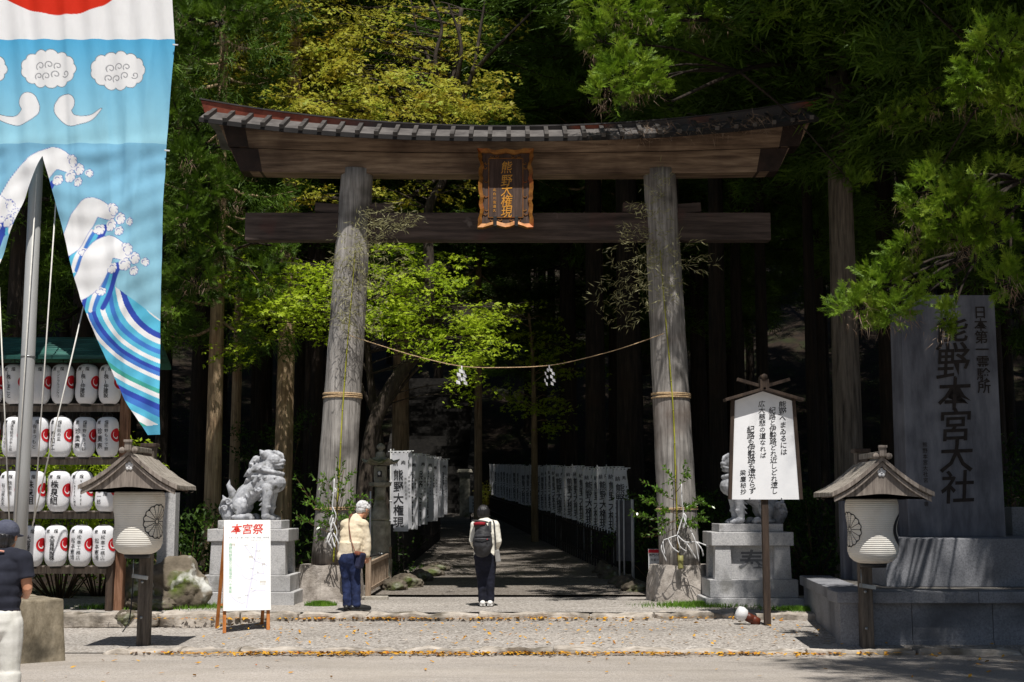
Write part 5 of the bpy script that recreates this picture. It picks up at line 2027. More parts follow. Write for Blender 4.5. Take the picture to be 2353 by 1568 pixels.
bp = empty('backpack', W0 + Vector(q(265, 765, -.2)), 'black backpack on the back of the person in white', 'backpack')
mb = MB()
mb.tube([W0 + Vector(q(*p)) for p in ((268, 480, -.19), (266, 540, -.2), (264, 620, -.21), (262, 700, -.215), (262, 735, -.21))], [.10, .13, .148, .155, .14], 20, round_=True, flat=.68)
sack = fused(mb, 'sack', BPM, None, voxel=.012, smooth=3, tex=.008, tscale=14)
sack.parent = bp
for v in sack.data.vertices: v.co -= bp.location
for (z, y) in ((555, -.325), (600, -.34)):
    mb = MB()
    mb.tube([W0 + Vector(q(x, z + abs(x - 262) * .03, y + ((x - 262) / 140) ** 2 * .1)) for x in (160, 210, 262, 310, 365)], .006, 6)
    mb.build('zip', M('grey_zip', ['#4a4a4e', '#606065'], scale=10, rough=.4), bp)
mb = MB()
mb.box(W0 + Vector(q(328, 608, -.335)), (.016, .01, .012))
mb.build('badge', M('red_badge', ['#b02030', '#c03040'], scale=5), bp)
for x in (175, 365):
    mb = MB()
    mb.tube(smooth_line([W0 + Vector(q(x, 520, -.16)), W0 + Vector(q(x + (6 if x < 262 else -6), 410, -.11)), W0 + Vector(q(x, 372, .0)), W0 + Vector(q(x, 440, .13))], 5), .024, 8, flat=.4)
    mb.build('strap', BPM, bp)
mb = MB()
ct = W0 + Vector(q(215, 420, -.2))
cp = empty('cap', ct, 'dark cap with red lining hooked on top of the backpack', 'cap')
mb.ell(W0 + Vector(q(225, 372, -.17)), (.135, .09, .022), Matrix.Rotation(R(6), 3, 'Y'), n=20)
mb.build('brim', M('grey_cap', ['#2c2b2b', '#454342'], scale=10, rough=.8), cp)
mb = MB()
mb.ell(W0 + Vector(q(220, 430, -.19)), (.088, .06, .06), n=16)
mb.build('crown', M('grey_cap', []), cp)
mb = MB()
mb.tube([W0 + Vector(q(x, 402 + 6 * math.sin(x * .02), -.262 + ((x - 220) / 90) ** 2 * .03)) for x in (140, 180, 220, 260, 300)], .022, 8, flat=.35)
mb.build('lining', M('red_lining', ['#7a1420', '#99202c'], scale=10, rough=.8), cp)
sb = empty('shoulder_bag', W0 + Vector(q(465, 935, -.05)), 'grey cloth shoulder bag at the side of the person in white', 'bag')
mb = MB()
mb.tube(smooth_line([W0 + Vector(q(385, 372, .0)), W0 + Vector(q(415, 385, -.085)), W0 + Vector(q(428, 500, -.12)), W0 + Vector(q(438, 640, -.125)), W0 + Vector(q(442, 760, -.12))], 5), .02, 8, flat=.35)
mb.build('strap', M('grey_strap', ['#3a3a3c', '#4d4d50'], scale=10, rough=.8), sb)
mb = MB()
mb.box(W0 + Vector(q(466, 840, -.06)), (.085, .17, .19), rot=Matrix.Rotation(R(-8), 3, 'Y'), taper=(.85, .9), bev=.02)
mb.build('pouch', M('grey_cloth_bag', ['#7d7b78', '#9a9895'], scale=8, rough=.9, bump=.3, bscale=12), sb)

# ---- man at the left edge, cap and dark T-shirt, seen from behind
GY = 10.6
GX = XA(3, 1300, GY)
k = .000861
topz = ZA(1197, GY)
q = lambda x, z, y=0.: Vector((((x - 12) * k), y, topz - (z - 85) * k))
an = .08
J = dict(hl=q(-105, 1010), hr=q(110, 1010), kl=(-.10, .0, .47), kr=(.095, .02, .47), al=(-.11, 0, an), ar=(.1, .0, an), sl=q(-195, 430), sr=q(205, 430), neck=q(20, 330, .02), head=q(25, 235, .05),
         el=q(-270, 700, .0), wl=q(-150, 790, .2), er=q(262, 690, -.01), wr=q(165, 775, .2), fwd=(0, 1, 0))
lm = person((GX, GY, 0), 'person in a navy cap, dark T-shirt and white trousers standing at the left edge')
mb = MB()
skeleton_body(mb, J)
for s in 'lr': mb.ell(Vector(J['a' + s]) + Vector((0, .06, -.035)), (.04, .1, .038), n=10)
m_, at = head(mb, J['head'], (.15, .95, -.1), (0, .1, 1), .225)
hand(mb, J['wl'], (1, .35, 0), (0, -.3, .9), .18, .5)
hand(mb, J['wr'], (-1, .35, 0), (0, -.3, .9), .18, .5)
fused(mb, 'body', SKIN, lm, voxel=.008, smooth=2)
mb = MB()
mb.ell(at(0, -.12, -.02), (.086, .1, .085), m_, n=18)
mb.ell(at(0, -.25, -.25), (.07, .06, .06), m_, n=14)
fused(mb, 'hair', HAIRB, lm, voxel=.008, smooth=2, tex=.003, tscale=40)
CAPM = M('navy_cap', ['#3c3f4e', '#4c4f5e', '#5a5d6b'], scale=14, rough=.9, bump=.2, bscale=60)
mb = MB()
mb.ell(at(0, -.04, .2), (.098, .118, .095), m_, n=20)
mb.tube([at(0, -.04, .12), at(0, -.04, .2)], [.1, .1], 22, flat=1.12)
mb.ell(at(0, .52, .1), (.08, .075, .012), m_, n=14)
fused(mb, 'cap', CAPM, lm, voxel=.008, smooth=2)
TEE = M('navy_t_shirt', ['#1b1c26', '#262833', '#31333f'], scale=4, rough=.95, bump=.4, bscale=6, stretch=(1, 1, .7))
mb = MB()
Jt = dict(J)
skeleton_body(mb, Jt, .02, 'body_only')
V = {a: Vector(b) for a, b in J.items()}
mid, sm_ = V['hl'].lerp(V['hr'], .5), V['sl'].lerp(V['sr'], .5)
for t, a, b in ((.18, .17, .125), (.35, .175, .13), (.52, .18, .132), (.7, .19, .135), (.86, .18, .128), (.96, .15, .105)):
    mb.ell(mid.lerp(sm_, t), (a, b, .12), n=20)
limb(mb, [V['sl'], sm_ + Vector((0, 0, .03)), V['sr']], [.075, .085, .075])
for s in 'lr': mb.tube([V['s' + s], V['s' + s].lerp(V['e' + s], .5), V['s' + s].lerp(V['e' + s], .68)], [.074, .07, .074], 16)
fused(mb, 't_shirt', TEE, lm, voxel=.01, smooth=4, tex=.005, tscale=10)
mb = MB()
mb.lathe([(.165, 0), (.168, .0), (.168, .035), (.165, .035)], mid + Vector((0, 0, .075)), 28, sy=.72)
mb.build('belt', M('belt_leather', ['#2a1d18', '#3c2b24'], scale=10, rough=.5), lm, world=False)
mb = MB()
skeleton_body(mb, J, .02, 'legs')
for s in 'lr': mb.tube([V['k' + s], V['k' + s].lerp(V['a' + s], .5), V['a' + s] + Vector((0, 0, .0))], [.09, .085, .082], 14)
mb.ell(mid + Vector((0, .0, -.02)), (.175, .14, .14), n=18)
fused(mb, 'trousers', M('white_trousers', ['#cfcdc4', '#dedcd5', '#e8e6e0'], scale=5, rough=.9, bump=.15, bscale=7, stretch=(1, 1, 1.6)), lm, voxel=.01, smooth=5, tex=.0025, tscale=9)
for s in 'lr':
    mb = MB()
    shoe(mb, J['a' + s], (.2 if s == 'r' else -.2, 1), .048, .28, 0)
    mb.build('shoe', BLK, lm, world=False)
mb = MB()
mb.tube(smooth_line([q(-35, 360, -.085), q(20, 352, -.10), q(70, 360, -.085)], 5), .007, 6)
mb.build('lanyard', M('red_lanyard', ['#c98a78', '#d8a290'], scale=10), lm, world=False)
# ================================================================== poem board on a post
def ps(cx, cy, Y): return P(1672.8 + cx * .19937, 864 + cy * .19937, Y)


WY = 18.75
bx = ps(433, 1425, WY).x
ph = empty('poem_board', (XA(1760, 1434, WY), WY, .1), 'white wooden poem board with black brush lettering under crossed roof battens', 'notice board')
zb, zt, za = ps(433, 1425, WY).z, ps(400, 288, WY).z, ps(395, 178, WY).z
cxm = XA(1760, 1200, WY)
hb, ht = .475, .405
mb = MB()
mb.prism([(cxm - hb, zb), (cxm + hb, zb), (cxm + ht, zt), (cxm, za), (cxm - ht, zt)], WY - .012, WY + .012)
bd = mb.build('board', M('white_painted_board', ['#e2e3e6', '#eeeef0', '#f2f2f3'], scale=2, rough=.6), ph)
mb = MB()
for s in (-1, 1):
    mb.bar((cxm + s * (hb + .02), WY, zb), (cxm + s * (ht + .02), WY, zt + .02), .05, .06, bev=.004, up=Vector((0, 1, 0)))
mb.build('side_batten', DARKWOOD, ph)
for s in (-1, 1):
    mb = MB()
    mb.bar((cxm - s * .02, WY - .03, za + .035), (cxm + s * .55, WY - .03, zt + .005), .22, .04, bev=.004)
    mb.build('roof_board', DARKWOOD, ph)
    mb = MB()
    mb.bar((cxm + s * .05, WY - .05, za + .07), (cxm + s * .37, WY - .05, za + .165), .06, .045, bev=.004)
    mb.build('crossed_batten', DARKWOOD, ph)
mb = MB()
mb.box((cxm - .0, WY - .06, za + .09), (.13, .16, .14), bev=.008)
mb.tube([(cxm, WY - .15, za + .19), (cxm, WY + .1, za + .19)], .045, 14)
mb.build('ridge_block', DARKWOOD, ph)
mb = MB()
mb.box((cxm + .0, WY + .065, .1 + (zt - .1) / 2 - .1), (.09, .09, zt - .1 + .2), bev=.006)
mb.build('post', DARKWOOD, ph)
sh = (zb - za) / (1425 - 178)     # metres per crop unit, negative
def bu(cx, cy): return cxm + (cx - 433 + (1425 - cy) * .030) * -sh, za + (cy - 178) * sh
fw = lambda u, v: Vector((u, WY - .0145, v))
mb = MB()
for s_, cx, y0, y1, big in [('熊野へまゐるには', 622, 335, 880, 92), ('紀路と伊勢路どれ近しどれ遠し', 503, 400, 1330, 84), ('広大慈悲の道なれば', 383, 325, 920, 80), ('紀路も伊勢路も遠からず', 248, 620, 1325, 92), ('梁塵秘抄', 145, 1120, 1335, 70)]:
    n = len(s_)
    for i, ch in enumerate(s_):
        cy = y0 + (y1 - y0) * i / (n - 1)
        u, v = bu(cx + (cy - 400) * .035, cy)
        kana = ord(ch) < 0x3100
        glyph(mb, ch, u, v, (-sh) * (big * (.86 if kana else .97)), fw, 1, slant=.10, wx=1.04)
mb.build('lettering', INK, bd)
mb = MB()
for cx in (250, 615):
    u, v = bu(cx, 1410)
    mb.tube([(u, WY - .02, v), (u, WY - .01, v)], .009, 8)
mb.build('screw', METAL, bd)
# floodlight lying by the post
sp = P(1722, 1420, 18.9)
fl_ = empty('floodlight', (sp.x, sp.y, .1), 'small brown floodlight with white shade lying at the foot of the poem board', 'floodlight')
mb = MB()
a, b = Vector((sp.x - .06, sp.y, .25)), Vector((sp.x + .13, sp.y + .02, .155))
d = (b - a).normalized()
mb.tube([a - d * .13, a - d * .12, a - d * .06, a, a + d * .015], [.03, .085, .1, .085, .06], 18)
mb.build('shade', PAPER, fl_)
mb = MB()
mb.tube([a, a.lerp(b, .48), a.lerp(b, .52), a.lerp(b, .56), b], [.062, .064, .056, .064, .062], 16)
mb.build('housing', M('red_brown_paint', ['#4a2218', '#66301f'], scale=8, rough=.45), fl_)
mb = MB()
mb.tube([b, b + Vector((.05, 0, -.03)), Vector((b.x + .06, b.y, .09))], .016, 8)
mb.build('spike', IRON, fl_)

# ================================================================== stone monument on its walled plinth
A = Vector((XA(1933, 1470, 16.75), 16.75, .05))
Bk = Vector((XA(1846, 1389, 20.6), 20.6, .2))
pln = empty('stone_plinth', A, 'long low granite plinth wall with flat coping carrying the big stone monument', 'plinth')
ztop = .71
cop = .14
xr_ = 10.6
# front wall slabs
x = A.x
mb = MB()
mb.box((A.x + .14, A.y + .14, (ztop - cop) / 2 + .01), (.29, .29, ztop - cop + .02), bev=.006)
mb.build('corner_block', GRANITE_D, pln)
x = A.x + .29
yy = A.y + .10
for wd in (.62, 1.0, .58, .3, 1.1, .8, 1.1, .9):
    mb = MB()
    off = -.045 if abs(wd - .3) < .01 else 0
    mb.box((x + wd / 2, yy + .1 + off, .30), (wd - .006, .2, .44 + .1), bev=.005)
    mb.build('wall_slab', GRANITE_D, pln)
    mb = MB()
    if off == 0:
        mb.box((x + wd / 2, yy + .085, .03), (wd - .004, .2, .17), bev=.005)
        mb.build('base_course', GRANITE_D, pln)
    x += wd
# side wall slabs going back to the left
dv = (Bk - A)
dv.z = 0
L_ = dv.length
dn = dv.normalized()
ang = math.atan2(dn.y, dn.x)
rz = Matrix.Rotation(ang, 3, 'Z')
inn = Vector((dn.y, -dn.x, 0))
t = .29
for wd in (.75, 1.0, 1.0, .9):
    c = A + dn * (t + wd / 2) + inn * .12
    mb = MB()
    mb.box((c.x, c.y, .33), (wd - .006, .2, .5), rot=rz, bev=.005)
    mb.build('wall_slab', GRANITE_D, pln)
    t += wd
t = -.0
for k_, wd in enumerate((1.3, 1.35, 1.35)):
    c = A + dn * (t + wd / 2 + (.0 if k_ else .0)) + inn * .2
    mb = MB()
    mb.box((c.x, c.y, ztop - cop / 2), (wd - .005, .46, cop), rot=rz, bev=.01)
    mb.build('coping', GRANITE_D, pln)
    t += wd
x = A.x - .05
for wd in (1.75, 1.5, 1.5, 1.6):
    mb = MB()
    mb.box((x + wd / 2, A.y + .22, ztop - cop / 2 + .002), (wd - .006, .52, cop), bev=.01)
    mb.build('coping', GRANITE_D, pln)
    x += wd
mb = MB()
inner = [(A.x + .3, A.y + .4), (xr_ + 1, A.y + .4), (xr_ + 1, 21.2), (Bk.x + .25, 20.6)]
mb.add([(a, b, ztop - .03) for a, b in inner] + [(a, b, .1) for a, b in inner], [(0, 1, 2, 3), (4, 7, 6, 5), (0, 4, 5, 1), (1, 5, 6, 2), (2, 6, 7, 3), (3, 7, 4, 0)])
mb.build('bed', M('plinth_gravel', ['#4d4a46', '#6c6863', '#87837d'], scale=40, rough=.95, bump=.7, bscale=60), pln)
# second tier
YT = 18.25
zx = ZA(1238, YT)
xl_ = XA(2036, 1300, YT)
mo = empty('stone_monument', (XA(2200, 1238, 19.3), 19.4, .68), 'tall grey stone slab with large carved characters standing on a broad stone base', 'monument')
mb = MB()
mb.box(((xl_ + 9.6) / 2, YT + 1.1, (zx + .68) / 2), (9.6 - xl_, 2.2, zx - .68), bev=.012)
mb.build('base', GRANITE_D, mo)
SYf = 19.3
zt_ = ZA(678, SYf)
xa_, xb_ = XA(2088, 1238, SYf), XA(2312, 1238, SYf)
mb = MB()
mb.box(((xa_ + xb_) / 2, SYf + .3, (zx + zt_) / 2), (xb_ - xa_, .6, zt_ - zx), taper=(.985, .97), bev=.012)
SLAB = M('dark_slab_stone', ['#4c4d55', '#66676f', '#7a7b82'], scale=3, rough=.5, bump=.06, bscale=60, detail=9, stretch=(2.2, 2.2, .5), spots=[('#8a8b92', .9, .55, .8), ('#45464d', 1.6, .55, .8)])
stl = mb.build('slab', SLAB, mo)
f = lambda u, v: Vector((u, SYf - .004, v))
def pm(cx, cy): 
    v = P(2040.4 + cx * .34, 661.7 + cy * .34, SYf)
    return v.x, v.z
CARVE = M('carved_dark', ['#262220', '#3a3330'], scale=12, rough=.9)
mb = MB()
for ch, cy, cx in (('熊', 310, 432), ('野', 512, 440), ('本', 715, 450), ('宮', 925, 455), ('大', 1135, 463), ('社', 1345, 472)):
    u, v = pm(cx, cy)
    glyph(mb, ch, u, v, .5, lambda a, b: Vector((a, SYf + .004 - .018 + .02 * (b - zx) / (zt_ - zx) * .45, b)), 1, slant=.08)
for i, ch in enumerate('日本第一霊験所'):
    u, v = pm(622 + i * 4.5, 165 + i * 84)
    glyph(mb, ch, u, v, .2, lambda a, b: Vector((a, SYf + .004 - .018 + .02 * (b - zx) / (zt_ - zx) * .45, b)), 1)
for i, ch in enumerate('熊野本宮大社宮司朝臣書'):
    u, v = pm(248 + i, 1060 + i * 40)
    glyph(mb, ch, u, v, .075, lambda a, b: Vector((a, SYf + .004 - .016, b)), 0)
mb.build('lettering', CARVE, stl)
# smaller tablet left of the monument, stone at its right
mb = MB()
tx_ = XA(1985, 1250, 20.1)
mb.box((tx_, 20.2, (ZA(1153, 20.1) + .68) / 2), (.62, .25, ZA(1153, 20.1) - .66), bev=.02)
tb = tag(mb.build('stone_tablet', SLAB), 'smaller dark stone tablet standing behind the shaded roofed lantern', 'stone tablet')
mb = MB()
for i in range(6):
    for j in range(7):
        glyph(mb, '奉納熊野本宮大社参拝平成年月日御神'[(i * 5 + j * 3) % 17], tx_ - .22 + i * .085, ZA(1153, 20.1) - .16 - j * .075, .05, lambda a, b: Vector((a, 20.07, b)), 0)
mb.build('lettering', CARVE, tb)
xq = XA(2338, 1200, 20.3)
mb = MB()
mb.box((xq + .15, 20.4, (ZA(1165, 20.2) + .68) / 2), (.5, .3, ZA(1165, 20.2) - .68), bev=.02)
tag(mb.build('stone_post', GRANITE_D), 'short grey stone post at the right of the tall stone monument', 'stone post')
# ================================================================== banners, fences and stones along the path
POLEM = M('white_plastic_pole', ['#9a9a98', '#b8b8b6'], scale=6, rough=.5)
RAILB = M('black_bamboo_rail', ['#0e0c0a', '#1c1815', '#2a241f'], scale=8, rough=.6)
gp = lambda x, y: .25 + max(0, y - 22) * .033


def nobori(x, y, yaw, hp, L, wd, label, grp, seed, text='熊野大権現', detail=True):
    g = random.Random(seed)
    t = empty('prayer_banner', (x, y, gp(x, y)), label, 'banner', grp, rz=yaw)
    mb = MB()
    mb.tube([(0, 0, 0), (0, 0, hp)], .013, 7)
    mb.build('pole', POLEM, t, world=False)
    mb = MB()
    mb.tube([(-.05, -.005, hp - .05), (wd + .05, -.005, hp - .05)], .009, 6)
    for k in range(4): mb.box((.06 + k * (wd - .1) / 3, -.005, hp - .065), (.035, .03, .05))
    mb.build('cross_pole', PAPER, t, world=False)
    amp = g.uniform(.02, .055)
    t.rotation_euler.y = g.uniform(-.03, .03)
    t.rotation_euler.x = g.uniform(-.02, .02)
    ph_, fr_ = g.uniform(0, 6), g.uniform(4, 8)
    cf = lambda u, v: Vector((u, -.012 + amp * math.sin(v * fr_ * .6 + u * 7 + ph_) * u / wd + .008 * math.sin(v * 11 + u * 15), hp - .08 + v))
    mb = MB()
    nx, ny = 6, 16
    mb.add([cf(.015 + (wd - .015) * i / nx, -L * j / ny) for j in range(ny + 1) for i in range(nx + 1)],
           [(j * (nx + 1) + i, (j + 1) * (nx + 1) + i, (j + 1) * (nx + 1) + i + 1, j * (nx + 1) + i + 1) for j in range(ny) for i in range(nx)], 0, True)
    cl = mb.build('cloth', M('white_banner_cloth', ['#d8d8dc', '#ececf0'], scale=4, rough=.8, transl=.35), t, world=False, recalc=False)
    mb = MB()
    ft = lambda u, v: cf(u, v) + Vector((0, -.006, 0))
    if detail:
        glyph(mb, '奉', wd * .74, -.13 * L, wd * .30, ft)
        glyph(mb, '納', wd * .3, -.13 * L, wd * .30, ft)
    vtext(mb, text, wd * .46, -.28 * L, wd * .6, ft, pitch=L * .15)
    if detail:
        vtext(mb, '熊野大社参拝', wd * .88, -.33 * L, wd * .13, ft, pitch=L * .05, bold=0)
    mb.build('lettering', INK, cl, world=False)
    for k in range(4):
        mb = MB()
        z = hp - .1 - L * (k + .4) / 4
        mb.tube([(-.02, 0, z), (.03, -.01, z)], .012, 5)
        mb.build('tie', PAPER, t, world=False)
    return t


NTH = ['nearest', 'second', 'third', 'fourth', 'fifth', 'sixth', 'seventh', 'eighth', 'ninth', 'tenth', 'eleventh', 'twelfth', 'thirteenth', 'fourteenth', 'fifteenth', 'sixteenth', 'seventeenth', 'eighteenth', 'nineteenth', 'twentieth']
NTH += ['twenty-' + a for a in ('first', 'second', 'third', 'fourth', 'fifth', 'sixth', 'seventh', 'eighth', 'ninth')] + ['thirtieth'] + ['thirty-' + a for a in ('first', 'second', 'third', 'fourth', 'fifth', 'sixth')]
for i in range(13):
    y = 26 + i * .95
    x = XA(899, 1100, 26) + (XA(1002, 1100, 38) - XA(899, 1100, 26)) * (y - 26) / 12
    hp = 2.48 - .0 * i + .04 * math.sin(i * 2.2) - (.12 if i in (3, 6) else 0)
    hp = 2.48 - .012 * i + .03 * math.sin(i * 2.2)
    nobori(x, y, R(-14 + 6 * math.sin(i * 1.7)), hp, 1.5, .36, 'white prayer banner with black brush characters, %s in the left row counted from the gate' % NTH[i], 'prayer banners along the left side of the path', 100 + i)
for i in range(32):
    y = 27 + i * .98
    x = XA(1440, 1100, 25.5) + (-1.0 - XA(1440, 1100, 25.5)) * (y - 25.5) / 32.5
    hp = 2.15 + .03 * math.sin(i * 1.3)
    nobori(x, y, R(180 + 52 + 9 * math.sin(i * 1.9)) if 0 else R(-38 + 8 * math.sin(i * 1.9)), hp, 1.35 - .012 * min(i, 10), .36, 'white prayer banner in shade, %s in the right row counted from the gate' % NTH[i], 'prayer banners along the right side of the path', 300 + i, detail=i < 14)


def fence(name, pts, h, n, label, mat, rails=(.25, .9), pk_=.018, top=0., parts=True):
    t = empty(name, pts[0], label, 'fence')
    mr = []
    for rh in rails:
        mb = MB()
        mb.tube([Vector(p) + Vector((0, 0, h * rh)) for p in pts], .02, 6)
        mb.build('rail', mat, t)
    for k in range(n):
        s_ = k / (n - 1) * (len(pts) - 1)
        i = min(int(s_), len(pts) - 2)
        p = Vector(pts[i]).lerp(Vector(pts[i + 1]), s_ - i)
        mb = MB()
        mb.box(p + Vector((0, 0, h / 2)), (pk_ * 2, pk_ * 2, h))
        mb.build('picket', mat, t)
    return t


lx = lambda y: XA(899, 1100, 26) + (XA(1002, 1100, 38) - XA(899, 1100, 26)) * (y - 26) / 12
fence('picket_fence', [(lx(y) + .05, y, gp(0, y)) for y in fr(25.6, 39, 6)], 1.05, 70, 'dark picket fence under the left row of prayer banners', RAILB)
rx_ = lambda y: XA(1440, 1100, 25.5) + (-1.0 - XA(1440, 1100, 25.5)) * (y - 25.5) / 32.5
fence('picket_fence', [(rx_(y) - .04, y, gp(0, y)) for y in fr(26.6, 58, 8)], .85, 90, 'dark picket fence under the right row of prayer banners', RAILB)
# low wooden fence beside the bowing person
FW = M('pale_fence_wood', ['#6f5f4f', '#93806d', '#ab9885'], scale=3, rough=.85, bump=.3, bscale=14, stretch=(8, 8, .8))
wf = empty('wooden_fence', P(880, 1360, 22.4), 'low pale wooden picket fence beside the bowing person', 'fence')
pa, pb = Vector((XA(846, 1360, 22.2), 22.2, .24)), Vector((XA(893, 1340, 24.6), 24.6, .31))
for p, hh in ((pa, .72), (pb, .72)):
    mb = MB()
    mb.box(p + Vector((0, 0, hh / 2)), (.09, .09, hh), bev=.006)
    mb.build('post', FW, wf)
for z in (.16, .58):
    mb = MB()
    mb.bar(pa + Vector((0, 0, z)), pb + Vector((0, 0, z)), .05, .06, bev=.004)
    mb.build('rail', FW, wf)
for k in range(1, 15):
    mb = MB()
    mb.box(pa.lerp(pb, k / 15) + Vector((0, -.01, .37)), (.03, .05, .44))
    mb.build('picket', FW, wf)
mb = MB()
mb.box((pa.x + .08, pa.y + .0, .245), (.5, .16, .12), bev=.02)
tag(mb.build('foot_stone', CONCRETE), 'small flat stone at the foot of the low wooden fence', 'stone')

# grey information sheet on posts at the right edge of the path
sh_ = empty('sheet_screen', P(1443, 1336, 24.8), 'grey sheet screen on white posts at the right edge of the path', 'screen')
for cx in (1424, 1435, 1455):
    p = P(cx, 1330, 24.8)
    mb = MB()
    mb.tube([(p.x, 24.8, gp(0, 24.8)), (p.x, 24.8, ZA(1148, 24.8))], .016 if cx < 1450 else .03, 8)
    mb.build('post', POLEM, sh_)
mb = MB()
mb.box(((XA(1416, 1200, 24.85) + XA(1455, 1200, 24.85)) / 2, 24.86, (ZA(1150, 24.8) + ZA(1290, 24.8)) / 2), (XA(1455, 1200, 24.85) - XA(1416, 1200, 24.85), .012, ZA(1150, 24.8) - ZA(1290, 24.8)))
mb.build('sheet', M('grey_sheet', ['#3f4043', '#55565a'], scale=5, rough=.6), sh_)
# small notice by the right pillar
ns = empty('notice_sign', P(1506, 1318, 22.75), 'small white notice with red heading beside the right gate pillar', 'sign')
x0_, x1_, z0_, z1_ = XA(1490, 1290, 22.7), XA(1524, 1290, 22.7), ZA(1319, 22.7), ZA(1262, 22.7)
mb = MB()
mb.box(((x0_ + x1_) / 2, 22.7, (z0_ + z1_) / 2), (x1_ - x0_, .015, z1_ - z0_))
mb.build('board', PAPER, ns)
mb = MB()
mb.box(((x0_ + x1_) / 2, 22.69, z1_ - .035), (x1_ - x0_ - .006, .008, .055))
mb.build('heading', M('red_board', ['#b01c2a', '#c22a36'], scale=6), ns)
mb = MB()
fnn = lambda u, v: Vector((u, 22.6905, v))
htext(mb, '神門の閉', x0_ + .03, z1_ - .1, .05, fnn, pitch=.052)
htext(mb, '午前7時', x0_ + .06, z1_ - .18, .05, fnn, pitch=.05)
htext(mb, '宮司', x0_ + .03, z1_ - .28, .045, fnn, pitch=.052)
mb.build('lettering', INK, ns)
mb = MB()
mb.tube([((x0_ + x1_) / 2, 22.72, .24), ((x0_ + x1_) / 2, 22.72, z1_ - .02)], .015, 6)
mb.build('stake', DARKWOOD, ns)
# sign at the end of the path
se = empty('path_sign', P(1088, 1180, 50), 'white standing sign far down the path beside the stairs', 'sign')
a, b = P(1078, 1178, 50), P(1098, 1140, 50)
mb = MB()
mb.box(((a.x + b.x) / 2, 50, (a.z + b.z) / 2), (b.x - a.x, .03, b.z - a.z))
mb.build('board', PAPER, se)
mb = MB()
vtext(mb, '右側通行', (a.x + b.x) / 2, b.z - .14, .1, lambda u, v: Vector((u, 49.98, v)), pitch=.12)
mb.build('lettering', INK, se)
for dxx in (.04, -.04):
    mb = MB()
    xx = a.x + .05 if dxx > 0 else b.x - .05
    mb.tube([(xx, 50.03, gp(0, 50)), (xx, 50.03, a.z + .1)], .02, 6)
    mb.build('leg', DARKWOOD, se)

# stone lantern left of the path
SL = M('old_lantern_stone', ['#656155', '#949082', '#b5b1a0'], scale=5, rough=.95, bump=.5, bscale=30, detail=8, spots=[('#4b5526', 2.2, .55, .7)])
slx, sly = XA(873, 1200, 24.6), 24.6
st = empty('stone_lantern', (slx, sly, .3), 'mossy stone lantern with curved cap standing between gate pillar and banners', 'stone lantern')
zz = lambda c: ZA(974.3 + c * .2223, sly)
kk = .2223 * sly / F
def ring6(nm, prof, n=6, rot=.0, mat=SL, rough=.008):
    mb = MB()
    mb.lathe([(r_ * kk, zz(c)) for r_, c in prof], (slx, sly, 0), n, sm=n > 10, rot=rot)
    return mb.build(nm, mat, st, rough=rough, rscale=9, cuts=1)
ring6('base', [(130, 1620), (130, 1400), (118, 1390), (110, 1010), (105, 1000)])
ring6('foot', [(105, 995), (100, 960), (80, 880), (52, 785), (50, 780)], 18)
ring6('shaft', [(56, 785), (54, 700), (56, 650)], 18)
ring6('platform', [(60, 655), (112, 640), (116, 608), (70, 604)], 6)
ring6('fire_box', [(72, 606), (74, 440)], 6, R(30))
mb = MB()
mb.box((slx, sly - 72 * kk, zz(520)), (45 * kk, .02, 60 * kk))
mb.build('fire_window', IRON, st)
mb = MB()
mb.ell((slx - 5 * kk, sly - 74 * kk - .012, zz(512)), (14 * kk, .012, 20 * kk), n=10)
mb.build('window_paper', PAPER, st)
mb = MB()
cap = []
for (r_, c) in [(70, 430), (165, 412), (172, 398), (120, 380), (70, 350), (52, 345)]:
    for j in range(24):
        a = 6.283 * j / 24
        up = 1 + .16 * abs(math.cos(3 * a)) ** 4 * (r_ > 110)
        cap.append(Vector((slx + r_ * kk * up * math.cos(a), sly + r_ * kk * up * math.sin(a), zz(c) + (.07 * abs(math.cos(3 * a)) ** 4 if r_ > 150 else 0))))
mb.add(cap, [(i * 24 + j, i * 24 + (j + 1) % 24, (i + 1) * 24 + (j + 1) % 24, (i + 1) * 24 + j) for i in range(5) for j in range(24)] + [tuple(range(120, 144)), tuple(range(23, -1, -1))])
mb.build('cap', SL, st, rough=.01, rscale=9)
ring6('collar', [(52, 352), (50, 310), (38, 290), (20, 285)], 16)
ring6('finial', [(18, 292), (24, 270), (44, 250), (42, 225), (22, 208), (5, 196)], 16)
mb = MB()
mb.tube([(slx - .14, sly - .35, .6), (slx - .14, sly - .35, ZA(1130, sly))], .015, 6)
tag(mb.build('red_topped_stake', PAPER), 'thin white stake beside the stone lantern', 'stake')

# edging stones and gate posts of the stairs
for i, (px, py, Y, sx) in enumerate([(985, 1300, 26.8, .3), (960, 1318, 25.6, .26), (930, 1340, 24.4, .3), (1005, 1290, 28, .25), (905, 1352, 23.8, .22), (1440, 1340, 24.2, .2), (1425, 1325, 25, .22), (1405, 1305, 26.2, .25), (1390, 1290, 27.4, .24), (1460, 1352, 23.6, .22)]):
    p = P(px, py, Y)
    boulder((p.x, Y, gp(0, Y) + .03), (sx, sx * .9, .13 + .03 * (i % 3)), 20 + i, ('mossy edging stone on the left side of the path, %s of five from the gate' % ['third', 'fourth', 'second', 'farthest', 'nearest'][i]) if i < 5 else ('shaded edging stone on the right side of the path, %s of five from the gate' % ['second', 'third', 'fourth', 'farthest', 'nearest'][i - 5]), 'edging stones of the path')
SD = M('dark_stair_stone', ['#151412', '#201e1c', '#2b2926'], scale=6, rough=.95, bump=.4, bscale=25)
stx = path_x(60) - .6
sr = empty('stone_stairs', (stx, 58.5, gp(0, 58)), 'long stone stairway climbing into the dark forest at the end of the path', 'stairs')
mb = MB()
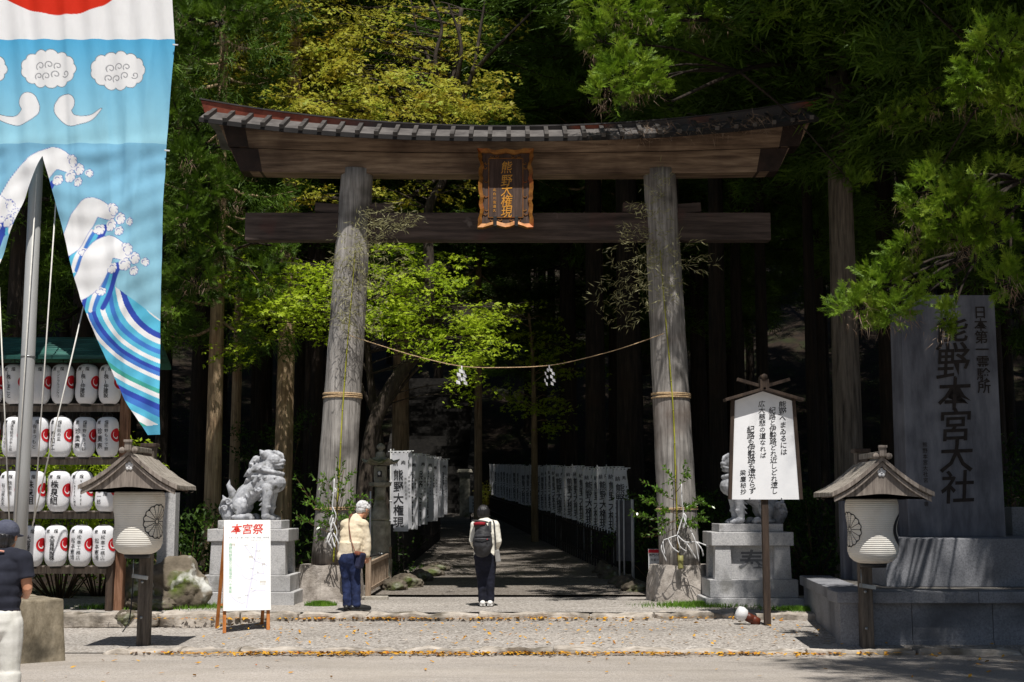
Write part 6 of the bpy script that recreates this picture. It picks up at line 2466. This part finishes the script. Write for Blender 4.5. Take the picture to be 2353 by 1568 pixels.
for i in range(42):
    z = gp(0, 58) + i * .175
    mb.box((stx, 58.6 + i * .34 + 1.5, z), (3.6, 3.0, .17), bev=0)
mb.build('steps', SD, sr)
for s in (-1, 1):
    mb = MB()
    mb.bar((stx + s * 1.95, 58.3, gp(0, 58) + .1), (stx + s * 1.95, 58.6 + 42 * .34, gp(0, 58) + 42 * .175), .3, .5)
    mb.build('side_wall', SD, sr)
for i, s in enumerate((-1, 1)):
    p = P(1068, 1190, 55) if s > 0 else P(905, 1190, 55)
    t = empty('stone_pillar', (p.x, 55, gp(0, 55)), 'square stone pillar with a cap at the %s foot of the stairway' % ('right' if s > 0 else 'left'), 'pillar', 'stone pillars at the stairs')
    mb = MB()
    mb.box((0, 0, .9), (.42, .42, 1.8), bev=.02)
    mb.build('shaft', SL, t, world=False)
    mb = MB()
    mb.box((0, 0, 1.87), (.66, .66, .14), taper=(.8, .8), bev=.02)
    mb.build('cap', SL, t, world=False)
# ================================================================== trees
BARKC = M('shaded_cedar_bark', ['#14110f', '#2a241e', '#3f362d'], scale=2.2, rough=.95, bump=.9, bscale=9, stretch=(7, 7, .6), detail=9, spots=[('#33271e', .9, .5, .75), ('#1c1a16', 1.6, .55, .8)])  # bark colour darkened to carry the deep forest shade
BARKL = M('sunlit_cedar_bark', ['#6a5a48', '#a88f70', '#ccb493'], scale=2.2, rough=.95, bump=1., bscale=10, stretch=(7, 7, .6), detail=10, spots=[('#9a6c4a', .8, .55, .8), ('#4c443a', 1.6, .56, .8)])  # same bark lightened, sunlight put into the colour of the sunlit trunks
BARKM = M('maple_bark', ['#201b17', '#3a322b', '#584f45'], scale=4, rough=.9, bump=.5, bscale=14, stretch=(3, 3, 1), detail=7)


def leafmat(name, cols, transl, scale=.9):
    return M(name, cols, scale=scale, rough=.55, transl=transl, detail=3, spec=.25, contrast=(.33, .67))


CED = leafmat('cedar_needles', ['#2e4212', '#476319', '#627f25'], .28)
CEDL = leafmat('sunlit_cedar_needles', ['#4c6a16', '#6e8c22', '#90a636'], .36, 2.5)  # needle green brightened so the hanging boughs look sunlit
MAPY = leafmat('yellow_maple_leaf', ['#9a8228', '#a8a238', '#b8ba4a', '#8fa63a'], .45, 1.8)
MAPG = leafmat('green_maple_leaf', ['#7f9a1e', '#a0b828', '#b6c83c'], .45, 1.6)
SHRB = leafmat('shrub_leaf', ['#1f3210', '#344d17', '#55701f'], .3, 2)
DEADN = M('brown_dead_needles', ['#5a4434', '#86705c', '#a8998a'], scale=4, rough=.9)


def tufts(g, c, d, nb, L, W, spread, jit, curl=0.):
    """clumps of tapering needle blades: c centres, d directions"""
    n = len(c)
    c = np.repeat(c, nb, 0)
    d = np.repeat(d / (np.linalg.norm(d, axis=1, keepdims=True) + 1e-9), nb, 0)
    N = n * nb
    p = c + g.normal(0, jit, (N, 3)) + d * g.uniform(-.4, .6, (N, 1)) * L
    v = d + g.normal(0, spread, (N, 3))
    v /= np.linalg.norm(v, axis=1, keepdims=True)
    l = (L * g.uniform(.5, 1.15, N))[:, None]
    s = np.cross(v, g.normal(size=(N, 3)))
    s /= np.linalg.norm(s, axis=1, keepdims=True) + 1e-9
    w_ = W * g.uniform(.6, 1.2, N)[:, None]
    return np.stack([p + s * w_ / 2, p + v * l, p - s * w_ / 2], 1).reshape(-1, 3)


def feather(g, c, d, ns, L, W):
    """each clump: ns feathery sprays, a stem with short needles to both sides"""
    out = []
    n = len(c)
    for i in range(n):
        dd = d[i] / np.linalg.norm(d[i])
        v = dd + g.normal(0, .55, (ns, 3))
        v /= np.linalg.norm(v, axis=1, keepdims=True)
        b = c[i] + g.normal(0, L * .13, (ns, 3))
        l = L * g.uniform(.55, 1.15, (ns, 1))
        s = np.cross(v, g.normal(size=(ns, 3)))
        s /= np.linalg.norm(s, axis=1, keepdims=True)
        out.append(np.stack([b + s * W * .6, b + v * l, b - s * W * .6], 1).reshape(-1, 3))
        m = 7
        for k in range(m):
            t = .25 + .75 * k / m
            for q in (-1, 1):
                e = v * .75 + s * q * .7 + g.normal(0, .18, (ns, 3))
                e /= np.linalg.norm(e, axis=1, keepdims=True)
                p = b + v * l * t
                x = np.cross(e, v)
                x /= np.linalg.norm(x, axis=1, keepdims=True) + 1e-9
                y = np.cross(x, e)
                out.append(np.stack([p + y * W * .5, p + e * L * .30 * (1.1 - t * .5), p - y * W * .5], 1).reshape(-1, 3))
    return np.concatenate(out)


def cedar_variant(seed, H, h0, rad, nbr, nb=36, L=.30, W=.028, tr=.3):
    g = np.random.default_rng(seed)
    mb = MB()
    bend = g.normal(0, .12, 2)
    tz = lambda z: Vector((bend[0] * (z / H) ** 2 * 3, bend[1] * (z / H) ** 2 * 3, z))
    zs_ = [-.3, 0, .25, .7, 1.5] + fr(3, H, 14)
    mb.tube([tz(z) for z in zs_], [tr * (1.28 if z < .1 else (1.12 if z < .5 else 1 - .86 * (z / H))) for z in zs_], 16)
    cs, ds = [], []
    for i in range(nbr):
        u = (i + g.uniform()) / nbr
        z = h0 + (H - h0) * u ** .95
        r_ = rad * (1 - u ** 1.5) * g.uniform(.65, 1.12) + .35
        if u < .1: r_ *= .75
        a = i * 2.39996 + g.normal(0, .35)
        o = np.array([math.cos(a), math.sin(a), 0])
        t0 = np.array(tz(z))
        dr = g.uniform(.18, .5)
        pt = lambda s: t0 + o * r_ * s + np.array([0, 0, -dr * r_ * s + .32 * r_ * s * s])
        mb.tube([Vector(pt(s)) for s in (0, .3, .65, 1)], [.045, .035, .02, .006], 4)
        m = max(3, int(r_ / .26))
        for k in range(m):
            s = .28 + .74 * (k + g.uniform()) / m
            w_ = .38 * r_ * (1 - s * .75)
            q = np.array([-math.sin(a), math.cos(a), 0])
            for rep in range(2):
                c = pt(s) + q * g.normal(0, w_ * .7) + np.array([0, 0, g.normal(-.06, .13)])
                cs.append(c)
                ds.append(o * .8 + q * g.normal(0, .5) + np.array([0, 0, g.normal(-.15, .35)]))
    v = tufts(g, np.array(cs), np.array(ds), nb, L, W, .5, .10)
    return mb.mesh('trunk', BARKC), raw_mesh('crown', v, 3, CED)


VAR = [cedar_variant(1, 20, 4.6, 2.9, 92), cedar_variant(2, 26, 8.0, 3.4, 100), cedar_variant(3, 29, 10.5, 3.8, 100), cedar_variant(4, 24, 6.5, 3.2, 92)]
BIG = cedar_variant(5, 28, 7.8, 6.4, 300, 46, .34, .042, .34)
BIGH = cedar_variant(6, 29, 8.8, 6.0, 260, 44, .34, .04, .30)


def cedar(v, x, y, dia, zs, label, rot=None, group='cedar trees of the shrine forest', tr=.3, cw=None, bark=None):
    t = empty('cedar_tree', (x, y, terrain(x, y) - .05), label, 'cedar tree', group, rz=random.uniform(0, 6.28) if rot is None else rot)
    s_ = dia / 2 / tr
    a = obj('trunk', v[0], t)
    a.scale = (s_, s_, zs)
    if bark:
        a.data = a.data.copy()
        a.data.materials[0] = bark
    b = obj('crown', v[1], t)
    c = cw or 1.0
    b.scale = (c, c, zs)
    return t


def at_px(px, Y): return (px - CX) / F * Y


front = [  # picture x, depth, trunk diameter, variant, height scale, label, crown width
    (493, 27.0, .36, 0, 1.0, 'sunlit cedar with orange-brown trunk between the lantern rack and the left lion-dog', .62),
    (653, 28.6, .41, 2, 1.25, 'sunlit cedar with straight bare trunk right behind the left lion-dog', .75),
    (541, 34.0, .28, 2, 1.0, 'thin dark cedar standing back between the two sunlit left trunks', .85),
    (597, 36.0, .33, 3, 1.0, 'dim cedar trunk standing back just left of the trunk behind the lion-dog', .9),
    (725, 32.5, .34, 2, 1.2, 'dark cedar trunk just left of the left gate pillar', .8),
    (372, 29.5, .30, 3, 1.1, 'dark cedar trunk behind the roofed lantern with the flower crest', .8),
    (30, 26.0, .55, 3, 1.0, 'thick dark cedar trunk behind the flagpole and the lantern rack', .9),
    (185, 27.5, .42, 0, 1.05, 'dark cedar behind the middle of the lantern rack', 1),
    (-130, 25.5, .5, 1, 1.0, 'dark cedar behind the left end of the lantern rack', 1),
    (921, 41.0, .58, 2, 1.0, 'big cedar with sunlit lower trunk left of the stairway', .95),
    (1099, 46.0, .30, 1, 1.0, 'pale sunlit cedar trunk right of the stairway', .8),
    (1377, 36.0, .37, 1, 1.05, 'cedar trunk with a streak of sun above the right row of banners', .9),
    (1448, 32.0, .68, 2, 1.05, 'very thick dark cedar trunk left of the right gate pillar', .9),
    (1300, 44.0, .45, 2, 1.0, 'dark cedar standing back above the middle of the right row of banners', 1),
    (1650, 30.0, .45, 2, 1.0, 'dark cedar trunk just right of the right gate pillar', .9),
    (1755, 33.5, .36, 1, 1.0, 'dark cedar trunk above the poem board', .9),
    (1868, 29.5, .30, 1, 1.05, 'thin dark cedar left of the big trunk by the stone monument', .8),
    (2045, 27.5, .42, 2, 1.0, 'dark cedar trunk between the big trunk and the stone monument', .9),
    (2240, 27.0, .5, 3, 1.0, 'dark cedar hidden behind the stone monument', 1),
    (2400, 26.0, .5, 0, 1.1, 'dark cedar right of the stone monument', 1.1),
    (1543, 26.3, .42, 2, 1.3, 'cedar added out of sight behind the right gate pillar to shade the path', 1.15),  # unseen tree, added so its crown darkens the path
    (800, 37.0, .4, 2, 1.0, 'dark cedar behind the left gate pillar', .9),
]
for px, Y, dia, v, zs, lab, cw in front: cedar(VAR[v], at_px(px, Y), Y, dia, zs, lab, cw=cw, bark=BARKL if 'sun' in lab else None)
# background of the forest
g = np.random.default_rng(11)
nbk = 0
Y = 34.
while Y < 84:
    half = .43 * Y + 4
    step = 3.4 + (Y - 34) * .05
    x = -half + g.uniform(0, step)
    while x < half:
        xx, yy = x + g.normal(0, .5), Y + g.normal(0, .7)
        if abs(xx - path_x(yy)) > 2.7 or yy > 72:
            cedar(VAR[int(g.integers(1, 4))], xx, yy, g.uniform(.3, .6), g.uniform(.9, 1.15), 'tall dark cedar standing deep in the shaded forest behind the gate', group='cedars deep in the forest', cw=g.uniform(1.0, 1.3) * (1.35 if abs(xx - path_x(yy)) < 6 else 1))
            nbk += 1
        x += step
    Y += 4.2 + (Y - 34) * .06

# near big cedars
hx, hy = at_px(1948, 24.0), 24.0
big_h = cedar(BIGH, hx, hy, .56, 1.0, 'big cedar with grey furrowed trunk between the poem board and the stone monument', rot=.4, cw=1.05, bark=M('grey_cedar_bark', ['#3a352f', '#6b6258', '#8a8074'], scale=2.2, rough=.95, bump=1., bscale=10, stretch=(7, 7, .6), detail=10))
r1x, r1y = 9.3, 20.7
big_r = cedar(BIG, r1x, r1y, .7, 1.0, 'big cedar beside the stone monument whose bright boughs hang before the slab', rot=1.0)
cedar(BIG, 10.2, 7.6, .7, 1.0, 'big cedar at the roadside right of the monument plinth', rot=2.2, cw=.95)
cedar(BIG, 10.0, 17.4, .7, 1.05, 'big cedar added out of view at the right end of the monument plinth for shade', rot=4.2, cw=1.0)  # unseen extra tree, added to throw shade over the monument
cedar(BIGH, 13.0, 24.5, .6, 1.05, 'big cedar standing back right of the stone monument', rot=3.0)


def bough(tree, start, clusters, seed, mat=None, ns=20, L=.24, W=.012, dens=.5):
    """boughs of a tree: wood from the trunk to each cluster of feathery clumps"""
    g = np.random.default_rng(seed)
    wood = MB()
    cs, ds, dead = [], [], []
    hubs = []
    cl = sorted(clusters, key=lambda q: q[1])
    nh = max(1, len(cl) // 4)
    for j in range(nh):
        grp = cl[j::nh] if nh == 1 else cl[j * len(cl) // nh:(j + 1) * len(cl) // nh]
        h = np.mean([np.array(P(a, b, e)) for a, b, _, _, e, _ in grp], axis=0)
        s0 = Vector((start[0], start[1], max(h[2] + .9, (start[2] + h[2]) / 2)))
        mid = s0.lerp(Vector(h), .5) + Vector((0, 0, .1 + .2 * (j % 2)))
        ln = smooth_line([s0, mid, Vector(h) + Vector((0, 0, -.1))], 8)
        wood.tube(ln, [.06 - .042 * k / len(ln) for k in range(len(ln))], 7)
        hubs.append((j, h, ln))
    for (px, py, rx, ry, Y, n) in clusters:
        c0 = np.array(P(px, py, Y))
        sx, sz = rx * Y / F, ry * Y / F
        # nearest of the main boughs, then a side bough from it
        hb = min(hubs, key=lambda h: np.linalg.norm(h[1] - c0))
        bs = hb[2][min(len(hb[2]) - 1, int(len(hb[2]) * .62))]
        md = (np.array(bs) + c0) / 2 + np.array([0, 0, .12])
        ln = smooth_line([bs, Vector(md), Vector(c0 - np.array([0, 0, sz * .3]))], 5)
        wood.tube(ln, [.026 - .018 * k / len(ln) for k in range(len(ln))], 6)
        for i in range(int(n * dens)):
            a, q = g.uniform(0, 6.283), g.uniform() ** .5
            o = np.array([sx * q * math.cos(a), g.normal(0, .2), sz * q * math.sin(a)])
            c = c0 + o
            cs.append(c)
            ds.append(o / (np.linalg.norm(o) + .05) * .9 + np.array([0, -.45, .25]))
            if i % 3 == 0: wood.tube([Vector(c0 + o * .15 - np.array([0, 0, sz * .25])), Vector(c)], [.012, .004], 4)
        for i in range(int(n * .18)):
            dead.append(c0 + np.array([sx * g.normal(0, .4), g.normal(.1, .2), -sz * g.uniform(.3, 1.0)]))
    off = np.array(wloc(tree))
    m = raw_mesh('bough', feather(g, np.array(cs), np.array(ds), ns, L, W) - off, 3, mat or CEDL)
    o = obj('bough', m, tree)
    tree_rot = tree.rotation_euler.z
    o.rotation_euler.z = -tree_rot
    v = tufts(g, np.array(dead), np.tile(np.array([0, -.1, -1.]), (len(dead), 1)), 30, .16, .008, .45, .07)
    d = obj('dead_foliage', raw_mesh('dead_foliage', v - off, 3, DEADN), tree)
    d.rotation_euler.z = -tree_rot
    ww = MB()
    ww.add([Vector(p) - Vector(off) for p in wood.v], wood.f, 0, True)
    b = ww.build('bough_wood', BARKC, tree, world=False)
    b.rotation_euler.z = -tree_rot


bough(big_r, (r1x, r1y, 9.0), [(2150, 430, 65, 38, 15.6, 26), (2240, 430, 60, 45, 15.5, 26), (2190, 490, 90, 40, 15.5, 34), (2265, 520, 45, 50, 15.4, 20), (2095, 545, 35, 32, 15.8, 14), (2215, 545, 45, 34, 15.5, 14), (2025, 650, 45, 38, 16.0, 22), (1970, 705, 36, 34, 16.0, 17), (2050, 705, 45, 32, 15.8, 18),
                               (2105, 630, 30, 30, 15.9, 9), (2320, 640, 34, 34, 15.3, 13), (2180, 738, 20, 30, 16.6, 8)], 41, ns=14, L=.23, W=.013, dens=.72)
bough(big_r, (r1x, r1y, 11.0), [(2300, 110, 60, 55, 14.8, 22), (2240, 190, 55, 40, 15, 18), (2335, 230, 45, 45, 14.8, 18), (2150, 230, 30, 30, 19, 6), (2040, 260, 35, 30, 19.5, 6), (2150, 400, 30, 25, 19.5, 5), (2240, 60, 50, 40, 18.5, 8)], 42, ns=14, L=.24, W=.014, dens=.9)
bough(big_h, (hx, hy, 11.5), [(1420, 20, 90, 40, 19.6, 30), (1390, 90, 50, 40, 19.4, 16), (1480, 70, 60, 50, 19.8, 22), (1590, 25, 60, 35, 20.2, 18), (1440, 165, 75, 45, 19.2, 34), (1400, 205, 40, 28, 19.0, 14), (1490, 190, 40, 30, 19.6, 12), (1720, 20, 90, 30, 20.5, 10), (1960, 420, 35, 25, 21.5, 5)], 43, ns=13, L=.25, W=.015, dens=.75)


bough_a = [o for o in S.objects if o.name.startswith('cedar_tree') and 'between the lantern rack and the left lion-dog' in o.get('label', '')][0]
bough(bough_a, (at_px(493, 27), 27, 8.0), [(430, 370, 40, 45, 24.2, 22), (480, 430, 50, 50, 24.4, 26), (420, 500, 40, 50, 24.2, 20), (500, 550, 45, 50, 24.6, 20), (450, 640, 45, 45, 24.4, 18), (430, 40, 50, 40, 24.0, 20), (520, 60, 60, 40, 24.4, 20), (570, 20, 60, 30, 24.4, 14), (440, 120, 40, 30, 24.2, 14), (600, 640, 40, 40, 25.2, 10), (640, 560, 40, 30, 25.6, 10), (560, 360, 30, 25, 24.8, 8), (410, 250, 30, 40, 24.4, 12), (400, 700, 30, 40, 24.4, 10)], 44, mat=leafmat('lit_cedar_needles', ['#2f460f', '#4a6618', '#647f26'], .3, 2), ns=14, L=.30, W=.016, dens=.9)


# ---- maples
def lobed(g, pos, nrm, fwd, size):
    """three-lobed leaves, each lobe a slim kite"""
    n = len(pos)
    nrm = nrm / np.linalg.norm(nrm, axis=1, keepdims=True)
    f = fwd - nrm * (fwd * nrm).sum(1, keepdims=True)
    f /= np.linalg.norm(f, axis=1, keepdims=True) + 1e-9
    s = np.cross(nrm, f)
    out = []
    sz = size[:, None]
    for a, k in ((0, 1.0), (.95, .85), (-.95, .85)):
        d = f * math.cos(a) + s * math.sin(a)
        e = np.cross(nrm, d)
        m = pos + d * sz * k * .45 - nrm * sz * .04
        out.append(np.stack([pos, m + e * sz * .2, pos + d * sz * k - nrm * sz * .12, m - e * sz * .2], 1))
    return np.stack(out, 1).reshape(-1, 3)


def maple(label, base, trunk, areas, mat, seed, size=.075, limbs=(), nl=46, r_sp=.5, tr=.17, bark=BARKM, dens=1.0):
    g = np.random.default_rng(seed)
    t = empty('maple_tree', base, label, 'maple tree')
    wood = MB()
    tp = smooth_line([Vector(base) + Vector((0, 0, -.2))] + [P(*a) for a in trunk], 5)
    wood.tube(tp, [tr * (1 - .75 * k / len(tp)) for k in range(len(tp))], 10)
    for lb in limbs:
        q = smooth_line([P(*a) for a in lb], 5)
        wood.tube(q, [tr * .38 * (1 - .8 * k / len(q)) for k in range(len(q))], 6)
    pos, nr, fw_ = [], [], []
    for (px, py, rx, ry, Y, n) in areas:
        for i in range(int(n * dens + .5)):
            a, q = g.uniform(0, 6.283), g.uniform() ** .5
            c = np.array(P(px + rx * q * math.cos(a), py + ry * q * math.sin(a), Y + g.normal(0, .7)))
            tilt = np.array([g.normal(0, .22), g.normal(-.12, .22), 1.])
            tilt /= np.linalg.norm(tilt)
            m = int(nl * g.uniform(.6, 1.3))
            rr = r_sp * g.uniform(.6, 1.25)
            th, ra = g.uniform(0, 6.283, m), rr * g.uniform(0, 1, m) ** .6
            e1 = np.cross(tilt, [0, 1, .1])
            e1 /= np.linalg.norm(e1)
            e2 = np.cross(tilt, e1)
            p = c + e1 * (ra * np.cos(th))[:, None] + e2 * (ra * np.sin(th))[:, None] + np.array([0, 0, 1]) * (g.normal(0, .035, m) - .18 * (ra / rr) ** 2 * rr)[:, None]
            pos.append(p)
            nr.append(tilt + g.normal(0, .42, (m, 3)))
            fw_.append(p - c + np.array([0, -.1, -.25]) + g.normal(0, .18, (m, 3)))
            if i % 4 == 0:
                k = min(range(len(tp)), key=lambda j: (tp[j] - Vector(c)).length + (0 if tp[j].z < c[2] else 3))
                k = max(k, len(tp) // 3)
                mid = tp[k].lerp(Vector(c), .55) + Vector((0, 0, .12))
                if (tp[k] - Vector(c)).length < 4.5: wood.tube(smooth_line([tp[k], mid, Vector(c)], 3), [.022, .016, .013, .01, .008, .006, .004], 4)
            for k in range(2):
                e = c + (e1 * g.normal() + e2 * g.normal()) * rr * .5
                wood.tube([Vector(c), Vector(e)], [.005, .003], 4)
    wood.build('trunk', bark, t)
    pos = np.concatenate(pos)
    v = lobed(g, pos, np.concatenate(nr), np.concatenate(fw_), size * g.uniform(.6, 1.2, len(pos)))
    obj('crown', raw_mesh('crown', v - np.array(wloc(t)), 4, mat), t)
    return t


mx_ = P(826, 1230, 27.2)
maple('spreading maple with yellow-green young leaves rising above the left half of the gate', (mx_.x, 27.2, terrain(mx_.x, 27.2)),
      [(850, 1020, 27.2), (905, 880, 27.2), (975, 780, 27.3), (985, 620, 27.4), (985, 480, 27.6), (1020, 410, 27.8), (1035, 300, 28), (1045, 150, 28.2), (1060, 20, 28.4)],
      [(700, 60, 170, 70, 28.4, 44), (900, 120, 190, 80, 28, 64), (560, 200, 120, 50, 28, 34), (480, 110, 80, 70, 28.6, 22), (640, 130, 110, 60, 28.2, 30), (700, 255, 120, 25, 27.6, 24), (1040, 195, 130, 62, 27.4, 52), (790, 190, 170, 55, 28, 52), (620, 225, 120, 40, 28.4, 22), (1000, 250, 160, 27.4, 27, 42), (850, 245, 150, 38, 27.4, 42), (1120, 235, 55, 35, 27.4, 14),
       (560, 130, 110, 60, 28.9, 20), (470, 185, 60, 45, 28.9, 12), (1090, 50, 90, 50, 29.4, 8), (900, 27.4, 150, 40, 28.9, 16), (1000, 445, 120, 35, 27.8, 14), (760, 450, 150, 40, 28, 14)], MAPY, 61, .092, dens=.82, nl=40, r_sp=.42,
      limbs=[[(1035, 300, 28), (1085, 170, 27.8), (1105, 60, 27.8), (1118, -20, 27.8)], [(1030, 330, 30.5), (985, 140, 30.5), (955, 60, 30.5), (940, -20, 30.5)], [(1085, 170, 27.8), (1130, 120, 27.6), (1180, 70, 27.6), (1260, -10, 27.6)],
             [(1040, 230, 28), (1060, 110, 27.6), (1030, 10, 27.6)], [(1035, 290, 27.8), (960, 240, 27.6), (880, 190, 27.6), (800, 170, 27.6)], [(1020, 400, 30.3), (900, 470, 27.6), (760, 455, 27.6), (640, 470, 27.4), (560, 520, 27.2)], [(1035, 300, 28), (1000, 150, 27.8), (1015, 60, 27.8), (980, -20, 27.8)]])
m2 = P(905, 1240, 27.8)
maple('low maple with fresh green leaves spreading under the gate behind the left pillar', (m2.x, 27.8, terrain(m2.x, 27.8)),
      [(880, 1080, 27.8), (862, 960, 27.8), (850, 860, 27.7), (840, 740, 27.6), (830, 640, 27.6)],
      [(700, 640, 110, 36, 26.8, 34), (620, 700, 80, 50, 26.6, 34), (560, 640, 60, 40, 26.6, 14), (690, 720, 60, 40, 26.6, 14), (560, 790, 50, 55, 27.4, 11), (900, 600, 60, 45, 27.4, 20), (890, 690, 130, 45, 27.2, 38), (1000, 730, 130, 40, 27.0, 38), (1070, 790, 80, 44, 26.9, 24), (980, 650, 90, 40, 27.3, 22),
       (1060, 870, 40, 40, 26.9, 8), (760, 700, 80, 36, 27.4, 15), (1130, 720, 45, 30, 27, 9), (540, 580, 45, 55, 28.2, 9), (900, 740, 90, 30, 27, 15), (720, 760, 70, 24, 27.3, 9), (1010, 600, 60, 30, 28, 7), (960, 800, 70, 25, 27, 8), (470, 560, 45, 50, 28, 4)], MAPG, 62, .085,
      limbs=[[(858, 980, 27.8), (930, 880, 27.5), (1000, 810, 27.2), (1080, 770, 27)], [(850, 860, 27.7), (760, 740, 27.5), (660, 690, 27.5), (570, 730, 27.4)], [(862, 960, 27.8), (790, 800, 27.7), (700, 650, 27.6)]], nl=34, r_sp=.45, tr=.13)
m3 = P(1229, 1090, 38)
maple('slender maple with pale thin trunk and shaded green leaves right of the stairway', (m3.x, 38, terrain(m3.x, 38)),
      [(1228, 1020, 38), (1227, 920, 38), (1224, 820, 38), (1215, 720, 38)],
      [(1190, 730, 90, 50, 37.6, 16), (1260, 820, 70, 50, 37.6, 14), (1240, 920, 60, 45, 37.5, 12), (1290, 960, 50, 40, 37.6, 8), (1170, 900, 40, 40, 37.6, 6), (1320, 860, 50, 40, 38, 6)], MAPG, 63, .1, nl=34, r_sp=.5, tr=.11,
      bark=M('pale_bark', ['#4f4331', '#7a684c', '#9a8664'], scale=2, rough=.9, bump=.4, bscale=12, stretch=(4, 4, .7)))


# ---- shrubs at the forest edge
def shrub(c, r_, label, seed, mat, n=900, size=.07, grp='shrubs at the forest edge', blade=False):
    g = np.random.default_rng(seed)
    t = empty('shrub', c, label, 'shrub', grp)
    mb = MB()
    nc = max(5, n // 90)
    cen = []
    for k in range(nc):
        a, q = g.uniform(0, 6.28), g.uniform() ** .5
        e = Vector((r_[0] * q * math.cos(a), r_[1] * q * math.sin(a), r_[2] * g.uniform(.25, 1.0)))
        cen.append(np.array(e))
        mb.tube([(0.1 * e.x, .1 * e.y, -.05), (.6 * e.x, .6 * e.y, e.z * .5), e], [.014, .01, .004], 5)
    mb.build('stem', TWIG, t, world=False)
    cen = np.array(cen)
    p = cen[g.integers(0, nc, n)] + g.normal(0, .16, (n, 3)) * np.array([1, 1, .8])
    d = g.normal(0, .7, (n, 3)) + np.array([0, -.2, -.1])
    v = leaf_quads(p, d, size * g.uniform(.6, 1.2, n), (size * (.14 if blade else .42)), g, .05)
    obj('foliage', raw_mesh('foliage', v, 4, mat), t)


for i, (px, py, Y, r_, lab, mt, n) in enumerate([
    (862, 1150, 26.4, (.4, .4, 1.4), 'bamboo-grass shrub growing behind the stone lantern', SHRB, 900), (866, 1290, 25.3, (.4, .35, .55), 'leafy shrub growing around the stone lantern base', SHRB, 700),
    (900, 1090, 31, (.5, .5, 1.4), 'tall bright shrub between stone lantern and stairway', SHRB, 1300), (140, 1300, 22.6, (1.4, .5, 2.6), 'bright leafy shrub showing through the lantern rack', MAPG, 2400),
    (230, 1300, 23.2, (.9, .5, 2.3), 'leafy shrub behind the right end of the lantern rack', MAPG, 1500), (20, 1300, 22.8, (1.0, .5, 2.5), 'leafy shrub behind the left end of the lantern rack', MAPG, 1600),
    (425, 1290, 24.5, (.9, .6, 1.5), 'dark shrub behind the mossy boulders', SHRB, 1500), (560, 1330, 29, (1.6, .8, 1.6), 'dim shrub in the forest between the two sunlit trunks', SHRB, 1800),
    (1870, 1300, 25.5, (1.4, .8, 1.7), 'dark shrub behind the plinth beside the big cedar trunk', SHRB, 1800), (2000, 1305, 21.2, (.7, .4, .45), 'low shrub on the plinth beside the stone tablet', SHRB, 900), (1700, 1330, 27.5, (1.4, .7, 1.8), 'dark shrub behind the poem board', SHRB, 1600),
    (1510, 1330, 26.5, (1.0, .6, 1.6), 'dark shrub behind the right gate pillar', SHRB, 1400), (2330, 1150, 22.5, (.8, .6, 2.6), 'dark leafy shrub at the right of the monument slab', SHRB, 1500), (975, 1300, 27.2, (.2, .2, .16), 'low plant beside the edging stones of the path', SHRB, 250),
    (1130, 1130, 57.5, (.6, .6, 1.6), 'shrub with golden leaves at the right foot of the stairway', MAPY, 1200), (620, 1120, 31, (.8, .5, 3.4), 'young feathery tree between the two sunlit left trunks', SHRB, 1500)]):
    p = P(px, py, Y)
    shrub((p.x, Y, max(terrain(p.x, Y) - .05, .2) if not 2000 == px else .66), r_, lab, 70 + i, mt, n, .11 if mt is not MAPG else .12)

# forest undergrowth nobody could count
g = np.random.default_rng(77)
cs = []
while len(cs) < 5200:
    y = 24 + 50 * g.uniform() ** 1.3
    x = g.uniform(-.46, .46) * y
    if abs(x - path_x(y)) < 3.2: continue
    cs.append((x, y, terrain(x, y) + abs(g.normal(0, .45))))
cs = np.array(cs)
N = len(cs) * 7
p = np.repeat(cs, 7, 0) + g.normal(0, .22, (N, 3))
v = leaf_quads(p, g.normal(0, 1, (N, 3)), .13 * g.uniform(.5, 1.2, N), .05, g, .05)
tag(obj('undergrowth', raw_mesh('undergrowth', v, 4, SHRB)), 'dim leafy undergrowth covering the forest floor between the trunks', 'undergrowth', kind='stuff')
# bits of bark and dead sprays caught on the gate roof
v = []
for i in range(26):
    x = x0r + (x1r - x0r) * (.62 + .34 * g.uniform())
    v.append(((x, TY - .75 + g.normal(0, .05), zr + .15 + lift(x - xc)), ))
c = np.array([q[0] for q in v])
tag(obj('dead_twigs', raw_mesh('dead_twigs', tufts(g, c, np.tile([.3, -.5, -.6], (len(c), 1)), 26, .2, .01, .7, .08), 3, DEADN)), 'brown dead cedar sprays lying on the right part of the gate roof', 'dead twigs', kind='stuff')
print('background cedars', nbk)
